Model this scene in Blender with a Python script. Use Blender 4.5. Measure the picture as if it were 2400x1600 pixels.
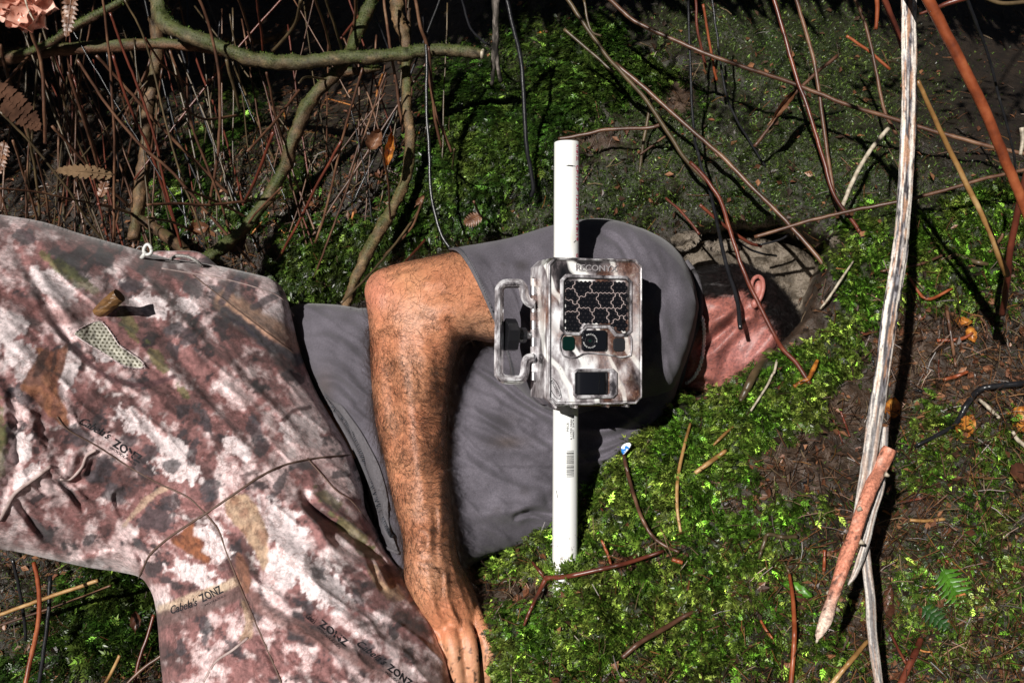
import bpy, bmesh, math, random
import numpy as np
from mathutils import Vector, Matrix

random.seed(7)
rng = np.random.default_rng(7)
for o in list(bpy.data.objects):
    bpy.data.objects.remove(o)
scn = bpy.context.scene
col = scn.collection

# ------------------------------------------------------------------ camera, light, exposure
PITCH = math.radians(-20)
CAM = np.array([0.0, 0.0, 0.62])
Fv = np.array([0, math.cos(PITCH), math.sin(PITCH)])
Uv = np.array([0, -math.sin(PITCH), math.cos(PITCH)])
Rv = np.array([1.0, 0, 0])
FPX = 35 / 36 * 2400
cam = bpy.data.objects.new('camera', bpy.data.cameras.new('camera'))
col.objects.link(cam)
cam.location = CAM
cam.rotation_euler = (math.pi / 2 + PITCH, 0, 0)
cam.data.lens = 35
cam.data.sensor_width = 36
cam.data.clip_start = 0.02
cam.data.clip_end = 100
cam.data.dof.use_dof = True
cam.data.dof.focus_distance = 1.0
cam.data.dof.aperture_fstop = 16
scn.camera = cam

SUN_C = np.array([0.41, -0.27, 1.0])            # right, up, forward of the camera
sun_dir = Rv * SUN_C[0] + Uv * SUN_C[1] + Fv * SUN_C[2]
sun_dir /= np.linalg.norm(sun_dir)
to_sun = -sun_dir
sun = bpy.data.objects.new('sun', bpy.data.lights.new('sun', 'SUN'))
col.objects.link(sun)
sun.location = (-1, -2, 3)
sun.rotation_euler = Vector(sun_dir).to_track_quat('-Z', 'Y').to_euler()
sun.data.energy = 5.0
sun.data.angle = math.radians(0.5)
sun.data.color = (1.0, 0.96, 0.9)

world = bpy.data.worlds.new('World')
scn.world = world
world.use_nodes = True
wn = world.node_tree
sky = wn.nodes.new('ShaderNodeTexSky')
sky.sky_type = 'NISHITA'
sky.sun_disc = False
sky.sun_elevation = math.asin(to_sun[2])
sky.sun_rotation = math.atan2(to_sun[0], to_sun[1])
wn.links.new(sky.outputs['Color'], wn.nodes['Background'].inputs['Color'])
wn.nodes['Background'].inputs['Strength'].default_value = 0.009

scn.view_settings.view_transform = 'Standard'
scn.view_settings.look = 'None'
scn.view_settings.exposure = 0.25
scn.view_settings.gamma = 1.0
scn.cycles.use_denoising = True
scn.cycles.max_bounces = 6

# ------------------------------------------------------------------ maths helpers
def P(u, v, d):
    """point d metres in front of the lens seen at photograph pixel (u, v)"""
    u = np.asarray(u, float); v = np.asarray(v, float); d = np.asarray(d, float)
    x = (u - 1200) / FPX * d
    y = (800 - v) / FPX * d
    return CAM + x[..., None] * Rv + y[..., None] * Uv + d[..., None] * Fv

def UVD(p):
    q = np.asarray(p, float) - CAM
    d = q @ Fv
    return 1200 + (q @ Rv) / d * FPX, 800 - (q @ Uv) / d * FPX, d

_perm = rng.random((256, 256))
def vnoise(x, y, s=0):
    x = np.asarray(x, float) + s * 17.31; y = np.asarray(y, float) + s * 9.73
    xi = np.floor(x).astype(int); yi = np.floor(y).astype(int)
    fx = x - xi; fy = y - yi
    fx = fx * fx * (3 - 2 * fx); fy = fy * fy * (3 - 2 * fy)
    a = _perm[xi & 255, yi & 255]; b = _perm[(xi + 1) & 255, yi & 255]
    c = _perm[xi & 255, (yi + 1) & 255]; d = _perm[(xi + 1) & 255, (yi + 1) & 255]
    return (a * (1 - fx) + b * fx) * (1 - fy) + (c * (1 - fx) + d * fx) * fy

def fbm(x, y, o=4, s=0, g=0.5):
    t = 0; a = 1; n = 0
    for i in range(o):
        t = t + a * vnoise(x * 2 ** i, y * 2 ** i, s + i * 3.1); n += a; a *= g
    return t / n

def sstep(a, b, x):
    t = np.clip((x - a) / (b - a), 0, 1)
    return t * t * (3 - 2 * t)

def spline(pts, n_per=8):
    """Catmull-Rom through rows of any width"""
    p = np.asarray(pts, float)
    if len(p) < 3:
        t = np.linspace(0, 1, n_per + 1)[:, None]
        return p[0] * (1 - t) + p[-1] * t
    q = np.vstack([2 * p[0] - p[1], p, 2 * p[-1] - p[-2]])
    out = []
    for i in range(1, len(q) - 2):
        t = np.linspace(0, 1, n_per, endpoint=False)[:, None]
        a, b, c, d = q[i - 1], q[i], q[i + 1], q[i + 2]
        out.append(0.5 * ((2 * b) + (-a + c) * t + (2 * a - 5 * b + 4 * c - d) * t ** 2 + (-a + 3 * b - 3 * c + d) * t ** 3))
    out.append(p[-1:])
    return np.vstack(out)

def closed_spline(pts, n_per=5):
    p = np.asarray(pts, float)
    n = len(p); out = []
    for i in range(n):
        a, b, c, d = p[i - 1], p[i], p[(i + 1) % n], p[(i + 2) % n]
        t = np.linspace(0, 1, n_per, endpoint=False)[:, None]
        out.append(0.5 * ((2 * b) + (-a + c) * t + (2 * a - 5 * b + 4 * c - d) * t ** 2 + (-a + 3 * b - 3 * c + d) * t ** 3))
    return np.vstack(out)

def seg_dist(U, V, line, closed=False):
    """distance of points to a polyline; also the nearest point and the signed side"""
    L = np.asarray(line, float)
    A = L; B = np.roll(L, -1, 0)
    if not closed:
        A = A[:-1]; B = B[:-1]
    best = np.full(U.shape, 1e9); nx = np.zeros(U.shape); ny = np.zeros(U.shape); side = np.zeros(U.shape); tt = np.zeros(U.shape)
    k = len(A)
    for i in range(k):
        ax, ay = A[i][:2]; bx, by = B[i][:2]
        dx, dy = bx - ax, by - ay
        l2 = dx * dx + dy * dy + 1e-9
        t = np.clip(((U - ax) * dx + (V - ay) * dy) / l2, 0, 1)
        px = ax + t * dx; py = ay + t * dy
        dd = np.hypot(U - px, V - py)
        m = dd < best
        best = np.where(m, dd, best); nx = np.where(m, px, nx); ny = np.where(m, py, ny)
        side = np.where(m, np.sign(dx * (V - ay) - dy * (U - ax)), side)
        tt = np.where(m, (i + t) / k, tt)
    return best, nx, ny, side, tt

def inpoly(U, V, poly):
    ins = np.zeros(U.shape, bool)
    n = len(poly)
    for i in range(n):
        x1, y1 = poly[i]; x2, y2 = poly[(i + 1) % n]
        if y1 == y2: continue
        c = ((V < y1) != (V < y2)) & (U < (x2 - x1) * (V - y1) / (y2 - y1) + x1)
        ins ^= c
    return ins

def sdist(U, V, poly):
    d = seg_dist(U, V, poly, True)[0]
    return np.where(inpoly(U, V, poly), d, -d)

# ------------------------------------------------------------------ object helpers
def mesh_np(name, verts, faces, smooth=True):
    """verts (n,3); faces: (m,3)/(m,4) array or a list of index lists"""
    me = bpy.data.meshes.new(name)
    verts = np.asarray(verts, np.float32)
    if isinstance(faces, np.ndarray):
        k = faces.shape[1]; m = faces.shape[0]
        me.vertices.add(len(verts)); me.vertices.foreach_set('co', verts.ravel())
        me.loops.add(m * k); me.loops.foreach_set('vertex_index', faces.astype(np.int32).ravel())
        me.polygons.add(m); me.polygons.foreach_set('loop_start', np.arange(0, m * k, k, dtype=np.int32))
        me.polygons.foreach_set('loop_total', np.full(m, k, np.int32))
        me.update(calc_edges=True)
    else:
        me.from_pydata(verts.tolist(), [], faces)
        me.update()
    me.polygons.foreach_set('use_smooth', np.full(len(me.polygons), smooth, bool))
    return me

def link(name, me, mat=None, parent=None):
    o = bpy.data.objects.new(name, me)
    col.objects.link(o)
    if mat is not None and me is not None and not me.materials:
        me.materials.append(mat)
    if parent is not None:
        o.parent = parent
        o.matrix_parent_inverse = Matrix.Translation(-parent.location) if parent.parent is None else Matrix.Identity(4)
    return o

def tag(o, label=None, cat=None, group=None, kind=None):
    if label: o['label'] = label
    if cat: o['category'] = cat
    if group: o['group'] = group
    if kind: o['kind'] = kind
    return o

def empty(name, loc, label, cat, group=None):
    o = bpy.data.objects.new(name, None)
    col.objects.link(o)
    o.location = Vector(np.asarray(loc, float).tolist())
    return tag(o, label, cat, group)

def set_color(me, name, rgb):
    a = me.color_attributes.new(name, 'FLOAT_COLOR', 'POINT')
    buf = np.ones((len(me.vertices), 4), np.float32)
    buf[:, :3] = rgb
    a.data.foreach_set('color', buf.ravel())

def verts_of(me):
    a = np.empty(len(me.vertices) * 3, np.float32); me.vertices.foreach_get('co', a)
    return a.reshape(-1, 3).astype(float)

def normals_of(me):
    a = np.empty(len(me.vertices) * 3, np.float32); me.vertices.foreach_get('normal', a)
    return a.reshape(-1, 3).astype(float)

def tube_np(path, rad, n=8, cap=True, rough=0.0, flat=1.0):
    """tube along world points with a radius per point -> verts, quads"""
    p = np.asarray(path, float); m = len(p)
    r = np.full(m, rad, float) if np.isscalar(rad) else np.asarray(rad, float)
    t = np.gradient(p, axis=0); t /= np.linalg.norm(t, axis=1)[:, None] + 1e-12
    ref = Fv if abs(t[0] @ Fv) < 0.9 else Uv
    nrm = np.cross(t, ref); nrm /= np.linalg.norm(nrm, axis=1)[:, None] + 1e-12
    bi = np.cross(t, nrm)
    th = np.linspace(0, 2 * np.pi, n, endpoint=False)
    c = np.cos(th)[None, :, None]; s = np.sin(th)[None, :, None]
    rr = r[:, None, None] * np.ones((m, n, 1))
    if rough:
        rr = rr * (1 + rough * (rng.random((m, n, 1)) - 0.5) * 2)
    V = p[:, None] + rr * (c * nrm[:, None] + s * bi[:, None] * flat)
    V = V.reshape(-1, 3)
    i = np.arange(m - 1)[:, None] * n; j = np.arange(n)[None]
    a = i + j; b = i + (j + 1) % n
    F = np.stack([a, b, b + n, a + n], -1).reshape(-1, 4)
    if cap:
        k = len(V)
        V = np.vstack([V, p[0], p[-1]])
        j = np.arange(n)
        c0 = np.stack([(j + 1) % n, j, np.full(n, k), np.full(n, k)], -1)
        e = (m - 1) * n
        c1 = np.stack([e + j, e + (j + 1) % n, np.full(n, k + 1), np.full(n, k + 1)], -1)
        return V, F, (c0[:, :3], c1[:, :3])
    return V, F, None

class MB:
    """collects shapes into one mesh"""
    def __init__(s): s.V = []; s.F = []; s.n = 0
    def add(s, V, F):
        V = np.asarray(V, float)
        s.V.append(V)
        for f in (F.tolist() if isinstance(F, np.ndarray) else F):
            s.F.append([i + s.n for i in f])
        s.n += len(V)
    def tube(s, path, rad, n=8, rough=0.0, flat=1.0):
        V, F, caps = tube_np(path, rad, n, True, rough, flat)
        s.add(V, F.tolist() + caps[0].tolist() + caps[1].tolist())
    def mesh(s, name, smooth=True):
        return mesh_np(name, np.vstack(s.V), s.F, smooth)

def pxpath(pts, dscale=1.0, n_per=6):
    """rows (u, v, d[, radius_px]) -> world points, world radii"""
    q = spline(pts, n_per)
    w = P(q[:, 0], q[:, 1], q[:, 2])
    r = q[:, 3] / FPX * q[:, 2] if q.shape[1] > 3 else None
    return w, r

# ------------------------------------------------------------------ materials
def new_mat(name):
    m = bpy.data.materials.new(name); m.use_nodes = True
    return m, m.node_tree, m.node_tree.nodes['Principled BSDF']

def ramp(nt, stops):
    r = nt.nodes.new('ShaderNodeValToRGB')
    e = r.color_ramp.elements
    while len(e) > 1: e.remove(e[-1])
    e[0].position = stops[0][0]; e[0].color = (*stops[0][1], 1)
    for p, c in stops[1:]:
        x = e.new(p); x.color = (*c, 1)
    return r

def noise_node(nt, scale, detail=4, rough=0.55, coord='Object', stretch=None):
    tc = nt.nodes.new('ShaderNodeTexCoord')
    n = nt.nodes.new('ShaderNodeTexNoise')
    n.inputs['Scale'].default_value = scale
    n.inputs['Detail'].default_value = detail
    n.inputs['Roughness'].default_value = rough
    src = tc.outputs[coord]
    if stretch:
        mp = nt.nodes.new('ShaderNodeMapping'); mp.inputs['Scale'].default_value = stretch
        nt.links.new(src, mp.inputs['Vector']); src = mp.outputs['Vector']
    nt.links.new(src, n.inputs['Vector'])
    return n

def add_bump(nt, bsdf, height, strength=0.4, dist=0.002):
    b = nt.nodes.new('ShaderNodeBump')
    b.inputs['Strength'].default_value = strength
    b.inputs['Distance'].default_value = dist
    nt.links.new(height, b.inputs['Height'])
    nt.links.new(b.outputs['Normal'], bsdf.inputs['Normal'])
    return b

def mat_noise(name, stops, scale=40, rough=0.6, bump=0.4, bdist=0.001, detail=5, stretch=None, spec=0.5, trans=0.0, bscale=None, coat=0):
    m, nt, b = new_mat(name)
    n = noise_node(nt, scale, detail, 0.6, 'Object', stretch)
    r = ramp(nt, stops)
    nt.links.new(n.outputs['Fac'], r.inputs['Fac'])
    nt.links.new(r.outputs['Color'], b.inputs['Base Color'])
    b.inputs['Roughness'].default_value = rough
    b.inputs['Specular IOR Level'].default_value = spec
    b.inputs['Coat Weight'].default_value = coat
    if bump:
        n2 = noise_node(nt, bscale or scale * 3, 4, 0.6, 'Object', stretch)
        add_bump(nt, b, n2.outputs['Fac'], bump, bdist)
    if trans:
        tr = nt.nodes.new('ShaderNodeBsdfTranslucent')
        nt.links.new(r.outputs['Color'], tr.inputs['Color'])
        mx = nt.nodes.new('ShaderNodeMixShader'); mx.inputs[0].default_value = trans
        out = nt.nodes['Material Output']
        nt.links.new(b.outputs[0], mx.inputs[1]); nt.links.new(tr.outputs[0], mx.inputs[2])
        nt.links.new(mx.outputs[0], out.inputs['Surface'])
    return m

def mat_attr(name, attr, nscale, nstr, rough=0.6, bump=0.3, bdist=0.0006, bscale=400, spec=0.5, trans=0.0, detail=4, coat=0.0):
    """colour from a painted attribute times fine noise"""
    m, nt, b = new_mat(name)
    at = nt.nodes.new('ShaderNodeAttribute'); at.attribute_name = attr
    n = noise_node(nt, nscale, detail, 0.65)
    mr = nt.nodes.new('ShaderNodeMapRange')
    mr.inputs['From Min'].default_value = 0.3; mr.inputs['From Max'].default_value = 0.7
    mr.inputs['To Min'].default_value = 1 - nstr; mr.inputs['To Max'].default_value = 1 + nstr
    nt.links.new(n.outputs['Fac'], mr.inputs['Value'])
    mu = nt.nodes.new('ShaderNodeVectorMath'); mu.operation = 'SCALE'
    nt.links.new(at.outputs['Color'], mu.inputs[0]); nt.links.new(mr.outputs['Result'], mu.inputs['Scale'])
    nt.links.new(mu.outputs[0], b.inputs['Base Color'])
    b.inputs['Roughness'].default_value = rough
    b.inputs['Specular IOR Level'].default_value = spec
    b.inputs['Coat Weight'].default_value = coat
    if bump:
        n2 = noise_node(nt, bscale, 5, 0.65)
        add_bump(nt, b, n2.outputs['Fac'], bump, bdist)
    if trans:
        tr = nt.nodes.new('ShaderNodeBsdfTranslucent')
        nt.links.new(mu.outputs[0], tr.inputs['Color'])
        mx = nt.nodes.new('ShaderNodeMixShader'); mx.inputs[0].default_value = trans
        nt.links.new(b.outputs[0], mx.inputs[1]); nt.links.new(tr.outputs[0], mx.inputs[2])
        nt.links.new(mx.outputs[0], nt.nodes['Material Output'].inputs['Surface'])
    return m

def mat_plain(name, c, rough=0.5, spec=0.5, metal=0.0, coat=0.0):
    m, nt, b = new_mat(name)
    b.inputs['Base Color'].default_value = (*c, 1)
    b.inputs['Roughness'].default_value = rough
    b.inputs['Specular IOR Level'].default_value = spec
    b.inputs['Metallic'].default_value = metal
    b.inputs['Coat Weight'].default_value = coat
    return m

M = {}
M['soil'] = mat_attr('wet_soil', 'tint', 60, 0.6, 0.55, 0.9, 0.004, 160, 0.6, detail=8)
M['rock'] = mat_noise('cave_rock', [(0.3, (.03, .022, .015)), (0.46, (.10, .078, .055)), (0.56, (.19, .155, .12)), (0.66, (.07, .052, .038)), (.8, (.15, .13, .1))], 40, 0.6, 1.0, 0.008, 10)
M['moss'] = mat_attr('moss_leaf', 'tint', 300, 0.25, 0.38, 0, spec=0.5, trans=0.3)
M['litter'] = mat_attr('dead_litter', 'tint', 300, 0.3, 0.45, 0, spec=0.5)
M['bark_moss'] = mat_attr('mossy_bark', 'tint', 500, 0.55, 0.6, 0.7, 0.002, 350, 0.4, detail=6)
M['stem'] = mat_noise('fern_stem', [(0.3, (.03, .014, .009)), (0.5, (.085, .038, .022)), (0.62, (.15, .075, .042)), (0.75, (.24, .15, .09))], 30, 0.4, 0.3, 0.0005, bscale=300)
M['stem_olive'] = mat_noise('olive_stem', [(0.3, (.03, .022, .012)), (0.55, (.08, .055, .028)), (0.75, (.16, .11, .055))], 30, 0.4, 0.3, 0.0005, bscale=300)
M['stem_red'] = mat_noise('red_stem', [(0.3, (.045, .012, .008)), (0.6, (.13, .032, .018)), (0.8, (.24, .08, .035))], 30, 0.35, 0.3, 0.0005, bscale=300)
M['stem_orange'] = mat_noise('orange_stem', [(0.3, (.11, .025, .010)), (0.48, (.22, .052, .018)), (0.62, (.30, .085, .032)), (0.8, (.42, .18, .085))], 45, 0.4, 0.4, 0.0004, bscale=250)
M['needle'] = mat_noise('dry_needle', [(0.3, (.2, .06, .015)), (0.55, (.42, .16, .04)), (0.8, (.55, .3, .12))], 60, 0.6, 0.5, 0.0008, bscale=500)
M['stem_yellow'] = mat_noise('straw_stem', [(0.3, (.14, .07, .02)), (0.5, (.30, .16, .055)), (0.7, (.5, .34, .16))], 30, 0.4, 0.3, 0.0005, bscale=300)
M['stem_black'] = mat_noise('black_root', [(0.3, (.006, .006, .008)), (0.6, (.015, .015, .017)), (0.8, (.04, .04, .04))], 60, 0.3, 0.4, 0.0006)
M['pale_twig'] = mat_noise('pale_twig', [(0.3, (.12, .1, .07)), (0.5, (.4, .34, .26)), (0.8, (.6, .55, .45))], 120, 0.5, 0.5, 0.001)
M['leaf_dead'] = mat_noise('dead_leaf', [(0.3, (.07, .025, .012)), (0.5, (.16, .07, .035)), (0.75, (.32, .17, .1))], 90, 0.4, 0.4, 0.0008, trans=0.2)
M['leaf_orange'] = mat_noise('orange_leaf', [(0.35, (.10, .03, .01)), (0.48, (.36, .12, .02)), (0.6, (.55, .24, .04)), (0.75, (.6, .36, .1))], 120, 0.4, 0.3, 0.0008, trans=0.2)
M['leaf_dark'] = mat_noise('dark_leaf', [(0.3, (.03, .012, .008)), (0.6, (.09, .035, .02)), (0.8, (.16, .07, .04))], 60, 0.3, 0.3, 0.0008)
M['leaf_green'] = mat_noise('green_leaf', [(0.3, (.04, .12, .012)), (0.6, (.09, .25, .02)), (0.8, (.2, .42, .05))], 90, 0.35, 0.3, 0.0006, trans=0.3)
M['shade_canopy'] = mat_noise('shade_frond', [(0.3, (.02, .06, .01)), (0.7, (.07, .12, .03))], 40, 0.5, 0)  # for foliage added out of frame to block the sun
# ------------------------------------------------------------------ swelling an outline into a closed volume
def poisson_height(mask_levels_fn, u0, v0, nu, nv, step):
    phi = None
    for mul, it in ((8, 400), (4, 260), (2, 160), (1, 90)):
        s = step * mul
        uu = u0 + np.arange(0, nu * step + s, s); vv = v0 + np.arange(0, nv * step + s, s)
        UU, VV = np.meshgrid(uu, vv)
        m = mask_levels_fn(UU, VV)
        if phi is None:
            f = np.zeros(UU.shape)
        else:
            pu, pv, pf = phi
            xi = np.clip((UU - pu[0]) / (pu[1] - pu[0]), 0, len(pu) - 1.001); yi = np.clip((VV - pv[0]) / (pv[1] - pv[0]), 0, len(pv) - 1.001)
            x0 = xi.astype(int); y0 = yi.astype(int); fx = xi - x0; fy = yi - y0
            f = (pf[y0, x0] * (1 - fx) + pf[y0, x0 + 1] * fx) * (1 - fy) + (pf[y0 + 1, x0] * (1 - fx) + pf[y0 + 1, x0 + 1] * fx) * fy
        f = f * m
        for _ in range(it):
            g = np.zeros_like(f)
            g[1:-1, 1:-1] = .25 * (f[:-2, 1:-1] + f[2:, 1:-1] + f[1:-1, :-2] + f[1:-1, 2:] + s * s)
            f = g * m
        phi = (uu, vv, f)
    return phi

class Swell:
    """front and back depth over an outline; keeps the grid so that seams and prints can lie on it"""
    def __init__(s, poly, step, center, kf, kb, extra=None, expo=1.0):
        poly = np.asarray(poly)
        u0, v0 = poly.min(0) - 2 * step; u1, v1 = poly.max(0) + 2 * step
        nu = int((u1 - u0) / step) + 2; nv = int((v1 - v0) / step) + 2
        uu, vv, f = poisson_height(lambda U, V: inpoly(U, V, poly), u0, v0, nu, nv, step)
        U, V = np.meshgrid(uu, vv)
        m = inpoly(U, V, poly)
        q = m[:-1, :-1] & m[1:, :-1] & m[:-1, 1:] & m[1:, 1:]
        used = np.zeros(m.shape, bool)
        for a in (slice(0, -1), slice(1, None)):
            for b in (slice(0, -1), slice(1, None)):
                used[a, b] |= q
        cnt = np.zeros(m.shape, int)
        cnt[:-1, :-1] += q; cnt[1:, :-1] += q; cnt[:-1, 1:] += q; cnt[1:, 1:] += q
        bnd = used & (cnt < 4)
        d_, nx, ny, _, _ = seg_dist(U[bnd], V[bnd], poly, True)
        U[bnd] = nx; V[bnd] = ny
        h = np.sqrt(np.maximum(2 * f, 0))
        h[bnd] = 0
        near = used & ~bnd
        er = near.copy()
        for _ in range(3):
            e2 = er.copy(); e2[1:-1, 1:-1] &= er[:-2, 1:-1] & er[2:, 1:-1] & er[1:-1, :-2] & er[1:-1, 2:]; er = e2
        ringm = near & ~er
        ys, xs = np.nonzero(ringm); ok_ = (ys > 0) & (xs > 0) & (ys < m.shape[0] - 1) & (xs < m.shape[1] - 1); ys, xs = ys[ok_], xs[ok_]
        for _ in range(6):
            for A in (U, V, h):
                s4 = np.zeros(len(ys)); c4 = np.zeros(len(ys))
                for dy, dx in ((0, 1), (0, -1), (1, 0), (-1, 0)):
                    w4 = used[ys + dy, xs + dx]; s4 += A[ys + dy, xs + dx] * w4; c4 += w4
                A[ys, xs] = .5 * A[ys, xs] + .5 * s4 / np.maximum(c4, 1)
        d0 = center(U, V)
        hm = (h / FPX * d0) ** expo * (0.1 ** (1 - expo) if expo != 1 else 1)
        ex = extra(U, V, h) if extra else 0
        fade = sstep(0, 14, h)
        s.front = d0 - kf * hm + ex * fade
        s.back = d0 + kb * hm
        s.U, s.V, s.used, s.bnd, s.q, s.h = U, V, used, bnd, q, h
        s.uu, s.vv = uu, vv
        idx = np.full(m.shape, -1); idx[used] = np.arange(used.sum())
        vf = P(U[used], V[used], s.front[used])
        inner = used & ~bnd
        idb = idx.copy(); nfront = used.sum()
        idb[inner] = nfront + np.arange(inner.sum())
        vb = P(U[inner], V[inner], s.back[inner])
        s.nfront = nfront
        s.verts = np.vstack([vf, vb])
        y, x = np.nonzero(q)
        F1 = np.stack([idx[y + 1, x], idx[y + 1, x + 1], idx[y, x + 1], idx[y, x]], -1)
        F2 = np.stack([idb[y, x], idb[y, x + 1], idb[y + 1, x + 1], idb[y + 1, x]], -1)
        s.faces = np.vstack([F1, F2])
        s.vu = np.concatenate([U[used], U[inner]]); s.vv_ = np.concatenate([V[used], V[inner]])
        g = np.where(used, s.front, np.nan)
        s.g = np.where(np.isnan(g), np.nanmax(g), g)
    def at(s, u, v):
        u = np.asarray(u, float); v = np.asarray(v, float)
        xi = np.clip((u - s.uu[0]) / (s.uu[1] - s.uu[0]), 0, len(s.uu) - 1.001); yi = np.clip((v - s.vv[0]) / (s.vv[1] - s.vv[0]), 0, len(s.vv) - 1.001)
        x0 = xi.astype(int); y0 = yi.astype(int); fx = xi - x0; fy = yi - y0
        g = s.g
        return (g[y0, x0] * (1 - fx) + g[y0, x0 + 1] * fx) * (1 - fy) + (g[y0 + 1, x0] * (1 - fx) + g[y0 + 1, x0 + 1] * fx) * fy
    def mesh(s, name): return mesh_np(name, s.verts, s.faces)

def inflate_mesh(poly, step, center, kf, kb, name, extra=None):
    return Swell(poly, step, center, kf, kb, extra).mesh(name)

def folds(lst):
    """creases: rows of (points, width_px, metres, kind); kind r = rounded ridge, g = groove, s = one-sided step"""
    pre = [(spline(p, 5)[:, :2], w, a, k) for p, w, a, k in lst]
    def f(U, V):
        out = np.zeros(U.shape)
        for L, w, a, k in pre:
            lo = L.min(0) - 3.2 * w; hi = L.max(0) + 3.2 * w
            m = (U > lo[0]) & (U < hi[0]) & (V > lo[1]) & (V < hi[1])
            if not m.any(): continue
            d, _, _, side, t = seg_dist(U[m], V[m], L)
            tf = np.clip(np.sin(np.pi * np.clip(t, 0.0, 1.0)), 0, 1) ** .6
            x = d / w
            if k == 'r': val = -a * np.exp(-x * x)
            elif k == 'g': val = a * np.exp(-x * x) - .45 * a * np.exp(-((x - 1.7) ** 2))
            else:
                y = x * side
                val = -a * (0.5 + 0.5 * np.tanh(y * 1.3)) * np.exp(-np.maximum(y, 0) / 2.0) * 1.15
            out[m] += val * tf
        return out
    return f
# ------------------------------------------------------------------ the ground: one bank of wet soil with a hollow under it
def tps_fit(pts, lam=0.002):
    X = np.array([[p[0] / 1000, p[1] / 1000] for p in pts]); y = np.array([p[2] for p in pts])
    n = len(X)
    r = np.linalg.norm(X[:, None] - X[None], axis=-1)
    K = np.where(r > 0, r ** 2 * np.log(r + 1e-9), 0) + lam * np.eye(n)
    Q = np.hstack([np.ones((n, 1)), X])
    A = np.block([[K, Q], [Q.T, np.zeros((3, 3))]])
    w = np.linalg.solve(A, np.concatenate([y, np.zeros(3)]))
    return X, w
def tps_eval(fit, u, v):
    X, w = fit
    x = np.asarray(u, float) / 1000; y = np.asarray(v, float) / 1000
    out = w[-3] + w[-2] * x + w[-1] * y
    for i in range(len(X)):
        r = np.hypot(x - X[i, 0], y - X[i, 1])
        out = out + w[i] * r ** 2 * np.log(r + 1e-9)
    return out

MOUND = closed_spline([(1080, 1362), (1150, 1325), (1230, 1275), (1300, 1225), (1365, 1160), (1430, 1075), (1490, 1010), (1560, 950), (1640, 925), (1700, 905), (1760, 860),
                       (1830, 800), (1880, 750), (1905, 690), (1935, 620), (1990, 560), (2120, 490), (2400, 440), (3400, 300),
                       (3400, 2400), (1500, 2600), (1180, 2100), (1190, 1700), (1162, 1560), (1128, 1450)], 6)
FIT_B = tps_fit([(-900, -600, 2.3), (0, 0, 1.95), (300, 0, 2.15), (600, 60, 2.2), (900, 0, 2.1), (1200, 0, 1.75), (1500, 0, 1.6), (1800, 0, 1.6), (2100, 0, 1.75), (2400, 0, 1.95), (3200, -400, 2.2),
                 (0, 300, 1.85), (300, 300, 1.8), (600, 300, 1.62), (900, 300, 1.52), (1200, 300, 1.42), (1500, 250, 1.42), (1800, 300, 1.40), (2100, 300, 1.42), (2400, 300, 1.4),
                 (0, 600, 1.6), (400, 600, 1.55), (700, 650, 1.42), (1000, 560, 1.42), (1300, 500, 1.38), (1600, 500, 1.36), (1900, 500, 1.33), (2200, 450, 1.28),
                 (700, 900, 1.5), (1200, 900, 1.5), (1600, 900, 1.5), (1300, 1200, 1.42), (1100, 1350, 1.3),
                 (100, 1400, 1.28), (300, 1550, 1.22), (0, 1700, 1.2), (800, 1500, 1.35), (600, 2100, 1.1), (-800, 1800, 1.2), (-900, 900, 1.6), (2200, 900, 1.4), (2300, 1500, 1.3), (3200, 900, 1.2), (3000, 2200, 1.1)])
FIT_A = tps_fit([(1100, 1370, 1.13), (1330, 1345, 1.05), (1310, 1240, 1.09), (1380, 1180, 1.105), (1480, 1040, 1.13), (1620, 945, 1.16), (1740, 890, 1.16), (1870, 790, 1.18), (1950, 640, 1.22),
                 (2200, 520, 1.26), (2400, 480, 1.3), (2400, 800, 1.2), (2100, 900, 1.17), (1800, 1100, 1.08), (1600, 1250, 1.05), (1400, 1450, 1.0), (1200, 1580, 1.0), (1700, 1600, .96),
                 (2100, 1300, 1.05), (2400, 1300, 1.05), (2400, 1600, .98), (3200, 400, 1.4), (3200, 1200, 1.0), (3000, 2200, .8), (1500, 2200, .82), (1200, 2200, .85), (2000, 1600, .97)])

def Dbase(u, v):
    """distance of the ground sheet along the view axis"""
    u = np.asarray(u, float); v = np.asarray(v, float)
    B = tps_eval(FIT_B, u, v)
    A = tps_eval(FIT_A, u, v)
    wob = 14 * (fbm(u / 30, v / 30, 3, 5) - .5)
    s = sdist(u, v, MOUND) + wob
    w = sstep(-34, 12, s)
    top = (v < 560)
    # roof of the hollow hangs a little proud of the rock behind it
    hx = (u - 1770) / 230; hy = (v - 700) / 165
    hole = sstep(1.15, 0.85, np.hypot(hx, hy) + .12 * (fbm(u / 60, v / 60, 3, 9) - .5) * 2)
    B = B + 0.16 * hole
    return B * (1 - w) + A * w, w

def Dg(u, v):
    D, w = Dbase(u, v)
    n = 0.05 * (fbm(u / 160, v / 160, 4, 1) - .5) + (0.022 + .022 * sstep(620, 500, v) * sstep(1000, 1200, u)) * (fbm(u / 38, v / 38, 4, 2) - .5) + .008 * (fbm(u / 9, v / 9, 2, 4) - .5)
    n = n + .016 * (fbm(u / 22, v / 22, 2, 77) - .5) * sstep(.3, .7, w)
    pole = np.exp(-(((u - 1330) / 90) ** 2 + ((v - 1330) / 60) ** 2))
    return D - n * (1 - .7 * pole)

def blobs(u, v, lst):
    m = np.zeros(np.shape(u))
    for cu, cv, ru, rv, ang, k in lst:
        a = math.radians(ang); c, s = math.cos(a), math.sin(a)
        x = ((u - cu) * c + (v - cv) * s) / ru; y = (-(u - cu) * s + (v - cv) * c) / rv
        m = np.maximum(m, k * np.exp(-(x * x + y * y) ** 1.3))
    return m

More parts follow.
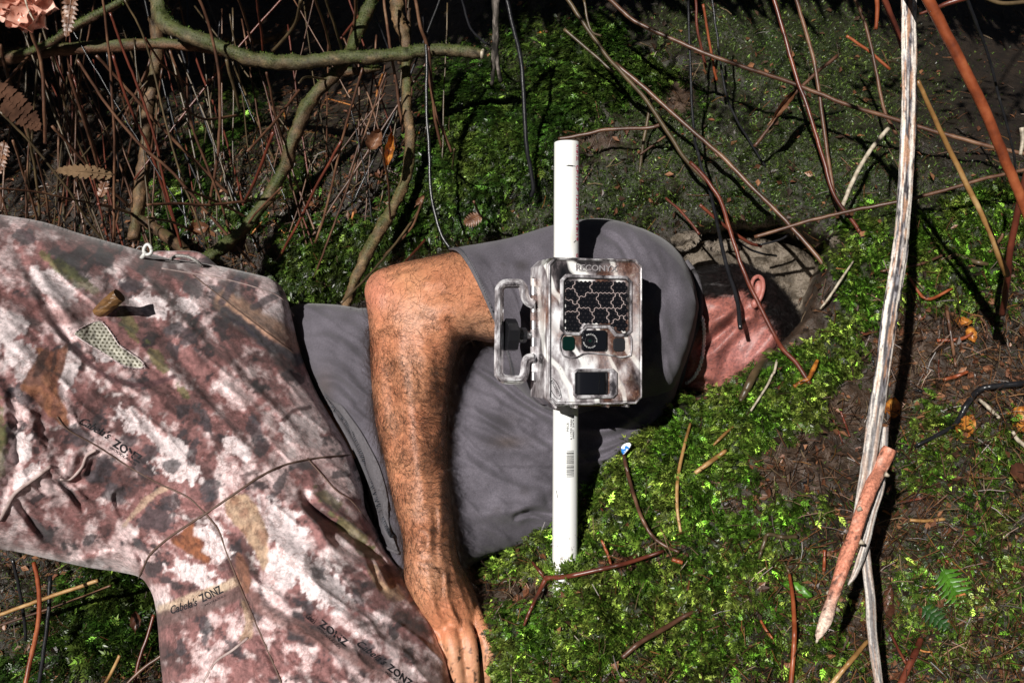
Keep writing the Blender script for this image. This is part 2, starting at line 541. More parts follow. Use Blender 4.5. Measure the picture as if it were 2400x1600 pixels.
BRIGHT = [(1960, 680, 90, 90, -40, 1), (1880, 860, 120, 95, -45, 1), (1640, 1020, 190, 80, -25, 1), (1480, 1130, 170, 110, -45, 1), (1410, 1240, 160, 80, -30, 1), (1230, 1290, 80, 45, -25, .8),
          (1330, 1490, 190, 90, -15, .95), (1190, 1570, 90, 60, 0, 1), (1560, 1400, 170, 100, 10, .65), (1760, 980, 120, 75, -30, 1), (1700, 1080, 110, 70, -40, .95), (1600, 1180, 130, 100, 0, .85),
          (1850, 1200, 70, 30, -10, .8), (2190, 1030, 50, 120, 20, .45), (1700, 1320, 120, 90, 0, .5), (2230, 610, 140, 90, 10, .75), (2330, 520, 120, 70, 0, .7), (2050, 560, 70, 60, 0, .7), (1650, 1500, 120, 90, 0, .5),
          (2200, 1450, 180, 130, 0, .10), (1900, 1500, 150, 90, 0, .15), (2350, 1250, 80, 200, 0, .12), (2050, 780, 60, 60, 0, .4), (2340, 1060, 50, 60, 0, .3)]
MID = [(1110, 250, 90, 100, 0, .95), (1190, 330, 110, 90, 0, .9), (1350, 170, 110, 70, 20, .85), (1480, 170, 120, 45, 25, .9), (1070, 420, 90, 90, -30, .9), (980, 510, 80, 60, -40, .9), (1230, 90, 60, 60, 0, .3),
       (900, 580, 110, 50, 0, .8), (570, 210, 55, 35, -30, .8), (500, 330, 70, 30, -30, .8), (560, 290, 60, 25, -30, .8), (440, 440, 60, 40, 0, .5), (400, 530, 50, 35, 0, .7), (740, 570, 60, 50, 0, .9),
       (700, 420, 40, 30, 0, .5), (560, 500, 60, 30, 0, .4), (290, 1430, 110, 90, -30, .9), (220, 1500, 90, 60, 0, .5), (60, 1580, 60, 40, 0, .3), (800, 640, 60, 60, 0, .8), (1400, 80, 80, 40, 0, .6), (1320, 240, 90, 50, 0, .8), (690, 650, 40, 60, 0, .4)]
FINE = [(1900, 150, 260, 160, 20, .8), (1900, 380, 240, 120, 10, .9), (1600, 330, 180, 130, 0, .75), (1480, 450, 160, 80, 0, .8), (1180, 480, 160, 80, 0, .75), (1020, 580, 130, 60, 0, .7), (1750, 470, 180, 70, 0, .8),
        (1650, 60, 120, 70, 0, .7), (1520, 1480, 260, 130, 0, .5), (1850, 1380, 200, 130, 0, .45), (2250, 1350, 200, 220, 0, .3), (2150, 250, 60, 120, 0, .2), (1250, 200, 120, 200, 0, .6), (2200, 480, 250, 80, 0, .5),
        (200, 1450, 190, 130, 0, .5), (640, 380, 200, 140, 0, .2), (450, 250, 200, 160, 0, .14), (2150, 1120, 80, 160, 20, .45)]
BARE = [(1480, 1318, 100, 26, -10, .8), (1240, 1385, 90, 34, -10, .8), (1730, 1180, 50, 40, 0, .7), (1560, 1500, 60, 40, 0, .5), (2020, 1480, 60, 70, 0, .7), (2150, 1180, 60, 60, 0, .7), (1880, 1085, 130, 75, -15, 1), (1980, 950, 70, 70, 0, .9), (2120, 830, 130, 130, 30, .8), (2250, 900, 120, 80, 0, .7), (1590, 230, 40, 45, -40, 1), (1400, 330, 90, 30, 0, .7), (1800, 1350, 80, 40, 0, .5), (2050, 1280, 60, 100, 0, .6), (1850, 700, 80, 120, 0, 1)]

def covers(u, v):
    nz = fbm(u / 45, v / 45, 4, 21)
    bare = blobs(u, v, BARE)
    keep = sstep(.62, .35, bare * (.6 + .8 * fbm(u / 25, v / 25, 3, 8)))
    hole = np.hypot((u - 1770) / 200, (v - 700) / 135) < 1
    man = (v > 690 - 60 * (u > 1000)) & (Dbase(u, v)[1] < .3) & (u > 420)
    keep = keep * np.where(hole, 0.0, 1.0)
    g = lambda m: np.clip(m * (0.35 + 1.3 * nz) * 1.15, 0, 1)
    return g(blobs(u, v, BRIGHT)) * keep, g(blobs(u, v, MID)) * keep, g(blobs(u, v, FINE)) * keep, bare, man

STEP = 7
gu = np.concatenate([np.arange(-1000, -60, 40), np.arange(-60, 2470, STEP), np.arange(2470, 3401, 40)])
gv = np.concatenate([np.arange(-900, -60, 40), np.arange(-60, 1670, STEP), np.arange(1670, 2400, 40)])
GU, GV = np.meshgrid(gu, gv)
GD = Dg(GU, GV)
gverts = P(GU, GV, GD).reshape(-1, 3)
nr, nc = GU.shape
ii = (np.arange(nr - 1)[:, None] * nc + np.arange(nc - 1)[None]).ravel()
gfaces = np.stack([ii + nc, ii + nc + 1, ii + 1, ii], -1)
gm = mesh_np('ground', gverts, gfaces)
b_, m_, f_, bare_, _ = covers(GU, GV)
nz = fbm(GU / 20, GV / 20, 4, 31)[..., None]
soil = np.array([.016, .010, .006]) * (0.4 + 1.2 * nz) + np.array([.045, .025, .015]) * bare_[..., None]
green = np.array([.020, .034, .007]) * (.3 + 1.4 * fbm(GU / 11, GV / 11, 3, 44)[..., None])
mix = np.clip(b_ + m_ + .7 * f_, 0, 1)[..., None] * .8
rockm = (np.hypot((GU - 1770) / 215, (GV - 690) / 160) < 1.05)[..., None] & (Dbase(GU, GV)[1] < .5)[..., None]
tint = soil * (1 - mix) + green * mix
tint = np.where(rockm, np.array([.17, .135, .10]) * (.3 + 1.4 * fbm(GU / 24, GV / 24, 5, 40)[..., None]), tint)
set_color(gm, 'tint', tint.reshape(-1, 3))
ground = tag(link('ground', gm, M['soil']), 'wet brown forest bank with moss patches and a hollow', kind='structure')

_e = 6.0
def ground_frame(u, v):
    d0 = Dg(u, v)
    p = P(u, v, d0); pu = P(u + _e, v, Dg(u + _e, v)); pv = P(u, v + _e, Dg(u, v + _e))
    n = np.cross(pu - p, pv - p)
    n /= np.linalg.norm(n, axis=-1)[..., None] + 1e-12
    s = np.sign(np.sum(n * (CAM - p), -1))
    return p, n * s[..., None]

# ------------------------------------------------------------------ moss, litter: scattered real leaf-sized faces
def scatter(name, tv, tf, pos, nrm, size, up_bias, tint, mat, label, spin=None, lean=0.5, parent=None, category=None, flow=None):
    """copies of a template (x = along, z = out) with one colour each, in one mesh"""
    n = len(pos)
    rnd = rng.normal(size=(n, 3))
    if flow is not None: rnd = rnd * lean + flow
    t = rnd - np.sum(rnd * nrm, 1)[:, None] * nrm
    t /= np.linalg.norm(t, axis=1)[:, None] + 1e-9
    x = t + nrm * up_bias[:, None]
    x /= np.linalg.norm(x, axis=1)[:, None]
    y = np.cross(nrm, x); y /= np.linalg.norm(y, axis=1)[:, None] + 1e-9
    z = np.cross(x, y)
    T = np.asarray(tv)
    V = pos[:, None] + size[:, None, None] * (T[None, :, :1] * x[:, None] + T[None, :, 1:2] * y[:, None] + T[None, :, 2:] * z[:, None])
    F = (np.arange(n)[:, None, None] * len(T) + np.asarray(tf)[None]).reshape(-1, np.asarray(tf).shape[1])
    me = mesh_np(name, V.reshape(-1, 3), F, False)
    c = np.repeat(tint, len(T), 0)
    set_color(me, 'tint', c)
    o = link(name, me, mat, parent)
    return tag(o, label, category, None, 'stuff')

def sprig_template(pairs=3, droop=.35):
    """a little feather: curved midrib with paired leaflets, triangles"""
    V = []; F = []
    zs = lambda x: .25 * x - droop * x * x
    def tri(a, b, c):
        k = len(V); V.extend([a, b, c]); F.append([k, k + 1, k + 2])
    for k in range(pairs):
        x0 = .12 + .7 * k / pairs; L = .38 * (1 - .45 * k / pairs)
        for s in (-1, 1):
            tip = (x0 + L * .75, s * L * .75, zs(x0 + L * .7) + .04)
            mid = (x0 + L * .55, s * L * .22, zs(x0 + L * .3) + .03)
            tri((x0, 0, zs(x0)), tip, mid)
            tri((x0, 0, zs(x0)), (x0 + L * .2, s * L * .5, zs(x0) + .02), tip)
    tri((.6, -.1, zs(.6)), (1.05, 0, zs(1.05)), (.6, .1, zs(.6)))
    tri((0, -.04, 0), (.6, 0, zs(.6) + .01), (0, .04, 0))
    return np.array(V), np.array(F)

def blade_template():
    V = [(0, -.06, 0), (0, .06, 0), (.5, .09, .12), (.5, -.09, .12), (1, 0, .0),
         (0, -.05, 0), (0, .05, 0), (.35, .45, .3), (0, -.05, 0), (0, .05, 0), (.3, -.5, .35)]
    F = [(0, 3, 2), (0, 2, 1), (3, 4, 2), (5, 7, 6), (8, 10, 9)]
    return np.array(V), np.array(F)

def pick(n, which, u0=-250, u1=2640, v0=-60, v1=1790):
    us = []; vs = []; tot = 0
    while tot < n:
        u = rng.uniform(u0, u1, 60000); v = rng.uniform(v0, v1, 60000)
        C = covers(u, v)
        m = (rng.random(60000) < which(C, u, v)) & ~C[4]
        us.append(u[m]); vs.append(v[m]); tot += m.sum()
    return np.concatenate(us)[:n], np.concatenate(vs)[:n]

def moss_tint(u, v, base, var=.35, yellow=.5):
    n = len(u)
    k = (0.55 + 0.9 * fbm(u / 35, v / 35, 3, 50)) * np.exp(rng.normal(size=n) * var)
    yl = np.clip(fbm(u / 60, v / 60, 3, 61) * 1.6 - .45 + rng.normal(size=n) * .2, 0, 1)[:, None] * yellow
    c = np.array(base)[None] * k[:, None]
    return c * (1 - yl) + np.array([base[1] * 1.5, base[1] * 1.7, base[1] * .35])[None] * k[:, None] * yl

SV, SF = sprig_template(3)
BV, BF = blade_template()
flow = (-Uv * .8 + Rv * -.5)
u, v = pick(70000, lambda C, u, v: np.clip(C[0] * 1.5, 0, 1) * sstep(.36, .58, fbm(u / 17, v / 17, 2, 78)))
p, n = ground_frame(u, v)
sz = rng.uniform(.005, .0125, len(u)) * (0.75 + .6 * fbm(u / 50, v / 50, 2, 3))
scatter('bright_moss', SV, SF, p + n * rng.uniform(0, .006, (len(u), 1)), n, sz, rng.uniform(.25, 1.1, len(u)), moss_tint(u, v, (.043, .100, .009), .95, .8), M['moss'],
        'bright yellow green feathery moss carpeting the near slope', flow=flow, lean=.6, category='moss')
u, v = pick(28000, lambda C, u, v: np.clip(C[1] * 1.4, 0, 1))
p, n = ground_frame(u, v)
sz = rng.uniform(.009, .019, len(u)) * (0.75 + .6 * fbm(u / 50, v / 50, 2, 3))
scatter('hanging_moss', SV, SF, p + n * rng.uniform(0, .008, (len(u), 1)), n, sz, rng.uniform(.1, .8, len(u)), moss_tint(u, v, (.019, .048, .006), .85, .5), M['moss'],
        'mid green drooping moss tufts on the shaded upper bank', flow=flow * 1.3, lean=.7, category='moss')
u, v = pick(96000, lambda C, u, v: np.clip(C[2] * 1.2 + .04, 0, 1) * np.where((v < 560) & (u > 1350), .85, 1) * (1 - .8 * C[3]))
p, n = ground_frame(u, v)
scatter('fine_moss', BV, BF, p, n, rng.uniform(.003, .0068, len(u)), rng.uniform(.4, 1.6, len(u)), moss_tint(u, v, (.034, .064, .011), .8, .35), M['moss'],
        'dark fine moss and liverwort film over the wet soil', category='moss')

u = 1326 + rng.normal(size=420) * 26; v = 1352 + rng.normal(size=420) * 7 + np.abs(u - 1326) * -.15
p, n = ground_frame(u, v)
scatter('pipe_foot_moss', SV, SF, p + n * rng.uniform(.002, .012, (len(u), 1)), n, rng.uniform(.008, .017, len(u)), rng.uniform(.5, 1.6, len(u)), moss_tint(u, v, (.06, .13, .012), .6, .8), M['moss'],
        'taller moss pressed round the foot of the pipe', flow=Uv * .8, lean=.9, category='moss')
# short broken needles and rootlets on the soil
NV, NF = [], []
V_, F_, _ = tube_np(np.array([[0, 0, 0], [.5, .05, .03], [1, 0, 0]]), .018, 3, False)
def lit_w(C, u, v):
    left = sstep(1000, 700, u) * sstep(760, 600, v) * .9
    right = sstep(2000, 2120, u) * .8
    low = sstep(1000, 1300, v) * .5
    return np.clip(.10 + left + right * (v > 550) + low + .4 * C[3], 0, 1) * (1 - .8 * np.clip(C[0] + C[1], 0, 1))
u, v = pick(27000, lit_w)
p, n = ground_frame(u, v)
base = .8 * np.array([[.3, .13, .05], [.16, .07, .035], [.4, .28, .16], [.07, .035, .02], [.45, .2, .05]])
tn = base[rng.choice(5, len(u), p=[.22, .3, .13, .3, .05])] * rng.uniform(.5, 1.2, (len(u), 1))
tn *= .5
scatter('needle_litter', V_, F_, p + n * .002, n, rng.uniform(.006, .032, len(u)), rng.uniform(-.05, .25, len(u)), tn, M['litter'], 'broken brown needles and rootlets strewn over the soil', category='leaf litter')
CV = np.array([(0, 0, 0), (.5, .28, .12), (1, .05, 0), (.55, -.3, .1), (.5, 0, 0)]); CF = np.array([(0, 1, 4), (1, 2, 4), (2, 3, 4), (3, 0, 4)])
u, v = pick(12000, lambda C, u, v: np.clip(lit_w(C, u, v) * .8 + .15, 0, 1))
p, n = ground_frame(u, v)
tn = np.array([[.06, .03, .018], [.13, .05, .025], [.22, .1, .05], [.025, .015, .01]])[rng.choice(4, len(u))] * rng.uniform(.5, 1.2, (len(u), 1))
scatter('leaf_crumbs', CV, CF, p + n * .001, n, rng.uniform(.003, .015, len(u)), rng.uniform(-.1, .5, len(u)), tn, M['litter'], 'crumbled dead leaf flakes lying on the dark soil', category='leaf litter')

# rocks at the back of the hollow
def rock(pts, d, k, kb, label, seed):
    poly = closed_spline(pts, 6)
    me = inflate_mesh(poly, 7, lambda u, v: d + 0 * u, k, kb, 'rock', lambda u, v, h: -.02 * (fbm(u / 50, v / 50, 5, seed) - .5) - .008 * (fbm(u / 14, v / 14, 3, seed + 4) - .5) + 0.012 * (vnoise(u / 70 + v / 160, v / 40, seed) > .5))
    return tag(link('rock', me, M['rock']), label, 'rock')
# ------------------------------------------------------------------ rocks
rock([(1600, 560), (1680, 545), (1790, 560), (1880, 585), (1925, 640), (1935, 720), (1900, 820), (1800, 900), (1680, 880), (1620, 780), (1590, 640)], 1.43, .22, .5, 'grey brown rock wall at the back of the hollow behind the head', 3)
rock([(1570, 560), (1590, 546), (1625, 540), (1648, 552), (1636, 572), (1608, 590), (1585, 583)], 1.32, .6, .6, 'small pale craggy stone wedged above the shoulder in the hollow', 6)
rock([(1640, 572), (1680, 560), (1720, 565), (1745, 580), (1720, 592), (1670, 590)], 1.33, .6, .6, 'thin tan stone slab in the crack over the hollow', 8)
rock([(1945, 560), (1962, 552), (1978, 562), (1976, 578), (1956, 586), (1944, 576)], 1.27, .8, .8, 'small round brown pebble beside the moss right of the hollow', 9)

# ------------------------------------------------------------------ the person
person = empty('person', P(1100, 1330, 1.2), 'man lying on his side in grey T-shirt, camouflage trousers, face in the bank', 'person')

# ---- trousers
TR_POLY = np.vstack([spline([(-420, 470), (-200, 475), (0, 503), (100, 520), (180, 545), (250, 565), (330, 587), (400, 606), (450, 613), (520, 625), (600, 643), (640, 655), (662, 676), (675, 705), (688, 760),
                             (700, 810), (716, 858), (740, 915), (768, 965), (795, 1010), (818, 1050), (838, 1100), (850, 1140), (856, 1190), (880, 1240), (905, 1290), (942, 1338), (985, 1400), (1020, 1460), (1043, 1520), (1062, 1600), (1080, 1700), (1095, 1850), (1100, 1960)], 4),
                     spline([(420, 1960), (400, 1800), (384, 1620), (375, 1540), (370, 1470), (362, 1410), (348, 1375), (327, 1352), (280, 1340), (200, 1328), (100, 1306), (0, 1288), (-200, 1290), (-420, 1290)], 4)])
FIT_T = tps_fit([(-400, 480, 1.02), (-400, 900, .98), (-400, 1290, 1.02), (0, 520, 1.14), (0, 900, 1.05), (0, 1290, 1.08), (300, 600, 1.22), (650, 680, 1.30), (400, 900, 1.16), (720, 900, 1.25), (330, 1345, 1.13), (600, 1150, 1.12), (850, 1150, 1.17), (950, 1350, 1.10),
                 (370, 1600, 1.04), (700, 1500, 1.02), (1060, 1600, 1.05), (700, 1960, .96), (400, 1960, .98), (1090, 1960, .98)])
Z4 = lambda x, y: (x / 2.614, 480 + y / 2.614)
Z1B = lambda x, y: (x / 2.614, 1000 + y / 2.614)
TF = [([Z4(60, 230), Z4(180, 420), Z4(300, 620), Z4(450, 850), Z4(560, 980)], 12, .004, 'g'),
      ([Z4(750, 300), Z4(880, 440), Z4(1000, 570), Z4(1240, 820), Z4(1450, 1010), Z4(1700, 1250)], 10, .006, 's'),
      ([Z4(960, 340), Z4(1300, 640), Z4(1600, 860), Z4(1880, 1140), (790, 1010)], 9, .006, 's'),
      ([Z4(1180, 420), Z4(1450, 640), Z4(1750, 860), Z4(1880, 1000)], 8, .004, 'r'),
      ([Z4(1330, 820), Z4(1500, 1050), Z4(1750, 1300), (745, 1085)], 9, .005, 's'),
      ([Z4(990, 920), Z4(1200, 1130), Z4(1450, 1400), (600, 1060), (650, 1085)], 11, .007, 's'),
      ([Z4(200, 120), Z4(500, 240), Z4(700, 330), Z4(900, 450), Z4(1100, 620)], 14, .005, 's'),
      ([Z4(100, 60), Z4(330, 330), Z4(480, 440), Z4(640, 540)], 22, .006, 'r'),
      ([Z4(0, 470), Z4(240, 560), Z4(420, 700), Z4(600, 900)], 18, .004, 'r'),
      ([(0, 880), (25, 910), (36, 960), (38, 1030), (34, 1090), (18, 1140), (0, 1180)], 16, .004, 'g'),
      ([(60, 960), (90, 1050), (110, 1090), (150, 1110), (180, 1060), (200, 1030)], 14, .004, 'r'),
      ([(60, 1000), (100, 1080), (130, 1130), (200, 1120), (220, 1080), (250, 1050)], 9, .003, 'g'),
      ([(0, 1215), (30, 1150), (80, 1110), (120, 1090)], 10, .005, 's'),
      ([(35, 1170), (80, 1230), (110, 1260)], 8, .004, 'g'), ([(140, 1125), (175, 1165), (200, 1200)], 8, .004, 'g'),
      ([(100, 1325), (180, 1310), (250, 1292), (290, 1285)], 9, .008, 's'), ([(150, 1330), (230, 1322), (300, 1330)], 8, .005, 'g'),
      ([(290, 1240), (270, 1200), (258, 1170), (265, 1150), (290, 1140)], 8, .005, 'r'), ([(300, 1260), (330, 1300), (335, 1340)], 10, .006, 'g'),
      ([Z1B(1250, 520), Z1B(1330, 600), Z1B(1370, 720), Z1B(1420, 840), Z1B(1500, 1020), Z1B(1600, 1280), Z1B(1700, 1500), Z1B(1740, 1600)], 8, .004, 'g'),
      ([Z1B(1380, 640), Z1B(1480, 760), Z1B(1560, 900), Z1B(1620, 1080), Z1B(1800, 1200), Z1B(2091, 1340), (880, 1560)], 15, .012, 's'),
      ([Z1B(1500, 400), Z1B(1560, 560), Z1B(1680, 700), Z1B(1850, 830), (760, 1400), (850, 1480), (960, 1560)], 22, .007, 'r'),
      ([Z1B(1700, 300), Z1B(1780, 420), Z1B(1900, 560), Z1B(2000, 700), Z1B(2091, 800), (880, 1370), (960, 1450)], 16, .011, 's'),
      ([Z1B(1850, 330), Z1B(1900, 480), Z1B(1990, 560), Z1B(2091, 620), (870, 1290), (930, 1350)], 12, .009, 'g'),
      ([(700, 1180), (740, 1220), (770, 1270), (810, 1300), (860, 1330), (930, 1370)], 14, .009, 'r'),
      ([(860, 1300), (880, 1340), (900, 1385)], 7, .004, 'g'), ([(890, 1300), (905, 1340), (925, 1380)], 7, .004, 'g'),
      ([Z1B(1100, 1400), Z1B(1250, 1440), Z1B(1450, 1320), Z1B(1540, 1260)], 9, .005, 's'),
      ([Z1B(1160, 1300), Z1B(1100, 1480), Z1B(1040, 1560)], 16, .006, 'r'),
      ([Z1B(1000, 380), Z1B(1150, 440), Z1B(1300, 470)], 16, .004, 'r'),
      ([(870, 1140), (880, 1170), (885, 1220)], 6, .004, 'r'),
      ([(380, 700), (470, 800), (540, 900), (640, 1010)], 20, .004, 'r'), ([(240, 640), (330, 720), (430, 850), (520, 960)], 16, .004, 'g')]
tfold = folds(TF)
def tr_extra(U, V, h):
    a = .010 * (fbm(U / 190 + V / 500, V / 190, 3, 71) - .5) + .0026 * (fbm(U / 46 - V / 90, V / 40 + U / 90, 3, 72) - .5) + .0012 * (fbm(U / 16, V / 16, 2, 73) - .5)
    x1 = (U * .77 + V * .64); y1 = (-U * .64 + V * .77)
    rd = (1 - np.abs(2 * fbm(x1 / 260, y1 / 60, 3, 75, .6) - 1)) ** 5
    return tfold(U, V) * 1.25 - a - .0045 * rd
TR = Swell(TR_POLY, 3.4, lambda u, v: tps_eval(FIT_T, u, v), .62, .55, tr_extra)
tm = TR.mesh('trousers')
# printed camouflage: the dye pattern of the cloth
def camo(U, V, zoom=1.0):
    U = U * zoom; V = V * zoom
    wx = 30 * (fbm(U / 80, V / 80, 3, 80) - .5); wy = 30 * (fbm(U / 80, V / 80, 3, 81) - .5)
    a = fbm((U + wx) / 85, (V + wy) / 85, 5, 82, .6); b = fbm((U + wx) / 34, (V + wy) / 34, 4, 83, .62); c = fbm((U + wy) / 60, (V + wx) / 42, 5, 84, .6)
    pale = np.array([.68, .515, .515]); mid = np.array([.24, .112, .108]); dark = np.array([.06, .03, .03]); ink = np.array([.035, .03, .035])
    t = sstep(.40, .54, .5 * a + .5 * b)[..., None]
    col_ = pale * (1 - t) + mid * t
    t = sstep(.53, .60, .45 * a + .55 * c)[..., None]
    col_ = col_ * (1 - .75 * t) + dark * .75 * t
    t = sstep(.59, .65, .5 * b + .5 * c)[..., None]
    col_ = col_ * (1 - t * .85) + ink * t * .85
    w = sstep(.62, .8, 1 - b)[..., None]
    col_ = col_ * (1 - .6 * w) + np.array([.74, .66, .66]) * .6 * w
    return col_ * (0.9 + .2 * fbm(U / 8, V / 8, 2, 90)[..., None])
def paint_line(c, U, V, pts, w, rgb, k=.85, wob=6, soft=.35):
    L = spline(pts, 5)[:, :2]
    d, _, _, _, t = seg_dist(U, V, L)
    d = d + wob * (fbm(U / 18, V / 18, 3, 95) - .5) * 2
    m = sstep(w * (1 + soft), w * (1 - soft), d)[..., None] * k
    return c * (1 - m) + np.array(rgb) * m
def paint_poly(c, U, V, pts, rgb, rgb2=None, k=.95, soft=3, wob=4):
    s = sdist(U, V, closed_spline(pts, 3)) + wob * (fbm(U / 14, V / 14, 3, 96) - .5) * 2
    m = sstep(-soft, soft, s)[..., None] * k
    r = np.array(rgb)
    if rgb2 is not None:
        q = sstep(.35, .65, fbm(U / 22, V / 26, 4, 97))[..., None]
        r = r * (1 - q) + np.array(rgb2) * q
    return c * (1 - m) + r * m
U_, V_2 = TR.vu, TR.vv_
cc = camo(U_, V_2)
def spots(c, U, V, pts, rgb=(.05, .04, .045), k=.85):
    for x, y, a, b_, ang in pts:
        an = math.radians(ang); dx = U - x; dy = V - y
        xx = (dx * math.cos(an) + dy * math.sin(an)) / a; yy = (-dx * math.sin(an) + dy * math.cos(an)) / b_
        m = sstep(1.08, .84, np.hypot(xx, yy) + .7 * (fbm(U / 13, V / 13, 4, 98) - .5) * 2)[..., None] * k
        c = c * (1 - m) + np.array(rgb) * m
    return c
OR1, OR2 = (.30, .125, .065), (.17, .065, .04)
# pale windows of the print
cc = spots(cc, U_, V_2, [(*Z4(330, 480), 60, 30, 35), (*Z4(900, 620), 50, 25, 20), (*Z4(60, 720), 40, 50, 0), (*Z4(150, 960), 70, 40, 60), (*Z4(420, 1000), 25, 50, 0), (*Z4(1690, 660), 45, 26, -30), (*Z4(1780, 760), 18, 50, -20),
                          (*Z4(830, 1330), 50, 26, 30), (*Z4(1050, 1480), 60, 25, 30), (*Z4(1850, 1380), 50, 40, 20), (*Z1B(130, 120), 24, 50, 0), (*Z1B(180, 300), 40, 24, -30), (*Z1B(1280, 700), 50, 40, 50), (*Z1B(1180, 900), 60, 26, 20),
                          (*Z1B(1750, 640), 45, 80, -30), (*Z1B(1850, 860), 70, 40, 50), (*Z1B(2000, 1000), 60, 40, 40), (*Z1B(1100, 260), 60, 26, 20), (*Z1B(1450, 120), 40, 22, 40), (830, 1130, 18, 50, -25), (650, 1330, 60, 30, 45), (*Z1B(600, 840), 20, 12, 0),
                          (*Z4(1150, 620), 40, 22, 40), (*Z4(620, 900), 30, 22, 0)], (.74, .64, .65), .85)
cc = spots(cc, U_, V_2, [(*Z4(150, 190), 26, 20, 20), (*Z4(430, 370), 60, 20, 35), (*Z4(640, 340), 30, 18, 40), (*Z4(800, 490), 26, 22, 0), (*Z4(1060, 760), 30, 14, -10), (*Z4(1180, 500), 26, 20, 60), (*Z4(1400, 650), 24, 22, 30),
                          (*Z4(1340, 540), 22, 26, 70), (*Z4(820, 1090), 20, 14, 0), (*Z4(800, 1440), 20, 12, 0), (*Z4(930, 1500), 18, 16, 0), (*Z4(1060, 890), 22, 12, 60), (*Z4(1150, 830), 30, 12, -30), (*Z4(1260, 1330), 14, 36, -20),
                          (*Z4(1560, 1370), 16, 36, -25), (*Z4(1810, 1060), 28, 14, 20), (*Z4(90, 1150), 22, 14, 0), (*Z4(160, 1190), 26, 14, 10), (*Z1B(1180, 160), 14, 36, 15), (*Z1B(1300, 380), 22, 36, 20), (*Z1B(1050, 240), 24, 16, 0),
                          (*Z1B(960, 560), 44, 34, 0), (*Z1B(1040, 460), 30, 18, 0), (*Z1B(640, 250), 22, 30, 30), (*Z1B(700, 400), 24, 26, 50), (*Z1B(560, 300), 20, 16, 0), (*Z1B(550, 690), 26, 9, -40), (*Z1B(860, 720), 22, 10, 30), (*Z1B(240, 610), 8, 40, -42),
                          (*Z1B(420, 400), 8, 34, -40), (*Z1B(1720, 340), 14, 36, 30), (*Z1B(1880, 1100), 20, 12, 30), (*Z1B(1600, 120), 20, 22, 0), (*Z1B(1850, 240), 26, 12, 0), (*Z1B(2080, 290), 22, 12, 0), (*Z1B(1260, 1290), 10, 18, 0),
                          (*Z1B(1110, 1350), 14, 16, 0), (*Z1B(1950, 900), 14, 20, -40), (760, 1490, 30, 18, 30), (700, 1450, 12, 22, -30), (860, 1520, 14, 24, -30), (920, 1480, 10, 20, -30), (840, 1400, 10, 20, -30), (900, 1550, 26, 14, 20), (960, 1530, 12, 20, -30),
                          (550, 1520, 16, 30, -40), (600, 1440, 14, 16, 0), (480, 1470, 16, 26, 0), (*Z4(480, 1420), 40, 26, 30)], (.045, .04, .048), .8)
cc = spots(cc, U_, V_2, [(*Z4(420, 420), 80, 16, 35), (*Z4(780, 720), 50, 16, 60), (*Z4(960, 940), 40, 12, 55), (*Z4(1130, 1150), 26, 9, 55), (820, 1240, 60, 18, 38), (770, 1170, 40, 14, 38), (0, 1040, 16, 90, 0), (860, 1290, 40, 14, 30)], (.11, .12, .035), .7)
# branches, leaves of the print
cc = paint_line(cc, U_, V_2, [Z4(220, 600), Z4(330, 740), Z4(450, 880), Z4(580, 1000), Z4(720, 1080), Z4(900, 1100), Z4(1070, 1050)], 6, (.1, .045, .05), .9, 3)
cc = paint_line(cc, U_, V_2, [Z4(-20, 560), Z4(200, 640), Z4(380, 690), Z4(600, 590), Z4(700, 560)], 20, (.2, .085, .08), .75, 8)
cc = paint_line(cc, U_, V_2, [Z4(1380, 590), Z4(1560, 700), Z4(1700, 780), Z4(1800, 850)], 24, (.42, .25, .17), .9, 5)
cc = paint_line(cc, U_, V_2, [Z4(1380, 640), Z4(1520, 750), Z4(1660, 860), Z4(1860, 950)], 11, (.035, .035, .05), .9, 9)
cc = paint_line(cc, U_, V_2, [Z4(1360, 600), Z4(1440, 470), Z4(1500, 400)], 9, (.06, .05, .07), .8, 3)
cc = paint_line(cc, U_, V_2, [Z4(1550, 630), Z4(1640, 580), Z4(1720, 540)], 8, (.06, .05, .06), .8, 3)
cc = paint_line(cc, U_, V_2, [Z4(1740, 1320), Z4(1800, 1260), Z4(1900, 1240)], 5, (.09, .04, .04), .9, 2)
cc = paint_line(cc, U_, V_2, [Z1B(760, 600), Z1B(830, 520), Z1B(900, 450), Z1B(1010, 375)], 7, (.5, .36, .26), .7, 6)
cc = paint_line(cc, U_, V_2, [Z1B(990, 1120), Z1B(1150, 1060), Z1B(1300, 1010), Z1B(1460, 945)], 12, (.5, .38, .28), .9, 3)
cc = paint_line(cc, U_, V_2, [Z1B(970, 1180), Z1B(1150, 1130), Z1B(1330, 1070), Z1B(1470, 1010)], 17, (.12, .07, .065), .9, 4)
cc = paint_line(cc, U_, V_2, [Z1B(1540, 1040), Z1B(1620, 1120), Z1B(1800, 1210), Z1B(2100, 1370), (900, 1580)], 16, (.2, .1, .09), .8, 6)
cc = paint_poly(cc, U_, V_2, [Z4(415, 850), Z4(330, 900), Z4(215, 870), Z4(235, 930), Z4(160, 1040), Z4(130, 1130), Z4(200, 1180), Z4(300, 1290), Z4(420, 1360), Z4(400, 1230), Z4(350, 1120), Z4(390, 1000)], OR1, OR2)
cc = spots(cc, U_, V_2, [(*Z4(255, 960), 12, 34, 25), (*Z4(330, 960), 6, 30, 10)], (.06, .03, .025), .85)
cc = paint_poly(cc, U_, V_2, [Z1B(1380, 460), Z1B(1500, 410), Z1B(1590, 520), Z1B(1640, 650), Z1B(1640, 820), Z1B(1610, 880), Z1B(1560, 770), Z1B(1480, 640), Z1B(1400, 560)], (.24, .13, .08), (.40, .27, .18))
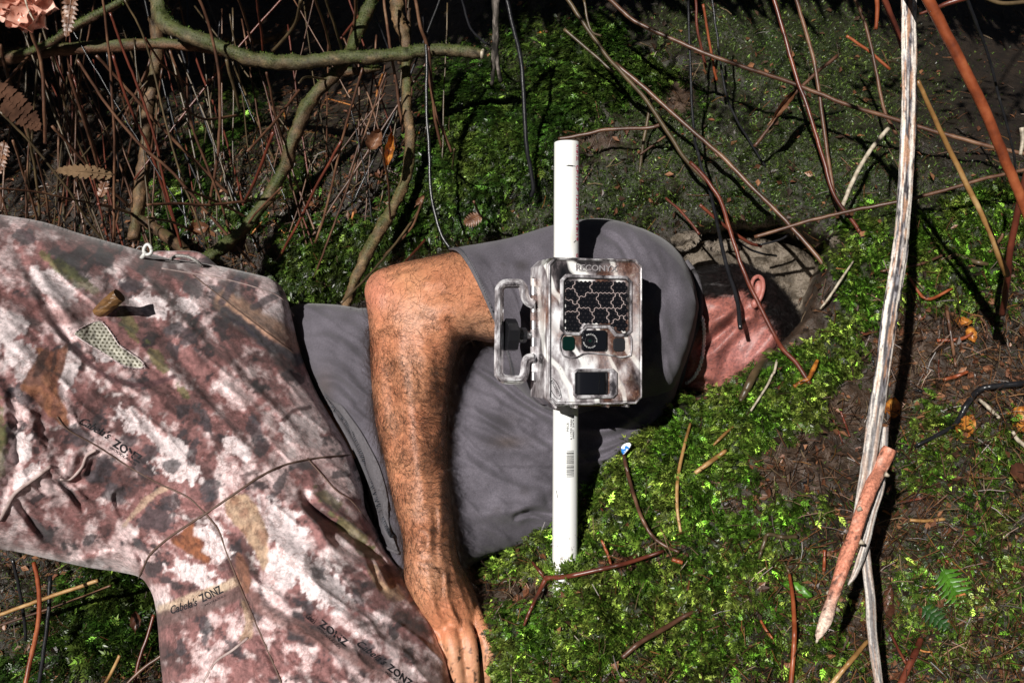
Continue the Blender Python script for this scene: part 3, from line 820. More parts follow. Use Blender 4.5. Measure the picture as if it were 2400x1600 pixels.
cc = paint_poly(cc, U_, V_2, [Z1B(1040, 690), Z1B(1110, 640), Z1B(1180, 590), Z1B(1190, 660), Z1B(1260, 700), Z1B(1240, 760), Z1B(1285, 790), Z1B(1275, 840), Z1B(1190, 800), Z1B(1110, 750)], (.24, .085, .04), (.13, .045, .028), 1)
cc = paint_poly(cc, U_, V_2, [Z1B(1450, 770), Z1B(1500, 800), Z1B(1530, 890), Z1B(1540, 960), Z1B(1510, 1020), Z1B(1450, 920), Z1B(1440, 850)], (.27, .115, .065), (.16, .07, .045))
cc = paint_poly(cc, U_, V_2, [Z1B(1480, 1050), Z1B(1550, 1180), Z1B(1540, 1290), Z1B(1470, 1310), Z1B(1500, 1200)], (.5, .36, .25), (.34, .23, .15), .8)
cc = paint_poly(cc, U_, V_2, [(860, 1320), (900, 1330), (930, 1370), (950, 1400), (920, 1410), (880, 1370)], (.42, .27, .16), (.14, .07, .05), .9)
set_color(tm, 'tint', cc)
m, nt, bs = new_mat('camouflage_cloth')
at = nt.nodes.new('ShaderNodeAttribute'); at.attribute_name = 'tint'
n1 = noise_node(nt, 160, 6, .7)
mr = nt.nodes.new('ShaderNodeMapRange'); mr.inputs['From Min'].default_value = .3; mr.inputs['From Max'].default_value = .7; mr.inputs['To Min'].default_value = .42; mr.inputs['To Max'].default_value = 1.42
nt.links.new(n1.outputs['Fac'], mr.inputs['Value'])
sc_ = nt.nodes.new('ShaderNodeVectorMath'); sc_.operation = 'SCALE'
nt.links.new(at.outputs['Color'], sc_.inputs[0]); nt.links.new(mr.outputs['Result'], sc_.inputs['Scale'])
n5_ = noise_node(nt, 70, 5, .7); r5_ = ramp(nt, [(.30, (.12, .09, .10)), (.40, (1, 1, 1))]); nt.links.new(n5_.outputs['Fac'], r5_.inputs['Fac'])
n6_ = noise_node(nt, 22, 5, .65); r6_ = ramp(nt, [(.478, (1, 1, 1)), (.492, (.35, .2, .17)), (.508, (.35, .2, .17)), (.522, (1, 1, 1))]); nt.links.new(n6_.outputs['Fac'], r6_.inputs['Fac'])
m5_ = nt.nodes.new('ShaderNodeMix'); m5_.data_type = 'RGBA'; m5_.blend_type = 'MULTIPLY'; m5_.inputs[0].default_value = .5
m6_ = nt.nodes.new('ShaderNodeMix'); m6_.data_type = 'RGBA'; m6_.blend_type = 'MULTIPLY'; m6_.inputs[0].default_value = .4
nt.links.new(sc_.outputs[0], m5_.inputs[6]); nt.links.new(r5_.outputs['Color'], m5_.inputs[7])
nt.links.new(m5_.outputs[2], m6_.inputs[6]); nt.links.new(r6_.outputs['Color'], m6_.inputs[7])
nt.links.new(m6_.outputs[2], bs.inputs['Base Color'])
bs.inputs['Roughness'].default_value = .75; bs.inputs['Specular IOR Level'].default_value = .35
bs.inputs['Sheen Weight'].default_value = .15
n2 = noise_node(nt, 900, 3, .6); add_bump(nt, bs, n2.outputs['Fac'], .35, .0006)
M['camo'] = m
trousers = tag(link('trousers', tm, M['camo'], person), 'brown and pinkish camouflage trousers')

def on_swell(S, pts, lift, n_per=8):
    q = spline(pts, n_per)[:, :2]
    return P(q[:, 0], q[:, 1], S.at(q[:, 0], q[:, 1]) - lift)
M['thread'] = mat_plain('brown_thread', (.1, .06, .045), .7)
M['thread_pale'] = mat_noise('piping_cloth', [(.3, (.2, .13, .12)), (.7, (.5, .4, .38))], 60, .7, .2)
def seam(S, pts, mat, parent, r=.0011, lift=.0002, name='seam'):
    b = MB(); b.tube(on_swell(S, pts, lift), r, 6)
    return link(name, b.mesh(name), mat, parent)
for pts, mt, r in [
    ([Z1B(350, -60), Z1B(420, 20), Z1B(600, 120), Z1B(800, 250), Z1B(980, 350), Z1B(1150, 430), Z1B(1260, 530)], 'thread', .0009),
    ([Z1B(1260, 530), Z1B(1340, 640), Z1B(1400, 800), Z1B(1480, 1000), Z1B(1580, 1230), Z1B(1720, 1560), Z1B(1790, 1800)], 'thread', .0010),
    ([Z1B(850, 930), Z1B(880, 860), Z1B(930, 770), Z1B(1060, 660), Z1B(1260, 530), Z1B(1450, 400), Z1B(1600, 300), Z1B(1740, 235), Z1B(1890, 200), Z1B(2000, 185), (820, 1066)], 'thread', .0013),
    ([Z1B(1880, 190), Z1B(1960, 280), Z1B(2060, 390), (830, 1180), (900, 1280)], 'thread', .0009),
    ([Z4(990, 390), Z4(1350, 450), Z4(1580, 510), Z4(1720, 570), Z4(1800, 680)], 'thread_pale', .0009),
    ([Z4(1180, 430), Z4(1450, 640), Z4(1700, 830), Z4(1890, 980)], 'thread', .0007),
    ([Z1B(0, 570), Z1B(50, 480), Z1B(100, 400), Z1B(220, 310), Z1B(310, 240)], 'thread_pale', .0022),
    ([Z1B(370, 320), Z1B(430, 320), Z1B(500, 250), Z1B(530, 180), Z1B(590, 140)], 'thread_pale', .0016),
    ([Z1B(1250, 1560), Z1B(1320, 1440), Z1B(1420, 1370), Z1B(1520, 1290)], 'thread_pale', .0014),
    ([Z4(960, 300), Z4(1150, 300), Z4(1240, 330), Z4(1330, 390)], 'thread_pale', .0009)]:
    seam(TR, pts, M[mt], trousers, r)
# waistband flap rising behind the hip with the zip and its pull
fl = Swell(closed_spline([(360, 590), (400, 588), (450, 588), (480, 598), (520, 630), (560, 650), (600, 690), (560, 700), (480, 680), (400, 640), (350, 610)], 5), 4, lambda u, v: 1.285 + 0 * u, .25, .3)
fm = fl.mesh('pocket_flap'); set_color(fm, 'tint', camo(fl.vu + 300, fl.vv_ + 200) * .8)
flap = link('pocket_flap', fm, M['camo'], trousers)
M['zip'] = mat_noise('zip_teeth', [(.3, (.1, .1, .1)), (.7, (.4, .38, .36))], 900, .35, .3)
b = MB()
zp = spline([(398, 608, 1.24), (415, 600, 1.23), (440, 602, 1.23), (460, 612, 1.23), (472, 622, 1.235)], 8)
zw = P(zp[:, 0], zp[:, 1], zp[:, 2])
b.tube(zw, .0016, 6)
for i in range(0, len(zw), 1): b.tube(np.array([zw[i] - Uv * .0025, zw[i] + Uv * .0025]), .0006, 4)
link('zip', b.mesh('zip'), M['zip'], trousers)
b = MB()
th = np.linspace(0, 2 * np.pi, 22)
ring = np.stack([346 + 9 * np.cos(th) * (1 - .25 * np.sin(th)), 585 - 12 * np.sin(th), 1.19 + 0 * th], 1)
b.tube(P(ring[:, 0], ring[:, 1], ring[:, 2]), .0022, 8)
b.tube(P(np.array([342, 336, 330]), np.array([590, 600, 607]), np.array([1.19, 1.19, 1.195])), .0028, 8)
link('zip_pull', b.mesh('zip_pull'), mat_plain('pale_zip_pull', (.5, .5, .48), .35), trousers)
b = MB(); b.tube(P(np.array([318, 325, 332, 338]), np.array([586, 578, 578, 584]), np.full(4, 1.19)), .0008, 6)
link('cord_loop', b.mesh('cord_loop'), M['zip'], trousers)
# torn slot with white mesh lining and a brown stick stub
Z8M = lambda x, y: (130 + x / 6.03, 640 + y / 6.03)
lin = closed_spline([Z8M(275, 845), Z8M(420, 745), Z8M(560, 690), Z8M(640, 690), Z8M(720, 760), Z8M(820, 900), Z8M(900, 1020), Z8M(1060, 1130), Z8M(1200, 1230), Z8M(1250, 1310), Z8M(1180, 1345), Z8M(1040, 1325), Z8M(900, 1270), Z8M(700, 1140), Z8M(480, 1010), Z8M(340, 920)], 4)
class Patch:
    def __init__(s, poly, step, depth_fn):
        u0, v0 = poly.min(0) - step; u1, v1 = poly.max(0) + step
        U, V = np.meshgrid(np.arange(u0, u1 + step, step), np.arange(v0, v1 + step, step))
        m = inpoly(U, V, poly)
        q = m[:-1, :-1] | m[1:, :-1] | m[:-1, 1:] | m[1:, 1:]
        near = ~m
        d, nx, ny, _, _ = seg_dist(U, V, poly, True)
        U = np.where(near, nx, U); V = np.where(near, ny, V)
        y, x = np.nonzero(q); nc_ = U.shape[1]
        s.verts = P(U, V, depth_fn(U, V)).reshape(-1, 3)
        s.faces = np.stack([(y + 1) * nc_ + x, (y + 1) * nc_ + x + 1, y * nc_ + x + 1, y * nc_ + x], -1)
        s.U, s.V = U.ravel(), V.ravel()
pt = Patch(lin, 1.6, lambda u, v: TR.at(u, v) - .0012 - .0015 * (fbm(u / 8, v / 8, 2, 3) - .5))
pm = mesh_np('mesh_lining', pt.verts, pt.faces)
au, av = (pt.U - 180) / 9.2, (pt.V - 770) / 9.2
ca, sa = math.cos(.5), math.sin(.5)
x_, y_ = au * ca + av * sa, -au * sa + av * ca
y2 = y_ + .5 * (np.floor(x_) % 2)
hole_ = np.hypot((x_ - np.floor(x_) - .5) / .32, (y2 - np.floor(y2) - .5) / .26) < 1
set_color(pm, 'tint', np.where(hole_[:, None], np.array([.09, .08, .045]), np.array([.52, .5, .42])))
lining = link('mesh_lining', pm, mat_attr('mesh_lining', 'tint', 300, .3, .7, .3, .001), trousers)
b = MB()
for k in range(150):
    i = rng.integers(0, len(lin)); q = lin[i] + rng.normal(size=2) * 1.0
    nrm_ = q - lin.mean(0); nrm_ /= np.linalg.norm(nrm_); e2 = q + nrm_ * rng.uniform(1, 4) + rng.normal(size=2) * 1.2
    b.tube(P(np.array([q[0], e2[0]]), np.array([q[1], e2[1]]), np.array([float(TR.at(*q)) - .001, float(TR.at(*e2)) - .003])), .0002, 3)
lo = np.vstack([lin, lin[:1]])
b.tube(P(lo[:, 0], lo[:, 1], TR.at(lo[:, 0], lo[:, 1]) - .001), .0007, 5)
link('frayed_edge', b.mesh('frayed_edge'), mat_plain('frayed_white', (.6, .5, .5), .8), trousers)
dd = float(TR.at(250, 720))
stub_path = P(np.array([192, 215, 240, 262, 280]), np.array([772, 752, 727, 706, 692]), dd - np.array([.000, .005, .010, .013, .015]))
stub_path = spline(stub_path, 3)
V0, F0, cp = tube_np(stub_path, np.interp(np.linspace(0, 1, len(stub_path)), [0, .3, .7, 1], [.005, .0075, .008, .0078]), 26, True, .045)
sm_ = mesh_np('stick_stub', V0, F0.tolist() + cp[0].tolist() + cp[1].tolist(), False)
tag(link('stick_stub', sm_, mat_noise('brown_stub', [(.3, (.05, .022, .008)), (.55, (.15, .075, .025)), (.8, (.28, .16, .06))], 25, .35, .5, .0008, 5, (1, 8, 8))),
    'short brown stick stub poking out of the torn slot in the trousers', 'stick')

# printed lettering lies on the cloth
def text_pts(s, size=1.0, shear=0.0, bold=0.0, fill=True):
    cu = bpy.data.curves.new('t', 'FONT'); cu.body = s; cu.size = size; cu.shear = shear; cu.offset = bold
    cu.resolution_u = 3
    o = bpy.data.objects.new('t', cu); col.objects.link(o)
    dg = bpy.context.evaluated_depsgraph_get(); dg.update()
    me = bpy.data.meshes.new_from_object(o.evaluated_get(dg))
    V = verts_of(me); F = [list(p.vertices) for p in me.polygons]
    bpy.data.objects.remove(o); bpy.data.meshes.remove(me); bpy.data.curves.remove(cu)
    return V[:, :2], F
def subdivide2(V, F):
    bm_ = bmesh.new()
    vs = [bm_.verts.new((x, y, 0)) for x, y in V]
    for f in F:
        try: bm_.faces.new([vs[i] for i in f])
        except ValueError: pass
    bmesh.ops.triangulate(bm_, faces=bm_.faces[:])
    bm_.verts.index_update()
    v = np.array([x.co[:2] for x in bm_.verts]); f = [[q.index for q in x.verts] for x in bm_.faces]
    bm_.free()
    return v, f
def print_on(surface_fn, s, origin, xdir, size, mat, parent, shear=0.0, bold=0.0, arc=0.0, flipy=1):
    """origin px of the text start, xdir px vector along the baseline"""
    V, F = text_pts(s, 1.0, shear, bold)
    V, F = subdivide2(V, F)
    w = V[:, 0].max() - V[:, 0].min()
    L = math.hypot(*xdir); ex = np.array(xdir) / L; ey = np.array([ex[1], -ex[0]])
    kx = L / w
    yy = V[:, 1] * size + arc * np.sin(np.pi * (V[:, 0] - V[:, 0].min()) / w)
    q = np.array(origin) + (V[:, 0] - V[:, 0].min())[:, None] * kx * ex + yy[:, None] * ey
    me = mesh_np('lettering', surface_fn(q[:, 0], q[:, 1]), F, False)
    return link('lettering', me, mat, parent)
M['ink'] = mat_plain('black_ink', (.012, .012, .016), .7)
tsurf = lambda u, v: P(u, v, TR.at(u, v) - .0006)
Z8T = lambda x, y: (x / 3.266, 880 + y / 3.266)
def cab(o1, e1, o2, e2, o3, e3, s1, s2, s3):
    print_on(tsurf, "Cabela's", o1, (e1[0] - o1[0], e1[1] - o1[1]), s1, M['ink'], trousers, .45, .012)
    print_on(tsurf, "ZONZ", o2, (e2[0] - o2[0], e2[1] - o2[1]), s2, M['ink'], trousers, -.2, .02)
    print_on(tsurf, "WOODLANDS", o3, (e3[0] - o3[0], e3[1] - o3[1]), s3, M['ink'], trousers, 0, 0)
cab(Z8T(605, 365), Z8T(830, 490), Z8T(850, 530), Z8T(1065, 670), Z8T(830, 550), Z8T(1035, 690), 26, 26, 8)
cab(Z1B(1050, 1145), Z1B(1215, 1090), Z1B(1235, 1075), Z1B(1370, 1010), Z1B(1255, 1098), Z1B(1385, 1035), 26, 27, 7)
cab((715, 1445), (735, 1462), (745, 1462), (810, 1515), (741, 1470), (795, 1520), 18, 22, 7)
cab((835, 1510), (900, 1560), (905, 1565), (960, 1610), (900, 1575), (950, 1615), 22, 22, 7)

# ---- grey T-shirt
SH_POLY = closed_spline([(672, 735), (690, 716), (720, 711), (790, 714), (860, 722), (950, 706), (1080, 650), (1200, 580), (1290, 537), (1380, 513), (1440, 516), (1500, 533), (1560, 563), (1598, 600),
                         (1625, 650), (1636, 710), (1632, 760), (1616, 810), (1602, 860), (1588, 910), (1570, 960), (1535, 1010), (1475, 1090), (1400, 1185), (1320, 1250), (1230, 1280), (1150, 1305), (1105, 1325),
                         (1086, 1345), (1060, 1370), (1000, 1385), (940, 1350), (905, 1295), (890, 1250), (882, 1200), (862, 1130), (832, 1060), (790, 985), (745, 910), (716, 850), (696, 800)], 4)
FIT_S = tps_fit([(690, 760, 1.37), (760, 900, 1.30), (880, 1200, 1.19), (960, 1350, 1.16), (1100, 1330, 1.19), (900, 730, 1.36), (1100, 660, 1.32), (1300, 560, 1.30), (1500, 560, 1.31), (1620, 680, 1.30), (1590, 880, 1.25),
                 (1350, 900, 1.27), (1100, 1000, 1.25), (1300, 1230, 1.215), (1450, 1100, 1.215)])
SF_ = [([(705, 745), (800, 745), (860, 790)], 12, .006, 's'), ([(705, 790), (790, 790), (865, 860)], 10, .007, 's'), ([(720, 840), (800, 860), (860, 925)], 9, .006, 's'), ([(740, 890), (800, 900), (870, 985)], 10, .004, 'g'),
       ([(1090, 905), (1150, 930), (1230, 975), (1320, 1000)], 9, .006, 's'), ([(1060, 1000), (1130, 1030), (1220, 1050), (1330, 1040)], 14, .006, 's'), ([(1065, 1060), (1150, 1110), (1240, 1145), (1300, 1140)], 12, .007, 's'),
       ([(1070, 950), (1180, 1000), (1290, 1060)], 14, .005, 'r'), ([(1110, 860), (1160, 890), (1240, 950), (1310, 985)], 7, .004, 'g'), ([(1080, 1200), (1180, 1200), (1280, 1170)], 22, .007, 'r'),
       ([(1350, 1055), (1420, 1045), (1500, 1005), (1560, 950)], 7, .009, 's'), ([(1350, 1085), (1420, 1070), (1480, 1030)], 6, .007, 's'), ([(1350, 1010), (1450, 1000), (1540, 940)], 12, .006, 'r'),
       ([(1200, 1215), (1240, 1200), (1300, 1205)], 7, .005, 'g'),
       ([(1500, 860), (1560, 800), (1600, 720), (1615, 650)], 8, .008, 's'), ([(1500, 820), (1545, 760), (1575, 690)], 8, .007, 's'), ([(1510, 890), (1570, 850), (1610, 780)], 7, .007, 's'), ([(1505, 930), (1560, 900), (1590, 850)], 7, .005, 's'),
       ([(1500, 600), (1560, 640), (1585, 700), (1580, 760)], 14, .005, 'r'), ([(1400, 560), (1460, 580), (1520, 620), (1560, 680)], 16, .005, 's'), ([(1380, 590), (1440, 600), (1500, 650), (1530, 720)], 12, .004, 'g'),
       ([(930, 1100), (960, 1180), (1000, 1260)], 14, .006, 'r'), ([(885, 1180), (905, 1225), (935, 1270)], 8, .006, 'g')]
sfold = folds(SF_)
def sh_extra(U, V, h):
    x1 = (U * .82 + V * .57); y1 = (-U * .57 + V * .82)
    rd = (1 - np.abs(2 * fbm(x1 / 210, y1 / 48, 3, 115, .6) - 1)) ** 6
    return 2.2 * sfold(U, V) - .0055 * rd - (.011 * (fbm(U / 170, V / 170, 3, 111) - .5) + .005 * (fbm(U / 60 + V / 120, V / 45, 3, 112) - .5) + .0014 * (fbm(U / 16, V / 16, 2, 113) - .5))
SH = Swell(SH_POLY, 4, lambda u, v: tps_eval(FIT_S, u, v) - .035, .74, .5, sh_extra, .66)
# sleeve: an open tube of cloth round the upper arm
rows = [((1052, 584), (1180, 884), 1.185, .072, 34, 0), ((1085, 577), (1200, 905), 1.187, .075, 32, .002), ((1140, 568), (1232, 936), 1.19, .078, 26, 0), ((1200, 556), (1268, 958), 1.195, .08, 16, 0), ((1290, 529), (1335, 972), 1.205, .084, 8, 0),
        ((1370, 514), (1410, 960), 1.215, .086, 0, 0), ((1450, 519), (1490, 940), 1.222, .093, 0, 0), ((1520, 542), (1550, 925), 1.23, .10, 0, 0), ((1560, 564), (1582, 905), 1.235, .10, 0, 0), ((1598, 601), (1604, 858), 1.24, .10, 0, 0), ((1624, 650), (1625, 792), 1.245, .09, 0, 0), ((1635, 700), (1635, 740), 1.25, .07, 0, 0), ((1638, 715), (1638, 722), 1.25, .01, 0, 0)]
rr = np.array([[a[0], a[1], b_[0], b_[1], d, r, sft] for a, b_, d, r, sft, _ in rows])
rr = spline(rr, 9); rr[:, 4] -= .028 + .014 * sstep(1150, 1250, rr[:, 0])
NT = 96
th = np.linspace(0, 2 * np.pi, NT, endpoint=False)
def sleeve_verts(rr, scale=1.0, th=th, fold=True):
    cu = (rr[:, 0] + rr[:, 2]) / 2; cv = (rr[:, 1] + rr[:, 3]) / 2; hu = (rr[:, 0] - rr[:, 2]) / 2 * scale; hv = (rr[:, 1] - rr[:, 3]) / 2 * scale
    c = np.sign(np.cos(th)) * np.abs(np.cos(th)) ** .8; s = np.sign(np.sin(th)) * np.abs(np.sin(th)) ** .55
    U = cu[:, None] + hu[:, None] * c + rr[:, 6:7] * np.maximum(s, 0)
    V = cv[:, None] + hv[:, None] * c
    Dp = rr[:, 4:5] - rr[:, 5:6] * s * scale
    if fold:
        Dp = Dp - (.012 * (fbm(U / 120, V / 120, 3, 121) - .5) + .004 * (fbm(U / 50, V / 30, 3, 122) - .5)) * (s > 0)
        rd = (1 - np.abs(2 * fbm((U * .5 + V * .86) / 200, (-U * .86 + V * .5) / 52, 3, 116, .6) - 1)) ** 6
        Dp = Dp + (1.5 * slf(U, V) - .006 * rd) * (s > .1) * sstep(1060, 1130, U)
    return U, V, Dp
slf = folds([([(1150, 600), (1230, 640), (1300, 650)], 18, .004, 'r'), ([(1260, 575), (1330, 600), (1400, 640)], 10, .004, 's'), ([(1380, 540), (1440, 560), (1470, 600), (1490, 650)], 7, .006, 'g'),
             ([(1365, 575), (1420, 570), (1460, 585)], 8, .004, 's'), ([(1490, 700), (1530, 690), (1550, 640)], 12, .004, 'r'), ([(1495, 830), (1530, 790), (1560, 730)], 7, .006, 's'), ([(1490, 880), (1520, 850), (1545, 800)], 7, .006, 's'),
             ([(1180, 900), (1230, 880), (1290, 880)], 14, .004, 's')])
U, V, Dp = sleeve_verts(rr)
sv = P(U, V, Dp).reshape(-1, 3)
mr_ = len(rr); i = np.arange(mr_ - 1)[:, None] * NT; j = np.arange(NT)[None]
sf = np.stack([i + j, i + (j + 1) % NT, i + NT + (j + 1) % NT, i + NT + j], -1).reshape(-1, 4)
allv = np.vstack([SH.verts, sv]); allf = np.vstack([SH.faces, sf + len(SH.verts)])
allu = np.concatenate([SH.vu, U.ravel()]); allvv = np.concatenate([SH.vv_, V.ravel()])
shm = mesh_np('shirt', allv, allf)
base = np.array([.090, .082, .099])
cs = base * (0.45 + 1.05 * fbm(allu / 60, allvv / 60, 5, 131))[:, None]
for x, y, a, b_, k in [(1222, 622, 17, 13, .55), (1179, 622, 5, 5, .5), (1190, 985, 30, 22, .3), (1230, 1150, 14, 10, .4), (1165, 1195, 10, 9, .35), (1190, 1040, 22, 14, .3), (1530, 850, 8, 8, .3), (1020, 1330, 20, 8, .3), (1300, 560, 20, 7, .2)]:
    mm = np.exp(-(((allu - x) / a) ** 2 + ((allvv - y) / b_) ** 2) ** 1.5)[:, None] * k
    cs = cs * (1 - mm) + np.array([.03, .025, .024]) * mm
for x, y, a, b_, k in [(1190, 1035, 40, 14, .3), (760, 905, 20, 40, .3)]:
    mm = np.exp(-(((allu - x) / a) ** 2 + ((allvv - y) / b_) ** 2))[:, None] * k
    cs = cs * (1 - mm) + np.array([.09, .06, .04]) * mm
set_color(shm, 'tint', cs)
M['shirt'] = mat_attr('grey_jersey', 'tint', 700, .3, .85, .35, .0006, 1200, .2)
M['shirt'].node_tree.nodes['Principled BSDF'].inputs['Sheen Weight'].default_value = .12
shirt = tag(link('shirt', shm, M['shirt'], person), 'worn dark grey T-shirt')
# hem bands
M['hem'] = mat_noise('grey_hem', [(.3, (.065, .06, .067)), (.7, (.115, .108, .12))], 500, .85, .3, .0005)
q = rr.copy()
k0 = 0
hb = np.vstack([q[0], q[3]]) if False else q[:5]
U, V, Dp = sleeve_verts(hb, 1.012)
inner_ = sleeve_verts(hb, .985)
Vh = np.vstack([P(U, V, Dp).reshape(-1, 3), P(*inner_).reshape(-1, 3)])
n5 = len(hb); i = np.arange(n5 - 1)[:, None] * NT
fo = np.stack([i + j, i + (j + 1) % NT, i + NT + (j + 1) % NT, i + NT + j], -1).reshape(-1, 4)
fi = fo[:, ::-1] + n5 * NT
jj = np.arange(NT)
fr = np.stack([jj, n5 * NT + jj, n5 * NT + (jj + 1) % NT, (jj + 1) % NT], -1)
hm_ = mesh_np('sleeve_hem', Vh, np.vstack([fo, fi, fr])); link('sleeve_hem', hm_, M['hem'], shirt)
HEM = [(718, 850), (735, 880), (750, 905), (775, 935), (800, 950), (820, 975), (845, 1010), (862, 1040), (885, 1085), (900, 1130), (910, 1180), (905, 1215)]
HEMo = [(718, 850), (732, 895), (752, 930), (780, 965), (805, 1005), (828, 1050), (845, 1100), (852, 1150), (868, 1195), (882, 1245), (905, 1280), (935, 1296)]
hi = spline(HEM, 6); ho = spline(HEMo, 6)
K = 7; rows_ = []
for k in range(K):
    t = k / (K - 1)
    w = hi * (1 - t) + ho * t
    dep = np.minimum(SH.at(w[:, 0], w[:, 1]), 1.16 + 0 * w[:, 0]) 
    dep = np.minimum(SH.at(w[:, 0], w[:, 1]) , TR.at(w[:, 0], w[:, 1])) - .004 - .005 * math.sin(math.pi * t)
    rows_.append(P(w[:, 0], w[:, 1], dep))
R_ = np.stack(rows_, 1); nn = R_.shape[0]
i = np.arange(nn - 1)[:, None] * K; j2 = np.arange(K - 1)[None]
ff = np.stack([i + j2, i + j2 + 1, i + K + j2 + 1, i + K + j2], -1).reshape(-1, 4)
Rb = R_.reshape(-1, 3); Rb2 = Rb + Fv * .003
link('bottom_hem', mesh_np('bottom_hem', np.vstack([Rb, Rb2]), np.vstack([ff, ff[:, ::-1] + len(Rb)])), M['hem'], shirt)
b = MB()
b.tube(P(ho[:, 0], ho[:, 1], np.minimum(SH.at(ho[:, 0], ho[:, 1]), TR.at(ho[:, 0], ho[:, 1])) - .005), .0022, 6)
link('hem_edge', b.mesh('hem_edge'), M['hem'], shirt)
# zigzag stitching in dark blue thread
M['stitch'] = mat_plain('dark_blue_thread', (.02, .03, .045), .6)
b = MB()
mid = hi * .42 + ho * .58
pth = []
for k in range(14, len(mid) - 2):
    for f_ in (0, .33, .66):
        c0 = mid[k] * (1 - f_) + mid[k + 1] * f_
        t_ = mid[k + 1] - mid[k]; t_ = t_ / np.linalg.norm(t_); nn_ = np.array([-t_[1], t_[0]])
        pth.append(c0 + nn_ * 4.5 * (1 if len(pth) % 2 else -1))
pth = np.array(pth)
b.tube(P(pth[:, 0], pth[:, 1], np.minimum(SH.at(pth[:, 0], pth[:, 1]), TR.at(pth[:, 0], pth[:, 1])) - .0102), .0006, 4)
for off, r_ in ((2, 0),):
    pass
link('stitching', b.mesh('stitching'), M['stitch'], shirt)
b = MB()
for ri in (0,):
    rr1 = rr[ri + 3:ri + 4].repeat(2, 0)
    U, V, Dp = sleeve_verts(rr1, 1.014, np.linspace(.15, np.pi - .15, 140))
    k = 0
    wp = P(U[0], V[0], Dp[0])
    for a_ in range(0, 138, 2): b.tube(wp[a_:a_ + 2], .0005, 4)
link('stitching', b.mesh('stitching'), M['stitch'], shirt)
b = MB()
zz = [(1143, 812), (1168, 866), (1200, 905), (1235, 940)]
zl = spline([(1195, 870), (1215, 890), (1240, 915), (1262, 932)], 8)[:, :2]
pz = np.array([z_ + np.array([1, -1]) * (3 if k % 2 else -3) for k, z_ in enumerate(zl)])
# ---- body: torso core, neck, head, arm and hand as one skin
parts = []
ARM = closed_spline([(1420, 575), (1300, 575), (1180, 578), (1110, 583), (1062, 590), (1004, 602), (950, 613), (905, 625), (880, 636), (862, 654), (854, 680), (857, 705), (862, 740), (866, 790), (868, 850), (872, 920), (877, 968), (884, 1014),
                     (898, 1065), (911, 1129), (927, 1200), (942, 1256), (946, 1307), (946, 1340), (951, 1375), (968, 1420), (995, 1465), (1025, 1492), (1070, 1505), (1125, 1495), (1138, 1475), (1138, 1460), (1126, 1425), (1114, 1386), (1095, 1350), (1079, 1320), (1069, 1283),
                     (1064, 1230), (1056, 1161), (1051, 1077), (1049, 1023), (1048, 981), (1053, 925), (1062, 869), (1073, 826), (1082, 806), (1094, 797), (1120, 798), (1150, 803), (1200, 805), (1300, 810), (1420, 800), (1480, 690)], 4)
FIT_ARM = tps_fit([(860, 640, 1.145), (860, 900, 1.13), (1050, 900, 1.13), (1200, 700, 1.185), (1450, 700, 1.2), (900, 1100, 1.105), (1050, 1100, 1.11), (1000, 1290, 1.075), (940, 1300, 1.08), (1075, 1300, 1.09), (1040, 1500, 1.07), (1140, 1450, 1.10)])
AF = folds([([(880, 655), (925, 640), (975, 626), (1010, 622)], 6, .004, 'g'), ([(860, 660), (880, 690), (880, 740)], 16, .006, 'r'),
            ([(1088, 800), (1070, 770), (1045, 745)], 12, .006, 'g'), ([(1000, 700), (1060, 680), (1110, 650)], 24, .003, 'g'),
            ([(960, 840), (975, 1000), (985, 1120), (990, 1200)], 26, .008, 'r'), ([(900, 760), (915, 900), (935, 1050)], 18, .004, 'g'), ([(1020, 780), (1030, 880), (1025, 980)], 16, .004, 'g'), ([(960, 640), (1010, 660), (1060, 655)], 14, .003, 'r'), ([(1030, 1100), (1032, 1180), (1030, 1260)], 9, .004, 'r'), ([(1018, 1180), (1022, 1230), (1018, 1280), (1034, 1330)], 7, .004, 'g'),
            ([(960, 1265), (985, 1245), (1010, 1262), (1000, 1290)], 14, .006, 'r'),
            ([(1032, 1290), (1042, 1350), (1050, 1410), (1078, 1470), (1088, 1510)], 6.5, .0055, 'r'), ([(1052, 1290), (1070, 1360), (1092, 1420), (1112, 1470)], 5.5, .005, 'r'), ([(1075, 1330), (1100, 1400), (1120, 1450)], 5, .004, 'r'),
            ([(1000, 1330), (1012, 1400), (1040, 1460)], 10, .004, 'r'), ([(1022, 1400), (1035, 1440), (1060, 1475)], 6, .004, 'g'), ([(1060, 1400), (1075, 1440), (1095, 1480)], 5, .004, 'g'), ([(1040, 1300), (1036, 1360), (1044, 1400)], 5, .003, 'g'),
            ([(950, 1300), (990, 1320), (1030, 1318)], 5, .0018, 'g'), ([(955, 1320), (995, 1338), (1030, 1336)], 5, .0014, 'g'),
            ([(1030, 1470), (1052, 1492), (1070, 1520)], 10, .005, 'r'), ([(1080, 1470), (1098, 1492), (1105, 1510)], 10, .005, 'r'), ([(1122, 1450), (1134, 1475), (1138, 1500)], 8, .004, 'r'),
            ([(1062, 1496), (1080, 1500), (1096, 1496)], 3, .0012, 'g'), ([(1050, 1500), (1062, 1520), (1072, 1545)], 5, .003, 'g')])
def arm_extra(U, V, h):
    return .75 * AF(U, V) - (.004 * (fbm(U / 60, V / 60, 3, 141) - .5) + .0008 * (fbm(U / 12, V / 12, 2, 142) - .5) + .0006 * (fbm(U / 5, V / 11, 2, 143) - .5))
ARMS = Swell(ARM, 3.2, lambda u, v: tps_eval(FIT_ARM, u, v) - .02 * sstep(850, 1100, u) * sstep(900, 700, v), .86, .8, arm_extra, .86)
parts.append((ARMS.verts, ARMS.faces))
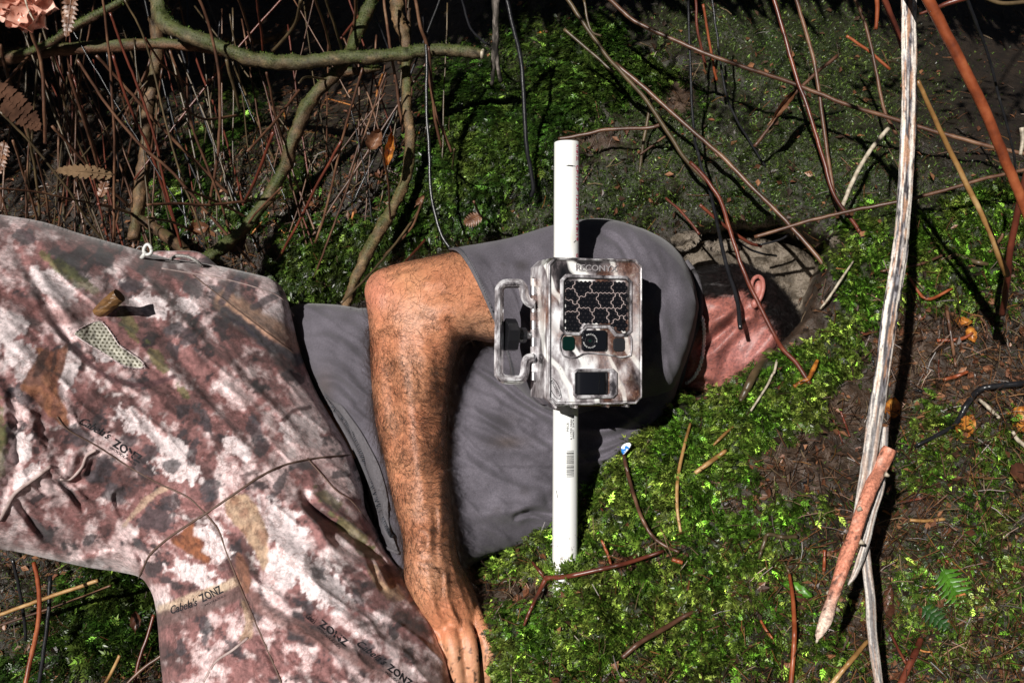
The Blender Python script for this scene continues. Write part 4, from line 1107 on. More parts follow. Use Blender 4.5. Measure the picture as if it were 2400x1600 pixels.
def finger(pts, n=14):
    q = spline(pts, 6)
    w = P(q[:, 0], q[:, 1], q[:, 2]); r = q[:, 3] / FPX * q[:, 2]
    t = np.arange(len(r)) / (len(r) - 1)
    r = r * np.where(t > .86, np.sqrt(np.clip(1 - ((t - .86) / .145) ** 2, 0.02, 1)), 1)
    V, F, c = tube_np(w, r, n, True, 0, .92)
    return V, F.tolist() + c[0].tolist() + c[1].tolist()
for f_ in [[(1000, 1450, 1.07, 18), (1020, 1500, 1.055, 18.5), (1032, 1560, 1.048, 16.5), (1045, 1620, 1.055, 18), (1052, 1690, 1.07, 16)],
           [(1040, 1440, 1.07, 18), (1058, 1500, 1.048, 20), (1069, 1560, 1.043, 17), (1076, 1630, 1.05, 19), (1080, 1720, 1.07, 16)],
           [(1076, 1440, 1.075, 18), (1097, 1495, 1.053, 19.5), (1107, 1555, 1.048, 17), (1108, 1610, 1.055, 18), (1108, 1690, 1.075, 16)],
           [(1106, 1420, 1.085, 16), (1132, 1480, 1.066, 17.5), (1145, 1530, 1.058, 16), (1140, 1575, 1.066, 17), (1132, 1630, 1.08, 15)],
           [(1085, 1370, 1.12, 17), (1118, 1430, 1.13, 18), (1140, 1490, 1.125, 16), (1146, 1540, 1.12, 14)]]:
    V_f, F_f = finger(f_)
    parts.append((V_f, F_f))
HEAD = closed_spline([(1560, 690), (1600, 655), (1640, 637), (1675, 627), (1712, 623), (1752, 627), (1792, 643), (1830, 678), (1856, 712), (1874, 750), (1880, 800), (1866, 860), (1835, 915), (1790, 960), (1730, 985), (1675, 960), (1640, 925), (1600, 912), (1540, 905), (1500, 850), (1510, 740)], 5)
HF = folds([([(1640, 760), (1690, 745), (1740, 740), (1775, 735)], 20, .010, 'r'), ([(1620, 830), (1680, 790), (1730, 740), (1760, 715)], 14, .009, 'g'), ([(1690, 905), (1700, 850), (1720, 800), (1760, 760)], 16, .004, 'g'),
            ([(1740, 880), (1780, 830), (1820, 780), (1830, 740)], 22, .012, 'r'), ([(1640, 690), (1680, 690), (1730, 700)], 14, .005, 'g'), ([(1605, 900), (1640, 895), (1680, 905)], 8, .006, 'g'), ([(1610, 800), (1625, 850), (1600, 890)], 18, .006, 'r'),
            ([(1770, 720), (1790, 735), (1820, 720)], 10, .006, 'g')])
HEADS = Swell(HEAD, 4, lambda u, v: 1.245 + .02 * (v - 780) / 150 - .02 * (1600 - u) / 200 * (u < 1600), .62, .5, lambda U, V, h: 1.5 * HF(U, V) - .003 * (fbm(U / 40, V / 40, 3, 151) - .5) - .0006 * (fbm(U / 7, V / 7, 2, 152) - .5))
parts.append((HEADS.verts, HEADS.faces))
def ellipsoid(c, ax, n=20, m=12):
    th = np.linspace(0, 2 * np.pi, n, endpoint=False); ph = np.linspace(.08, np.pi - .08, m)
    V = np.array([[math.cos(t) * math.sin(p_), math.sin(t) * math.sin(p_), math.cos(p_)] for p_ in ph for t in th])
    W = c + V[:, :1] * ax[0] + V[:, 1:2] * ax[1] + V[:, 2:] * ax[2]
    F = [[i * n + j, i * n + (j + 1) % n, (i + 1) * n + (j + 1) % n, (i + 1) * n + j] for i in range(m - 1) for j in range(n)]
    F += [[j for j in range(n)][::-1], [(m - 1) * n + j for j in range(n)]]
    return W, F
# torso core under the shirt, pelvis and thighs under the trousers, nose buried in the moss
parts.append(ellipsoid(P(1330, 880, 1.29), (Rv * .13, Uv * .10, Fv * .08)))
parts.append(ellipsoid(P(1130, 970, 1.30), (Rv * .14, Uv * .09, Fv * .06)))
parts.append(ellipsoid(P(920, 960, 1.33), (Rv * .14, Uv * .07, Fv * .04)))
parts.append(ellipsoid(P(690, 960, 1.33), (Rv * .11, Uv * .05, Fv * .035)))
parts.append(ellipsoid(P(1430, 740, 1.26), (Rv * .07, Uv * .07, Fv * .06)))
parts.append(ellipsoid(P(1540, 780, 1.27), (Rv * .07, Uv * .05, Fv * .05)))
parts.append(ellipsoid(P(1800, 950, 1.30), (Rv * .014, Uv * .02, Fv * .018)))
vs_, fs_ = [], []; k = 0
for V_f, F_f in parts:
    vs_.append(V_f)
    for f in (F_f.tolist() if isinstance(F_f, np.ndarray) else F_f): fs_.append([i + k for i in f])
    k += len(V_f)
tmp = link('body', mesh_np('body_raw', np.vstack(vs_), fs_))
md = tmp.modifiers.new('r', 'REMESH'); md.mode = 'VOXEL'; md.voxel_size = .0021; md.use_smooth_shade = True
ms = tmp.modifiers.new('s', 'SMOOTH'); ms.factor = .5; ms.iterations = 2
dg = bpy.context.evaluated_depsgraph_get()
bme = bpy.data.meshes.new_from_object(tmp.evaluated_get(dg))
bpy.data.objects.remove(tmp)
bme.name = 'body'; bme.materials.clear()
bv = verts_of(bme); bu, bvv, bd = UVD(bv)
sk = np.array([.52, .235, .125]) * (0.86 + .28 * fbm(bu / 40, bvv / 40, 4, 161))[:, None]
red = np.clip(fbm(bu / 55, bvv / 55, 3, 162) * 1.6 - .4, 0, 1)[:, None] * .45
sk = sk * (1 - red) + np.array([.52, .15, .075]) * red
pale_ = (np.exp(-(((bu - 1130) / 60) ** 2 + ((bvv - 780) / 50) ** 2)) + np.exp(-(((bu - 1000) / 60) ** 2 + ((bvv - 1330) / 60) ** 2)) * .5 + sstep(1490, 1540, bvv) * (bu < 1200) * .8)[:, None]
sk = sk * (1 - .6 * pale_) + np.array([.58, .33, .21]) * .6 * pale_
elb = np.exp(-(((bu - 880) / 40) ** 2 + ((bvv - 680) / 60) ** 2))[:, None]
sk = sk * (1 - .5 * elb) + np.array([.55, .2, .15]) * .5 * elb
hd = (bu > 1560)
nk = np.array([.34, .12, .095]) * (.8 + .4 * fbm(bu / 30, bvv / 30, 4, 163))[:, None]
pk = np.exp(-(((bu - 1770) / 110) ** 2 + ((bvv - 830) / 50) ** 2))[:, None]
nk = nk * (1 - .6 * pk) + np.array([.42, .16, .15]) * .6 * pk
stub = sstep(.35, .75, fbm(bu / 3.2, bvv / 3.2, 2, 164))[:, None] * (bvv > 690)[:, None] * .6
nk = nk * (1 - stub) + np.array([.12, .06, .06]) * stub
hairm = np.maximum(sstep(664, 640, bvv + .02 * (bu - 1700)) , sstep(0, 26, (bu - 1796) * .8 - (bvv - 690) * .42))
HAIRL = spline([(1560, 690), (1640, 697), (1700, 694), (1745, 684), (1760, 700), (1790, 720), (1804, 756), (1838, 800), (1880, 818)], 6)[:, :2]
dh, _, _, sideh, _ = seg_dist(bu, bvv, HAIRL)
hairm = sstep(-8, 14, -sideh * dh + 16 * (fbm(bu / 12, bvv / 12, 3, 165) - .5))
hair_ = hairm[:, None] * .96
nk = nk * (1 - hair_) + np.array([.012, .010, .011]) * hair_
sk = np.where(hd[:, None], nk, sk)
dirt = (sstep(.66, .74, fbm(bu / 9, bvv / 9, 3, 166)) * sstep(1480, 1540, bvv))[:, None]
sk = sk * (1 - dirt) + np.array([.05, .03, .02]) * dirt
set_color(bme, 'tint', sk)
M['skin'] = mat_attr('skin', 'tint', 220, .2, .42, .55, .0009, 600, .5)
sb = M['skin'].node_tree.nodes['Principled BSDF']
sb.inputs['Subsurface Weight'].default_value = .08
sb.inputs['Subsurface Radius'].default_value = (.006, .002, .001)
sb.inputs['Subsurface Scale'].default_value = .6
body = link('body', bme, M['skin'], person)
bme.polygons.foreach_set('use_smooth', np.full(len(bme.polygons), True, bool))
bn = normals_of(bme)

# crew collar
COL = [(1606, 612), (1630, 648), (1640, 700), (1637, 745), (1622, 790), (1606, 840), (1596, 880), (1582, 922), (1562, 962)]
b = MB()
cd = np.array([1.25, 1.225, 1.20, 1.19, 1.185, 1.185, 1.19, 1.20, 1.215])
cp_ = spline(np.column_stack([np.array(COL), cd]), 8)
b.tube(P(cp_[:, 0], cp_[:, 1], HEADS.at(cp_[:, 0], cp_[:, 1]) - .002), .0045, 12, 0, 1.0)
link('collar', b.mesh('collar'), M['hem'], shirt)

# ear
b = MB()
EC = np.array([1778., 680.])
er = spline([(1768, 700, 1.195, 5), (1759, 682, 1.187, 5), (1756, 662, 1.182, 5.5), (1763, 646, 1.18, 6), (1778, 640, 1.18, 6.5), (1790, 650, 1.182, 6.5), (1793, 672, 1.184, 6.5), (1788, 694, 1.188, 6), (1780, 710, 1.193, 6), (1772, 722, 1.197, 6.5), (1764, 716, 1.20, 5)], 6)
er[:, 2] = 0; er[:, :2] = EC + (er[:, :2] - EC) * np.array([.72, .8]); eh = HEADS.at(er[:, 0], er[:, 1]) - .003 - .008 * np.clip((er[:, 0] - 1766) / 26, 0, 1); b.tube(P(er[:, 0], er[:, 1], eh), er[:, 3] / FPX * 1.19 * .8, 12)
er2 = spline([(1774, 656, 1.19, 4), (1783, 664, 1.188, 4), (1782, 684, 1.19, 4), (1774, 700, 1.194, 4)], 6)
er2[:, :2] = EC + (er2[:, :2] - EC) * .8; b.tube(P(er2[:, 0], er2[:, 1], HEADS.at(er2[:, 0], er2[:, 1]) - .006), er2[:, 3] / FPX * 1.19, 10)
W, Fe = ellipsoid(P(1779, 682, float(HEADS.at(1779, 682)) - .002), (Rv * .0065, Uv * .013, Fv * .005)); b.add(W, Fe)
W, Fe = ellipsoid(P(1768, 712, float(HEADS.at(1768, 712)) - .003), (Rv * .0042, Uv * .0055, Fv * .004)); b.add(W, Fe)
em = b.mesh('ear')
set_color(em, 'tint', np.array([.36, .13, .105]) * np.ones((len(em.vertices), 1)))
link('ear', em, M['skin'], person)

# hairs grown from the skin: thin three-sided strands
def strands(name, roots, nrm, flow_fn, length, width, curl, color, mat_rough, parent, segs=5):
    n = len(roots)
    t = flow_fn(roots, nrm) + rng.normal(size=(n, 3)) * (.6 if 'arm' in name else .35)
    t /= np.linalg.norm(t, axis=1)[:, None]
    side_ = np.cross(t, nrm); side_ /= np.linalg.norm(side_, axis=1)[:, None] + 1e-9
    L = length * rng.uniform(.6, 1.3, n)
    lift = rng.uniform(.08, .35, n); cu = rng.normal(size=n) * curl
    s = np.linspace(0, 1, segs)
    path = roots[:, None] + (t[:, None] * s[None, :, None] + nrm[:, None] * (lift[:, None] * (s * (1 - .75 * s))[None])[..., None] + side_[:, None] * (cu[:, None] * (s ** 2)[None])[..., None]) * L[:, None, None]
    w = width * (1 - .75 * s)[None, :, None] * rng.uniform(.7, 1.3, (n, 1, 1))
    V = np.stack([path + side_[:, None] * w, path - side_[:, None] * w * .5 + nrm[:, None] * w * .87, path - side_[:, None] * w * .5 - nrm[:, None] * w * .87], 2).reshape(-1, 3)
    base = np.arange(n)[:, None, None] * segs * 3
    i = np.arange(segs - 1)[None, :, None] * 3; j = np.arange(3)[None, None]
    F = np.stack([base + i + j, base + i + (j + 1) % 3, base + i + 3 + (j + 1) % 3, base + i + 3 + j], -1).reshape(-1, 4)
    m_ = mat_plain(name + '_fibre', color, mat_rough, .4)
    return tag(link(name, mesh_np(name, V, F), m_, parent), kind='stuff')
front = (bn @ -Fv > -.25) & (bd < 1.2)
arm_m = front & (bu < 1175) & (bvv > 560) & (bvv < 1500)
dens = np.where(bvv < 740, .35, 1.0) * sstep(1500, 1290, bvv) * (1 - .85 * np.exp(-(((bu - 1130) / 50) ** 2 + ((bvv - 790) / 45) ** 2))) * (.5 + 1.0 * fbm(bu / 40, bvv / 40, 3, 170)) * np.where((bu < 900) & (bvv < 760), .4, 1) + .5 * ((bu > 1015) & (bvv > 800) & (bvv < 1200))
w_ = np.where(arm_m, dens, 0); idx = rng.choice(len(bv), 16000, p=w_ / w_.sum())
def arm_flow(r, n):
    u, v, d = UVD(r)
    ang = np.where(v < 760, 2.0, 0) + (fbm(u / 60, v / 60, 3, 171) - .5) * 5 + np.clip((v - 800) / 600, 0, 1) * -.2
    base_a = np.where(v > 760, -.35, -.9)
    a = base_a + ang * .8
    f = Rv * np.cos(a)[:, None] + Uv * np.sin(a)[:, None]
    f = f - np.sum(f * n, 1)[:, None] * n
    return f / (np.linalg.norm(f, axis=1)[:, None] + 1e-9)
strands('arm_hair', bv[idx] + rng.normal(size=(len(idx), 3)) * .001, bn[idx], arm_flow, .018, .000115, 1.2, (.022, .009, .004), .4, person, 8)
hm2 = front_h = (bu > 1600) & (hairm > .45) & (bn @ -Fv > -.4) & (bd < 1.35)
hi_ = np.nonzero(hm2)[0]
if len(hi_):
    idx = rng.choice(hi_, 15000)
    strands('head_hair', bv[idx] + rng.normal(size=(len(idx), 3)) * .001, bn[idx], lambda r, n: (Rv * -.8 + Uv * -.35) - np.sum((Rv * -.8 + Uv * -.35) * n, 1)[:, None] * n, .011, .00016, .3, (.008, .006, .006), .4, person, 4)
st = (bu > 1600) & (bn @ -Fv > 0) & (hairm < .5) & (bvv > 700) & (bd < 1.3)
si = np.nonzero(st)[0]; idx = rng.choice(si, 3500)
strands('stubble', bv[idx] + rng.normal(size=(len(idx), 3)) * .0008, bn[idx], lambda r, n: (Rv * -.6 + Uv * -.3) - np.sum((Rv * -.6 + Uv * -.3) * n, 1)[:, None] * n, .0035, .00013, .1, (.03, .015, .015), .5, person, 3)
# silver chain
M['silver'] = mat_plain('silver', (.92, .93, .95), .3, .5, .7)
ck = spline([(1646, 742, 1.20), (1650, 775, 1.185), (1649, 810, 1.178), (1645, 840, 1.176), (1637, 866, 1.18), (1624, 886, 1.188), (1606, 900, 1.195)], 12)
cw = P(ck[:, 0], ck[:, 1], HEADS.at(ck[:, 0], ck[:, 1]) - .007)
b = MB()
seglen = np.linalg.norm(np.diff(cw, axis=0), axis=1); cum = np.r_[0, np.cumsum(seglen)]
k = 0
for s_ in np.arange(0, cum[-1] - .002, .0028):
    p_ = np.array([np.interp(s_, cum, cw[:, a]) for a in range(3)]); p2 = np.array([np.interp(s_ + .003, cum, cw[:, a]) for a in range(3)])
    t_ = (p2 - p_); t_ /= np.linalg.norm(t_); n_ = np.cross(t_, Fv); n_ /= np.linalg.norm(n_)
    o_ = n_ if k % 2 else Fv * .8 + n_ * .6
    th2 = np.linspace(0, 2 * np.pi, 9)
    b.tube(p_ + t_ * .0014 + np.cos(th2)[:, None] * t_ * .0023 + np.sin(th2)[:, None] * o_ * .0018, .0009, 5)
    k += 1
link('necklace', b.mesh('necklace'), M['silver'], person)
# ------------------------------------------------------------------ white pipe standing in the moss
PX0, PD, PR = 1328.5, 1.05, 0.01335
pipe = empty('plastic_pipe', P(1325, 1350, PD), 'white plastic pipe standing upright in the moss in front of the man', 'pipe')
def pole_axis(v): return P(PX0 + (v - 335) * (1324 - PX0) / 1000, v, PD)
NTH = 48; th = np.linspace(0, 2 * np.pi, NTH, endpoint=False)
vsamp = np.concatenate([[334, 335, 336], np.linspace(345, 1400, 60)])
ring_ = []
for k, v in enumerate(vsamp):
    r = PR - (.0006 if k == 0 else .0001 if k == 1 else 0)
    ring_.append(pole_axis(v) + r * (np.cos(th)[:, None] * Rv - np.sin(th)[:, None] * Fv))
for k, v in enumerate(vsamp[::-1]):
    ring_.append(pole_axis(v) + (PR - .0028) * (np.cos(th)[:, None] * Rv - np.sin(th)[:, None] * Fv))
Vp = np.vstack(ring_); mm = len(ring_)
i = np.arange(mm)[:, None] * NTH; j = np.arange(NTH)[None]; i2 = ((np.arange(mm) + 1) % mm)[:, None] * NTH
Fp = np.stack([i2 + j, i2 + (j + 1) % NTH, i + (j + 1) % NTH, i + j], -1).reshape(-1, 4)
pm = mesh_np('tube', Vp, Fp)
uu_, vv_, _ = UVD(Vp)
c = np.full((len(Vp), 3), .8) * np.array([1, 1, .985])
set_color(pm, 'tint', c)
m, nt, bs = new_mat('white_plastic')
n1 = noise_node(nt, 260, 3, .6); r1 = ramp(nt, [(.0, (.8, .8, .785)), (.60, (.8, .8, .785)), (.66, (.12, .09, .07))])
nt.links.new(n1.outputs['Fac'], r1.inputs['Fac'])
n2 = noise_node(nt, 14, 4, .6, stretch=(1, 1, .25)); r2 = ramp(nt, [(.0, (.8, .81, .8)), (.52, (.8, .81, .8)), (.72, (.6, .55, .45))])
nt.links.new(n2.outputs['Fac'], r2.inputs['Fac'])
mx = nt.nodes.new('ShaderNodeMix'); mx.data_type = 'RGBA'; mx.blend_type = 'MULTIPLY'; mx.inputs[0].default_value = .9
sc2 = nt.nodes.new('ShaderNodeTexCoord'); sx = nt.nodes.new('ShaderNodeSeparateXYZ'); nt.links.new(sc2.outputs['Object'], sx.inputs[0])
zr = nt.nodes.new('ShaderNodeMapRange'); zr.inputs['From Min'].default_value = float(pole_axis(1200)[2]); zr.inputs['From Max'].default_value = float(pole_axis(1330)[2])
nt.links.new(sx.outputs['Z'], zr.inputs['Value'])
mw = nt.nodes.new('ShaderNodeMix'); mw.data_type = 'RGBA'; nt.links.new(zr.outputs['Result'], mw.inputs[0])
nt.links.new(r2.outputs['Color'], mw.inputs[6]); nt.links.new(r1.outputs['Color'], mw.inputs[7])
nt.links.new(mw.outputs[2], bs.inputs['Base Color'])
bs.inputs['Roughness'].default_value = .35
M['pvc'] = m
link('tube', pm, M['pvc'], pipe)
def pole_surf(u, v):
    u = np.asarray(u, float); v = np.asarray(v, float)
    cx = PX0 + (v - 335) * (1324 - PX0) / 1000
    x = (u - cx) / FPX * PD
    x = np.clip(x / (PR + .00025), -.999, .999)
    return pole_axis(v) + (PR + .00025) * (x[..., None] * Rv - np.sqrt(1 - x * x)[..., None] * Fv)
M['red_ink'] = mat_plain('red_ink', (.55, .02, .1), .5)
for s, v0, v1 in [('X1#12L', 341, 381), ('CP-112-P', 391, 450), ('12/21/14', 460, 518), ('16:19', 528, 566), ('G', 596, 604)]:
    o = print_on(pole_surf, s, (1349.0, v0), (0, v1 - v0), 8.0, M['red_ink'], pipe, 0, .012)
for s, u, v0, v1, sz in [('PIECE', 1331, 1008, 988, 6.0), ('6 11942 06661 2', 1338.5, 1027, 970, 5.0), ('04007  3/4"X10\'', 1344, 1025, 970, 5.0)]:
    print_on(pole_surf, s, (u, v0), (0, v1 - v0), sz * 1.15, M['ink'], pipe, 0, .012)
b = MB(); v = 1052.5
rb = random.Random(4)
while v < 1113:
    h = rb.choice([.7, .7, 1.3, 2.0]); 
    uu2 = np.linspace(1326, 1343.5, 8)
    a = pole_surf(uu2, np.full(8, v)); c2 = pole_surf(uu2, np.full(8, v + h))
    b.add(np.vstack([a, c2]), [[k, k + 1, k + 9, k + 8] for k in range(7)])
    v += h + rb.choice([.7, .7, 1.2, 1.8])
link('barcode', b.mesh('barcode'), M['ink'], pipe)
b = MB()
for u0, v0, u1, v1, w in [(1322, 393, 1347, 394, .0003), (1328, 393.3, 1341, 394, .0007), (1303, 1145, 1306, 1162, .0003), (1349, 565, 1343, 571, .0003)]:
    uu2 = np.linspace(u0, u1, 8); b.tube(pole_surf(uu2, np.linspace(v0, v1, 8)), w, 4)
tag(link('scratches', b.mesh('scratches'), mat_plain('dark_scuff', (.05, .05, .05), .6), pipe), kind='stuff')

# ------------------------------------------------------------------ wildlife camera clamped to the pipe
AL = math.radians(17)
ex = Rv * math.cos(AL) + Fv * math.sin(AL)
en = -Fv * math.cos(AL) + Rv * math.sin(AL)
ey = Uv
ORG = P(1140 + 915 / 3.564, 560 + 765 / 3.564, 1.0)
KX = 1 / 3.564 / FPX * 1.0 / math.cos(AL); KY = 1 / 3.564 / FPX * 1.0
def LC(pts, z):
    q = np.asarray(pts, float)
    return ORG + ((q[:, 0] - 915) * KX)[:, None] * ex - ((q[:, 1] - 765) * KY)[:, None] * ey + np.asarray(z)[..., None] * en * .001
def LR(pts, z):
    """points traced in the photograph, on the plane z mm from the door"""
    q = np.asarray(pts, float); z = np.broadcast_to(np.asarray(z, float), (len(q),))
    u = 1140 + q[:, 0] / 3.564; v = 560 + q[:, 1] / 3.564
    dr = P(u, v, np.ones(len(q))) - CAM
    pl = ORG + z[:, None] * .001 * en
    t = np.sum((pl - CAM) * en, 1) / (dr @ en)
    return CAM + dr * t[:, None]
def off_poly(poly, d):
    p = np.asarray(poly, float); n = len(p)
    area = .5 * np.sum(p[:, 0] * np.roll(p[:, 1], -1) - np.roll(p[:, 0], -1) * p[:, 1])
    sg = 1 if area > 0 else -1
    out = []
    for i in range(n):
        a, b_, c = p[i - 1], p[i], p[(i + 1) % n]
        e1 = (b_ - a) / (np.linalg.norm(b_ - a) + 1e-9); e2 = (c - b_) / (np.linalg.norm(c - b_) + 1e-9)
        n1 = np.array([-e1[1], e1[0]]) * sg; n2 = np.array([-e2[1], e2[0]]) * sg
        m_ = n1 + n2; m_ /= max(m_ @ n1 * 1.0, .35) / 1.0 if False else (np.linalg.norm(m_) + 1e-9)
        out.append(b_ + m_ * d / max(m_ @ n1, .4))
    return np.array(out)
def layers(b, levels, cap0=True, cap1=True, fn=None):
    """levels: list of (poly, z mm) joined by side walls"""
    n = len(levels[0][0]); V = np.vstack([(fn or LC)(p, np.full(n, z)) for p, z in levels]); F = []
    for k in range(len(levels) - 1):
        for i in range(n):
            F.append([k * n + i, k * n + (i + 1) % n, (k + 1) * n + (i + 1) % n, (k + 1) * n + i])
    if cap0: F.append(list(range(n))[::-1])
    if cap1: F.append([(len(levels) - 1) * n + i for i in range(n)])
    b.add(V, F)
def plate(b, poly, z0, z1, ch=1.0, cap0=True):
    chz = ch / 0.1149
    layers(b, [(poly, z0), (poly, z1 - ch), (off_poly(poly, chz * .35), z1 - ch * .35), (off_poly(poly, chz), z1)], cap0)
def ringp(b, outer, inner, z0, z1, ch=.5):
    c_ = ch / .1149
    layers(b, [(outer, z0), (outer, z1 - ch), (off_poly(outer, c_), z1), (off_poly(inner, -c_), z1), (inner, z1 - ch), (inner, z0)], False, False)
def finish(b, name, mat, parent):
    me = b.mesh(name, False)
    bm_ = bmesh.new(); bm_.from_mesh(me); bmesh.ops.recalc_face_normals(bm_, faces=bm_.faces[:]); bm_.to_mesh(me); bm_.free()
    return link(name, me, mat, parent)
# casing material: print of bark, pale stalks and blurred grey under a clear gloss
def case_mat():
    m, nt, bs = new_mat('gloss_camouflage_plastic')
    a = noise_node(nt, 34, 5, .6, stretch=(1.3, 1, .55)); r = ramp(nt, [(.34, (.008, .008, .009)), (.43, (.035, .03, .032)), (.48, (.14, .12, .125)), (.52, (.28, .25, .26)), (.57, (.48, .45, .47)), (.64, (.9, .9, .92))])  # white share of the ramp raised to stand in for glossy highlights
    nt.links.new(a.outputs['Fac'], r.inputs['Fac'])
    tc = nt.nodes.new('ShaderNodeTexCoord'); mp = nt.nodes.new('ShaderNodeMapping'); mp.inputs['Rotation'].default_value = (0, .35, 0)
    nt.links.new(tc.outputs['Object'], mp.inputs['Vector'])
    w = nt.nodes.new('ShaderNodeTexWave'); w.inputs['Scale'].default_value = 11; w.inputs['Distortion'].default_value = 7; w.inputs['Detail'].default_value = 2; w.inputs['Detail Scale'].default_value = 1.2
    nt.links.new(mp.outputs['Vector'], w.inputs['Vector'])
    rw = ramp(nt, [(.86, (0, 0, 0)), (.97, (1, 1, 1))]); nt.links.new(w.outputs['Fac'], rw.inputs['Fac'])
    mx = nt.nodes.new('ShaderNodeMix'); mx.data_type = 'RGBA'
    nt.links.new(rw.outputs['Color'], mx.inputs[0]); nt.links.new(r.outputs['Color'], mx.inputs[6]); mx.inputs[7].default_value = (.88, .87, .85, 1)
    n3 = noise_node(nt, 9, 2, .4); r3 = ramp(nt, [(.52, (0, 0, 0)), (.56, (1, 1, 1)), (.58, (1, 1, 1)), (.62, (0, 0, 0))]); nt.links.new(n3.outputs['Fac'], r3.inputs['Fac'])
    n4 = noise_node(nt, 260, 5, .7); r4 = ramp(nt, [(.35, (.06, .02, .012)), (.55, (.28, .12, .07)), (.65, (.5, .42, .34))]); nt.links.new(n4.outputs['Fac'], r4.inputs['Fac'])
    mx2 = nt.nodes.new('ShaderNodeMix'); mx2.data_type = 'RGBA'
    mul = nt.nodes.new('ShaderNodeMath'); mul.operation = 'MULTIPLY'; mul.inputs[1].default_value = .45
    nt.links.new(r3.outputs['Color'], mul.inputs[0]); nt.links.new(mul.outputs[0], mx2.inputs[0]); nt.links.new(mx.outputs[2], mx2.inputs[6]); nt.links.new(r4.outputs['Color'], mx2.inputs[7])
    nt.links.new(mx2.outputs[2], bs.inputs['Base Color'])
    bs.inputs['Roughness'].default_value = .28; bs.inputs['Metallic'].default_value = .1; bs.inputs['Coat Weight'].default_value = 1; bs.inputs['Coat Roughness'].default_value = .12
    n5 = noise_node(nt, 60, 3, .5); add_bump(nt, bs, n5.outputs['Fac'], .35, .003)
    return m
M['case'] = case_mat()
M['case_rim'] = mat_noise('case_edge_highlight', [(.35, (.05, .045, .05)), (.5, (.38, .35, .37)), (.6, (.8, .79, .82))], 90, .2, .3, .002, 4, (1, 1, .5), coat=1.0)  # pale ramp paints bright bevel highlights into the rims and frames
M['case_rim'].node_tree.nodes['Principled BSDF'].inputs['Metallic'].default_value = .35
M['black_gloss'] = mat_plain('black_gloss', (.006, .006, .008), .12, .6, 0, .5)
M['black_matte'] = mat_plain('black_plastic', (.01, .01, .012), .3, .5)
M['steel'] = mat_plain('steel', (.5, .5, .52), .28, .5, 1.0)
M['rubber'] = mat_plain('dark_gasket', (.02, .018, .018), .6)
tcam = empty('wildlife_camera', LC([(915, 1390)], np.array([-30.]))[0], 'camouflage patterned wildlife camera box clamped to the white pipe', 'camera')
cham = lambda x0, y0, x1, y1, c: [(x0 + c, y0), (x1 - c, y0), (x1, y0 + c), (x1, y1 - c), (x1 - c, y1), (x0 + c, y1), (x0, y1 - c), (x0, y0 + c)]
# back shell
b = MB(); plate(b, cham(512, 158, 1322, 1392, 62), -56, -9, 3)
shell = finish(b, 'shell', M['case'], tcam)
b = MB(); plate(b, cham(520, 168, 1312, 1384, 55), -9, -7, .3)
finish(b, 'gasket', M['rubber'], tcam)
b = MB(); plate(b, cham(510, 160, 1318, 1388, 58), -7, 0, 1.6)
door = finish(b, 'front_door', M['case'], tcam)
b = MB()
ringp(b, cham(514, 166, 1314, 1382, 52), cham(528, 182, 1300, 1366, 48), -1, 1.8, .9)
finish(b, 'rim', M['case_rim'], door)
b = MB(); ringp(b, cham(533, 188, 1294, 1360, 46), cham(538, 193, 1289, 1355, 44), -.5, .12, .05)
finish(b, 'groove', M['rubber'], door)
# infrared window: frame, black hexagon cells, pale ribs
OCT = [(667, 330), (1168, 334), (1196, 362), (1196, 758), (1166, 786), (1088, 786), (1032, 716), (824, 716), (762, 776), (664, 772), (636, 742), (640, 358)]
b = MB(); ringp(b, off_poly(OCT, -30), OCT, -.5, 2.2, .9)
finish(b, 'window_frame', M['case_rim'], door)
b = MB(); ringp(b, off_poly(OCT, -4), off_poly(OCT, 1), .0, 2.35, .1)
finish(b, 'groove', M['rubber'], door)
hexr = 21.0
cells = []
rowh = hexr * 1.5; colw = hexr * math.sqrt(3)
seeds = [(665, 395), (770, 400), (930, 400), (1010, 390), (1130, 400), (850, 530), (700, 460), (1050, 520), (1160, 480), (660, 580), (690, 690), (830, 660), (960, 650), (1060, 600), (1150, 570), (1080, 690), (1150, 680), (740, 600), (1000, 470), (900, 590)]
seeds = [(660, 380), (765, 410), (960, 390), (1140, 400), (690, 470), (850, 530), (1010, 520), (1100, 540), (1170, 500), (655, 570), (700, 670), (820, 640), (965, 640), (1060, 640), (1140, 600), (1120, 710), (1190, 640)]
octa = off_poly(OCT, 16)
for r_ in range(-1, 18):
    for c_ in range(-1, 18):
        x = 640 + c_ * colw + (colw / 2 if r_ % 2 else 0); y = 372 + r_ * rowh
        if inpoly(np.array([x]), np.array([y]), octa)[0]:
            cells.append((x, y, int(np.argmin([math.hypot((x - a), (y - b_) * 1.1) for a, b_ in seeds]))))
circ = lambda x, y, r, n=28: [(x + r * math.cos(2 * math.pi * k / n), y + r * math.sin(2 * math.pi * k / n)) for k in range(n)]
hexv = lambda x, y, r: [(x + r * math.sin(math.pi / 3 * k), y - r * math.cos(math.pi / 3 * k)) for k in range(6)]
panel = MB(); rib = MB()
for x, y, g in cells:
    layers(panel, [(hexv(x, y, hexr * 1.0), .05), (hexv(x, y, hexr * .98), 1.0 + .35 * ((g * 7) % 3)), (hexv(x, y, hexr * .8), .9 + .35 * ((g * 7) % 3))], False, True)
leds = MB()
for x, y, g in cells:
    z9 = .9 + .35 * ((g * 7) % 3)
    layers(leds, [(circ(x, y, 8, 8), z9), (circ(x, y, 7, 8), z9 + .5), (circ(x, y, 3, 8), z9 + .9)], False, True)
lut = {(round(x), round(y)): g for x, y, g in cells}
def cell_at(x, y):
    for (cx, cy), g in lut.items():
        if abs(cx - x) < 4 and abs(cy - y) < 4: return g
    return None
done = set()
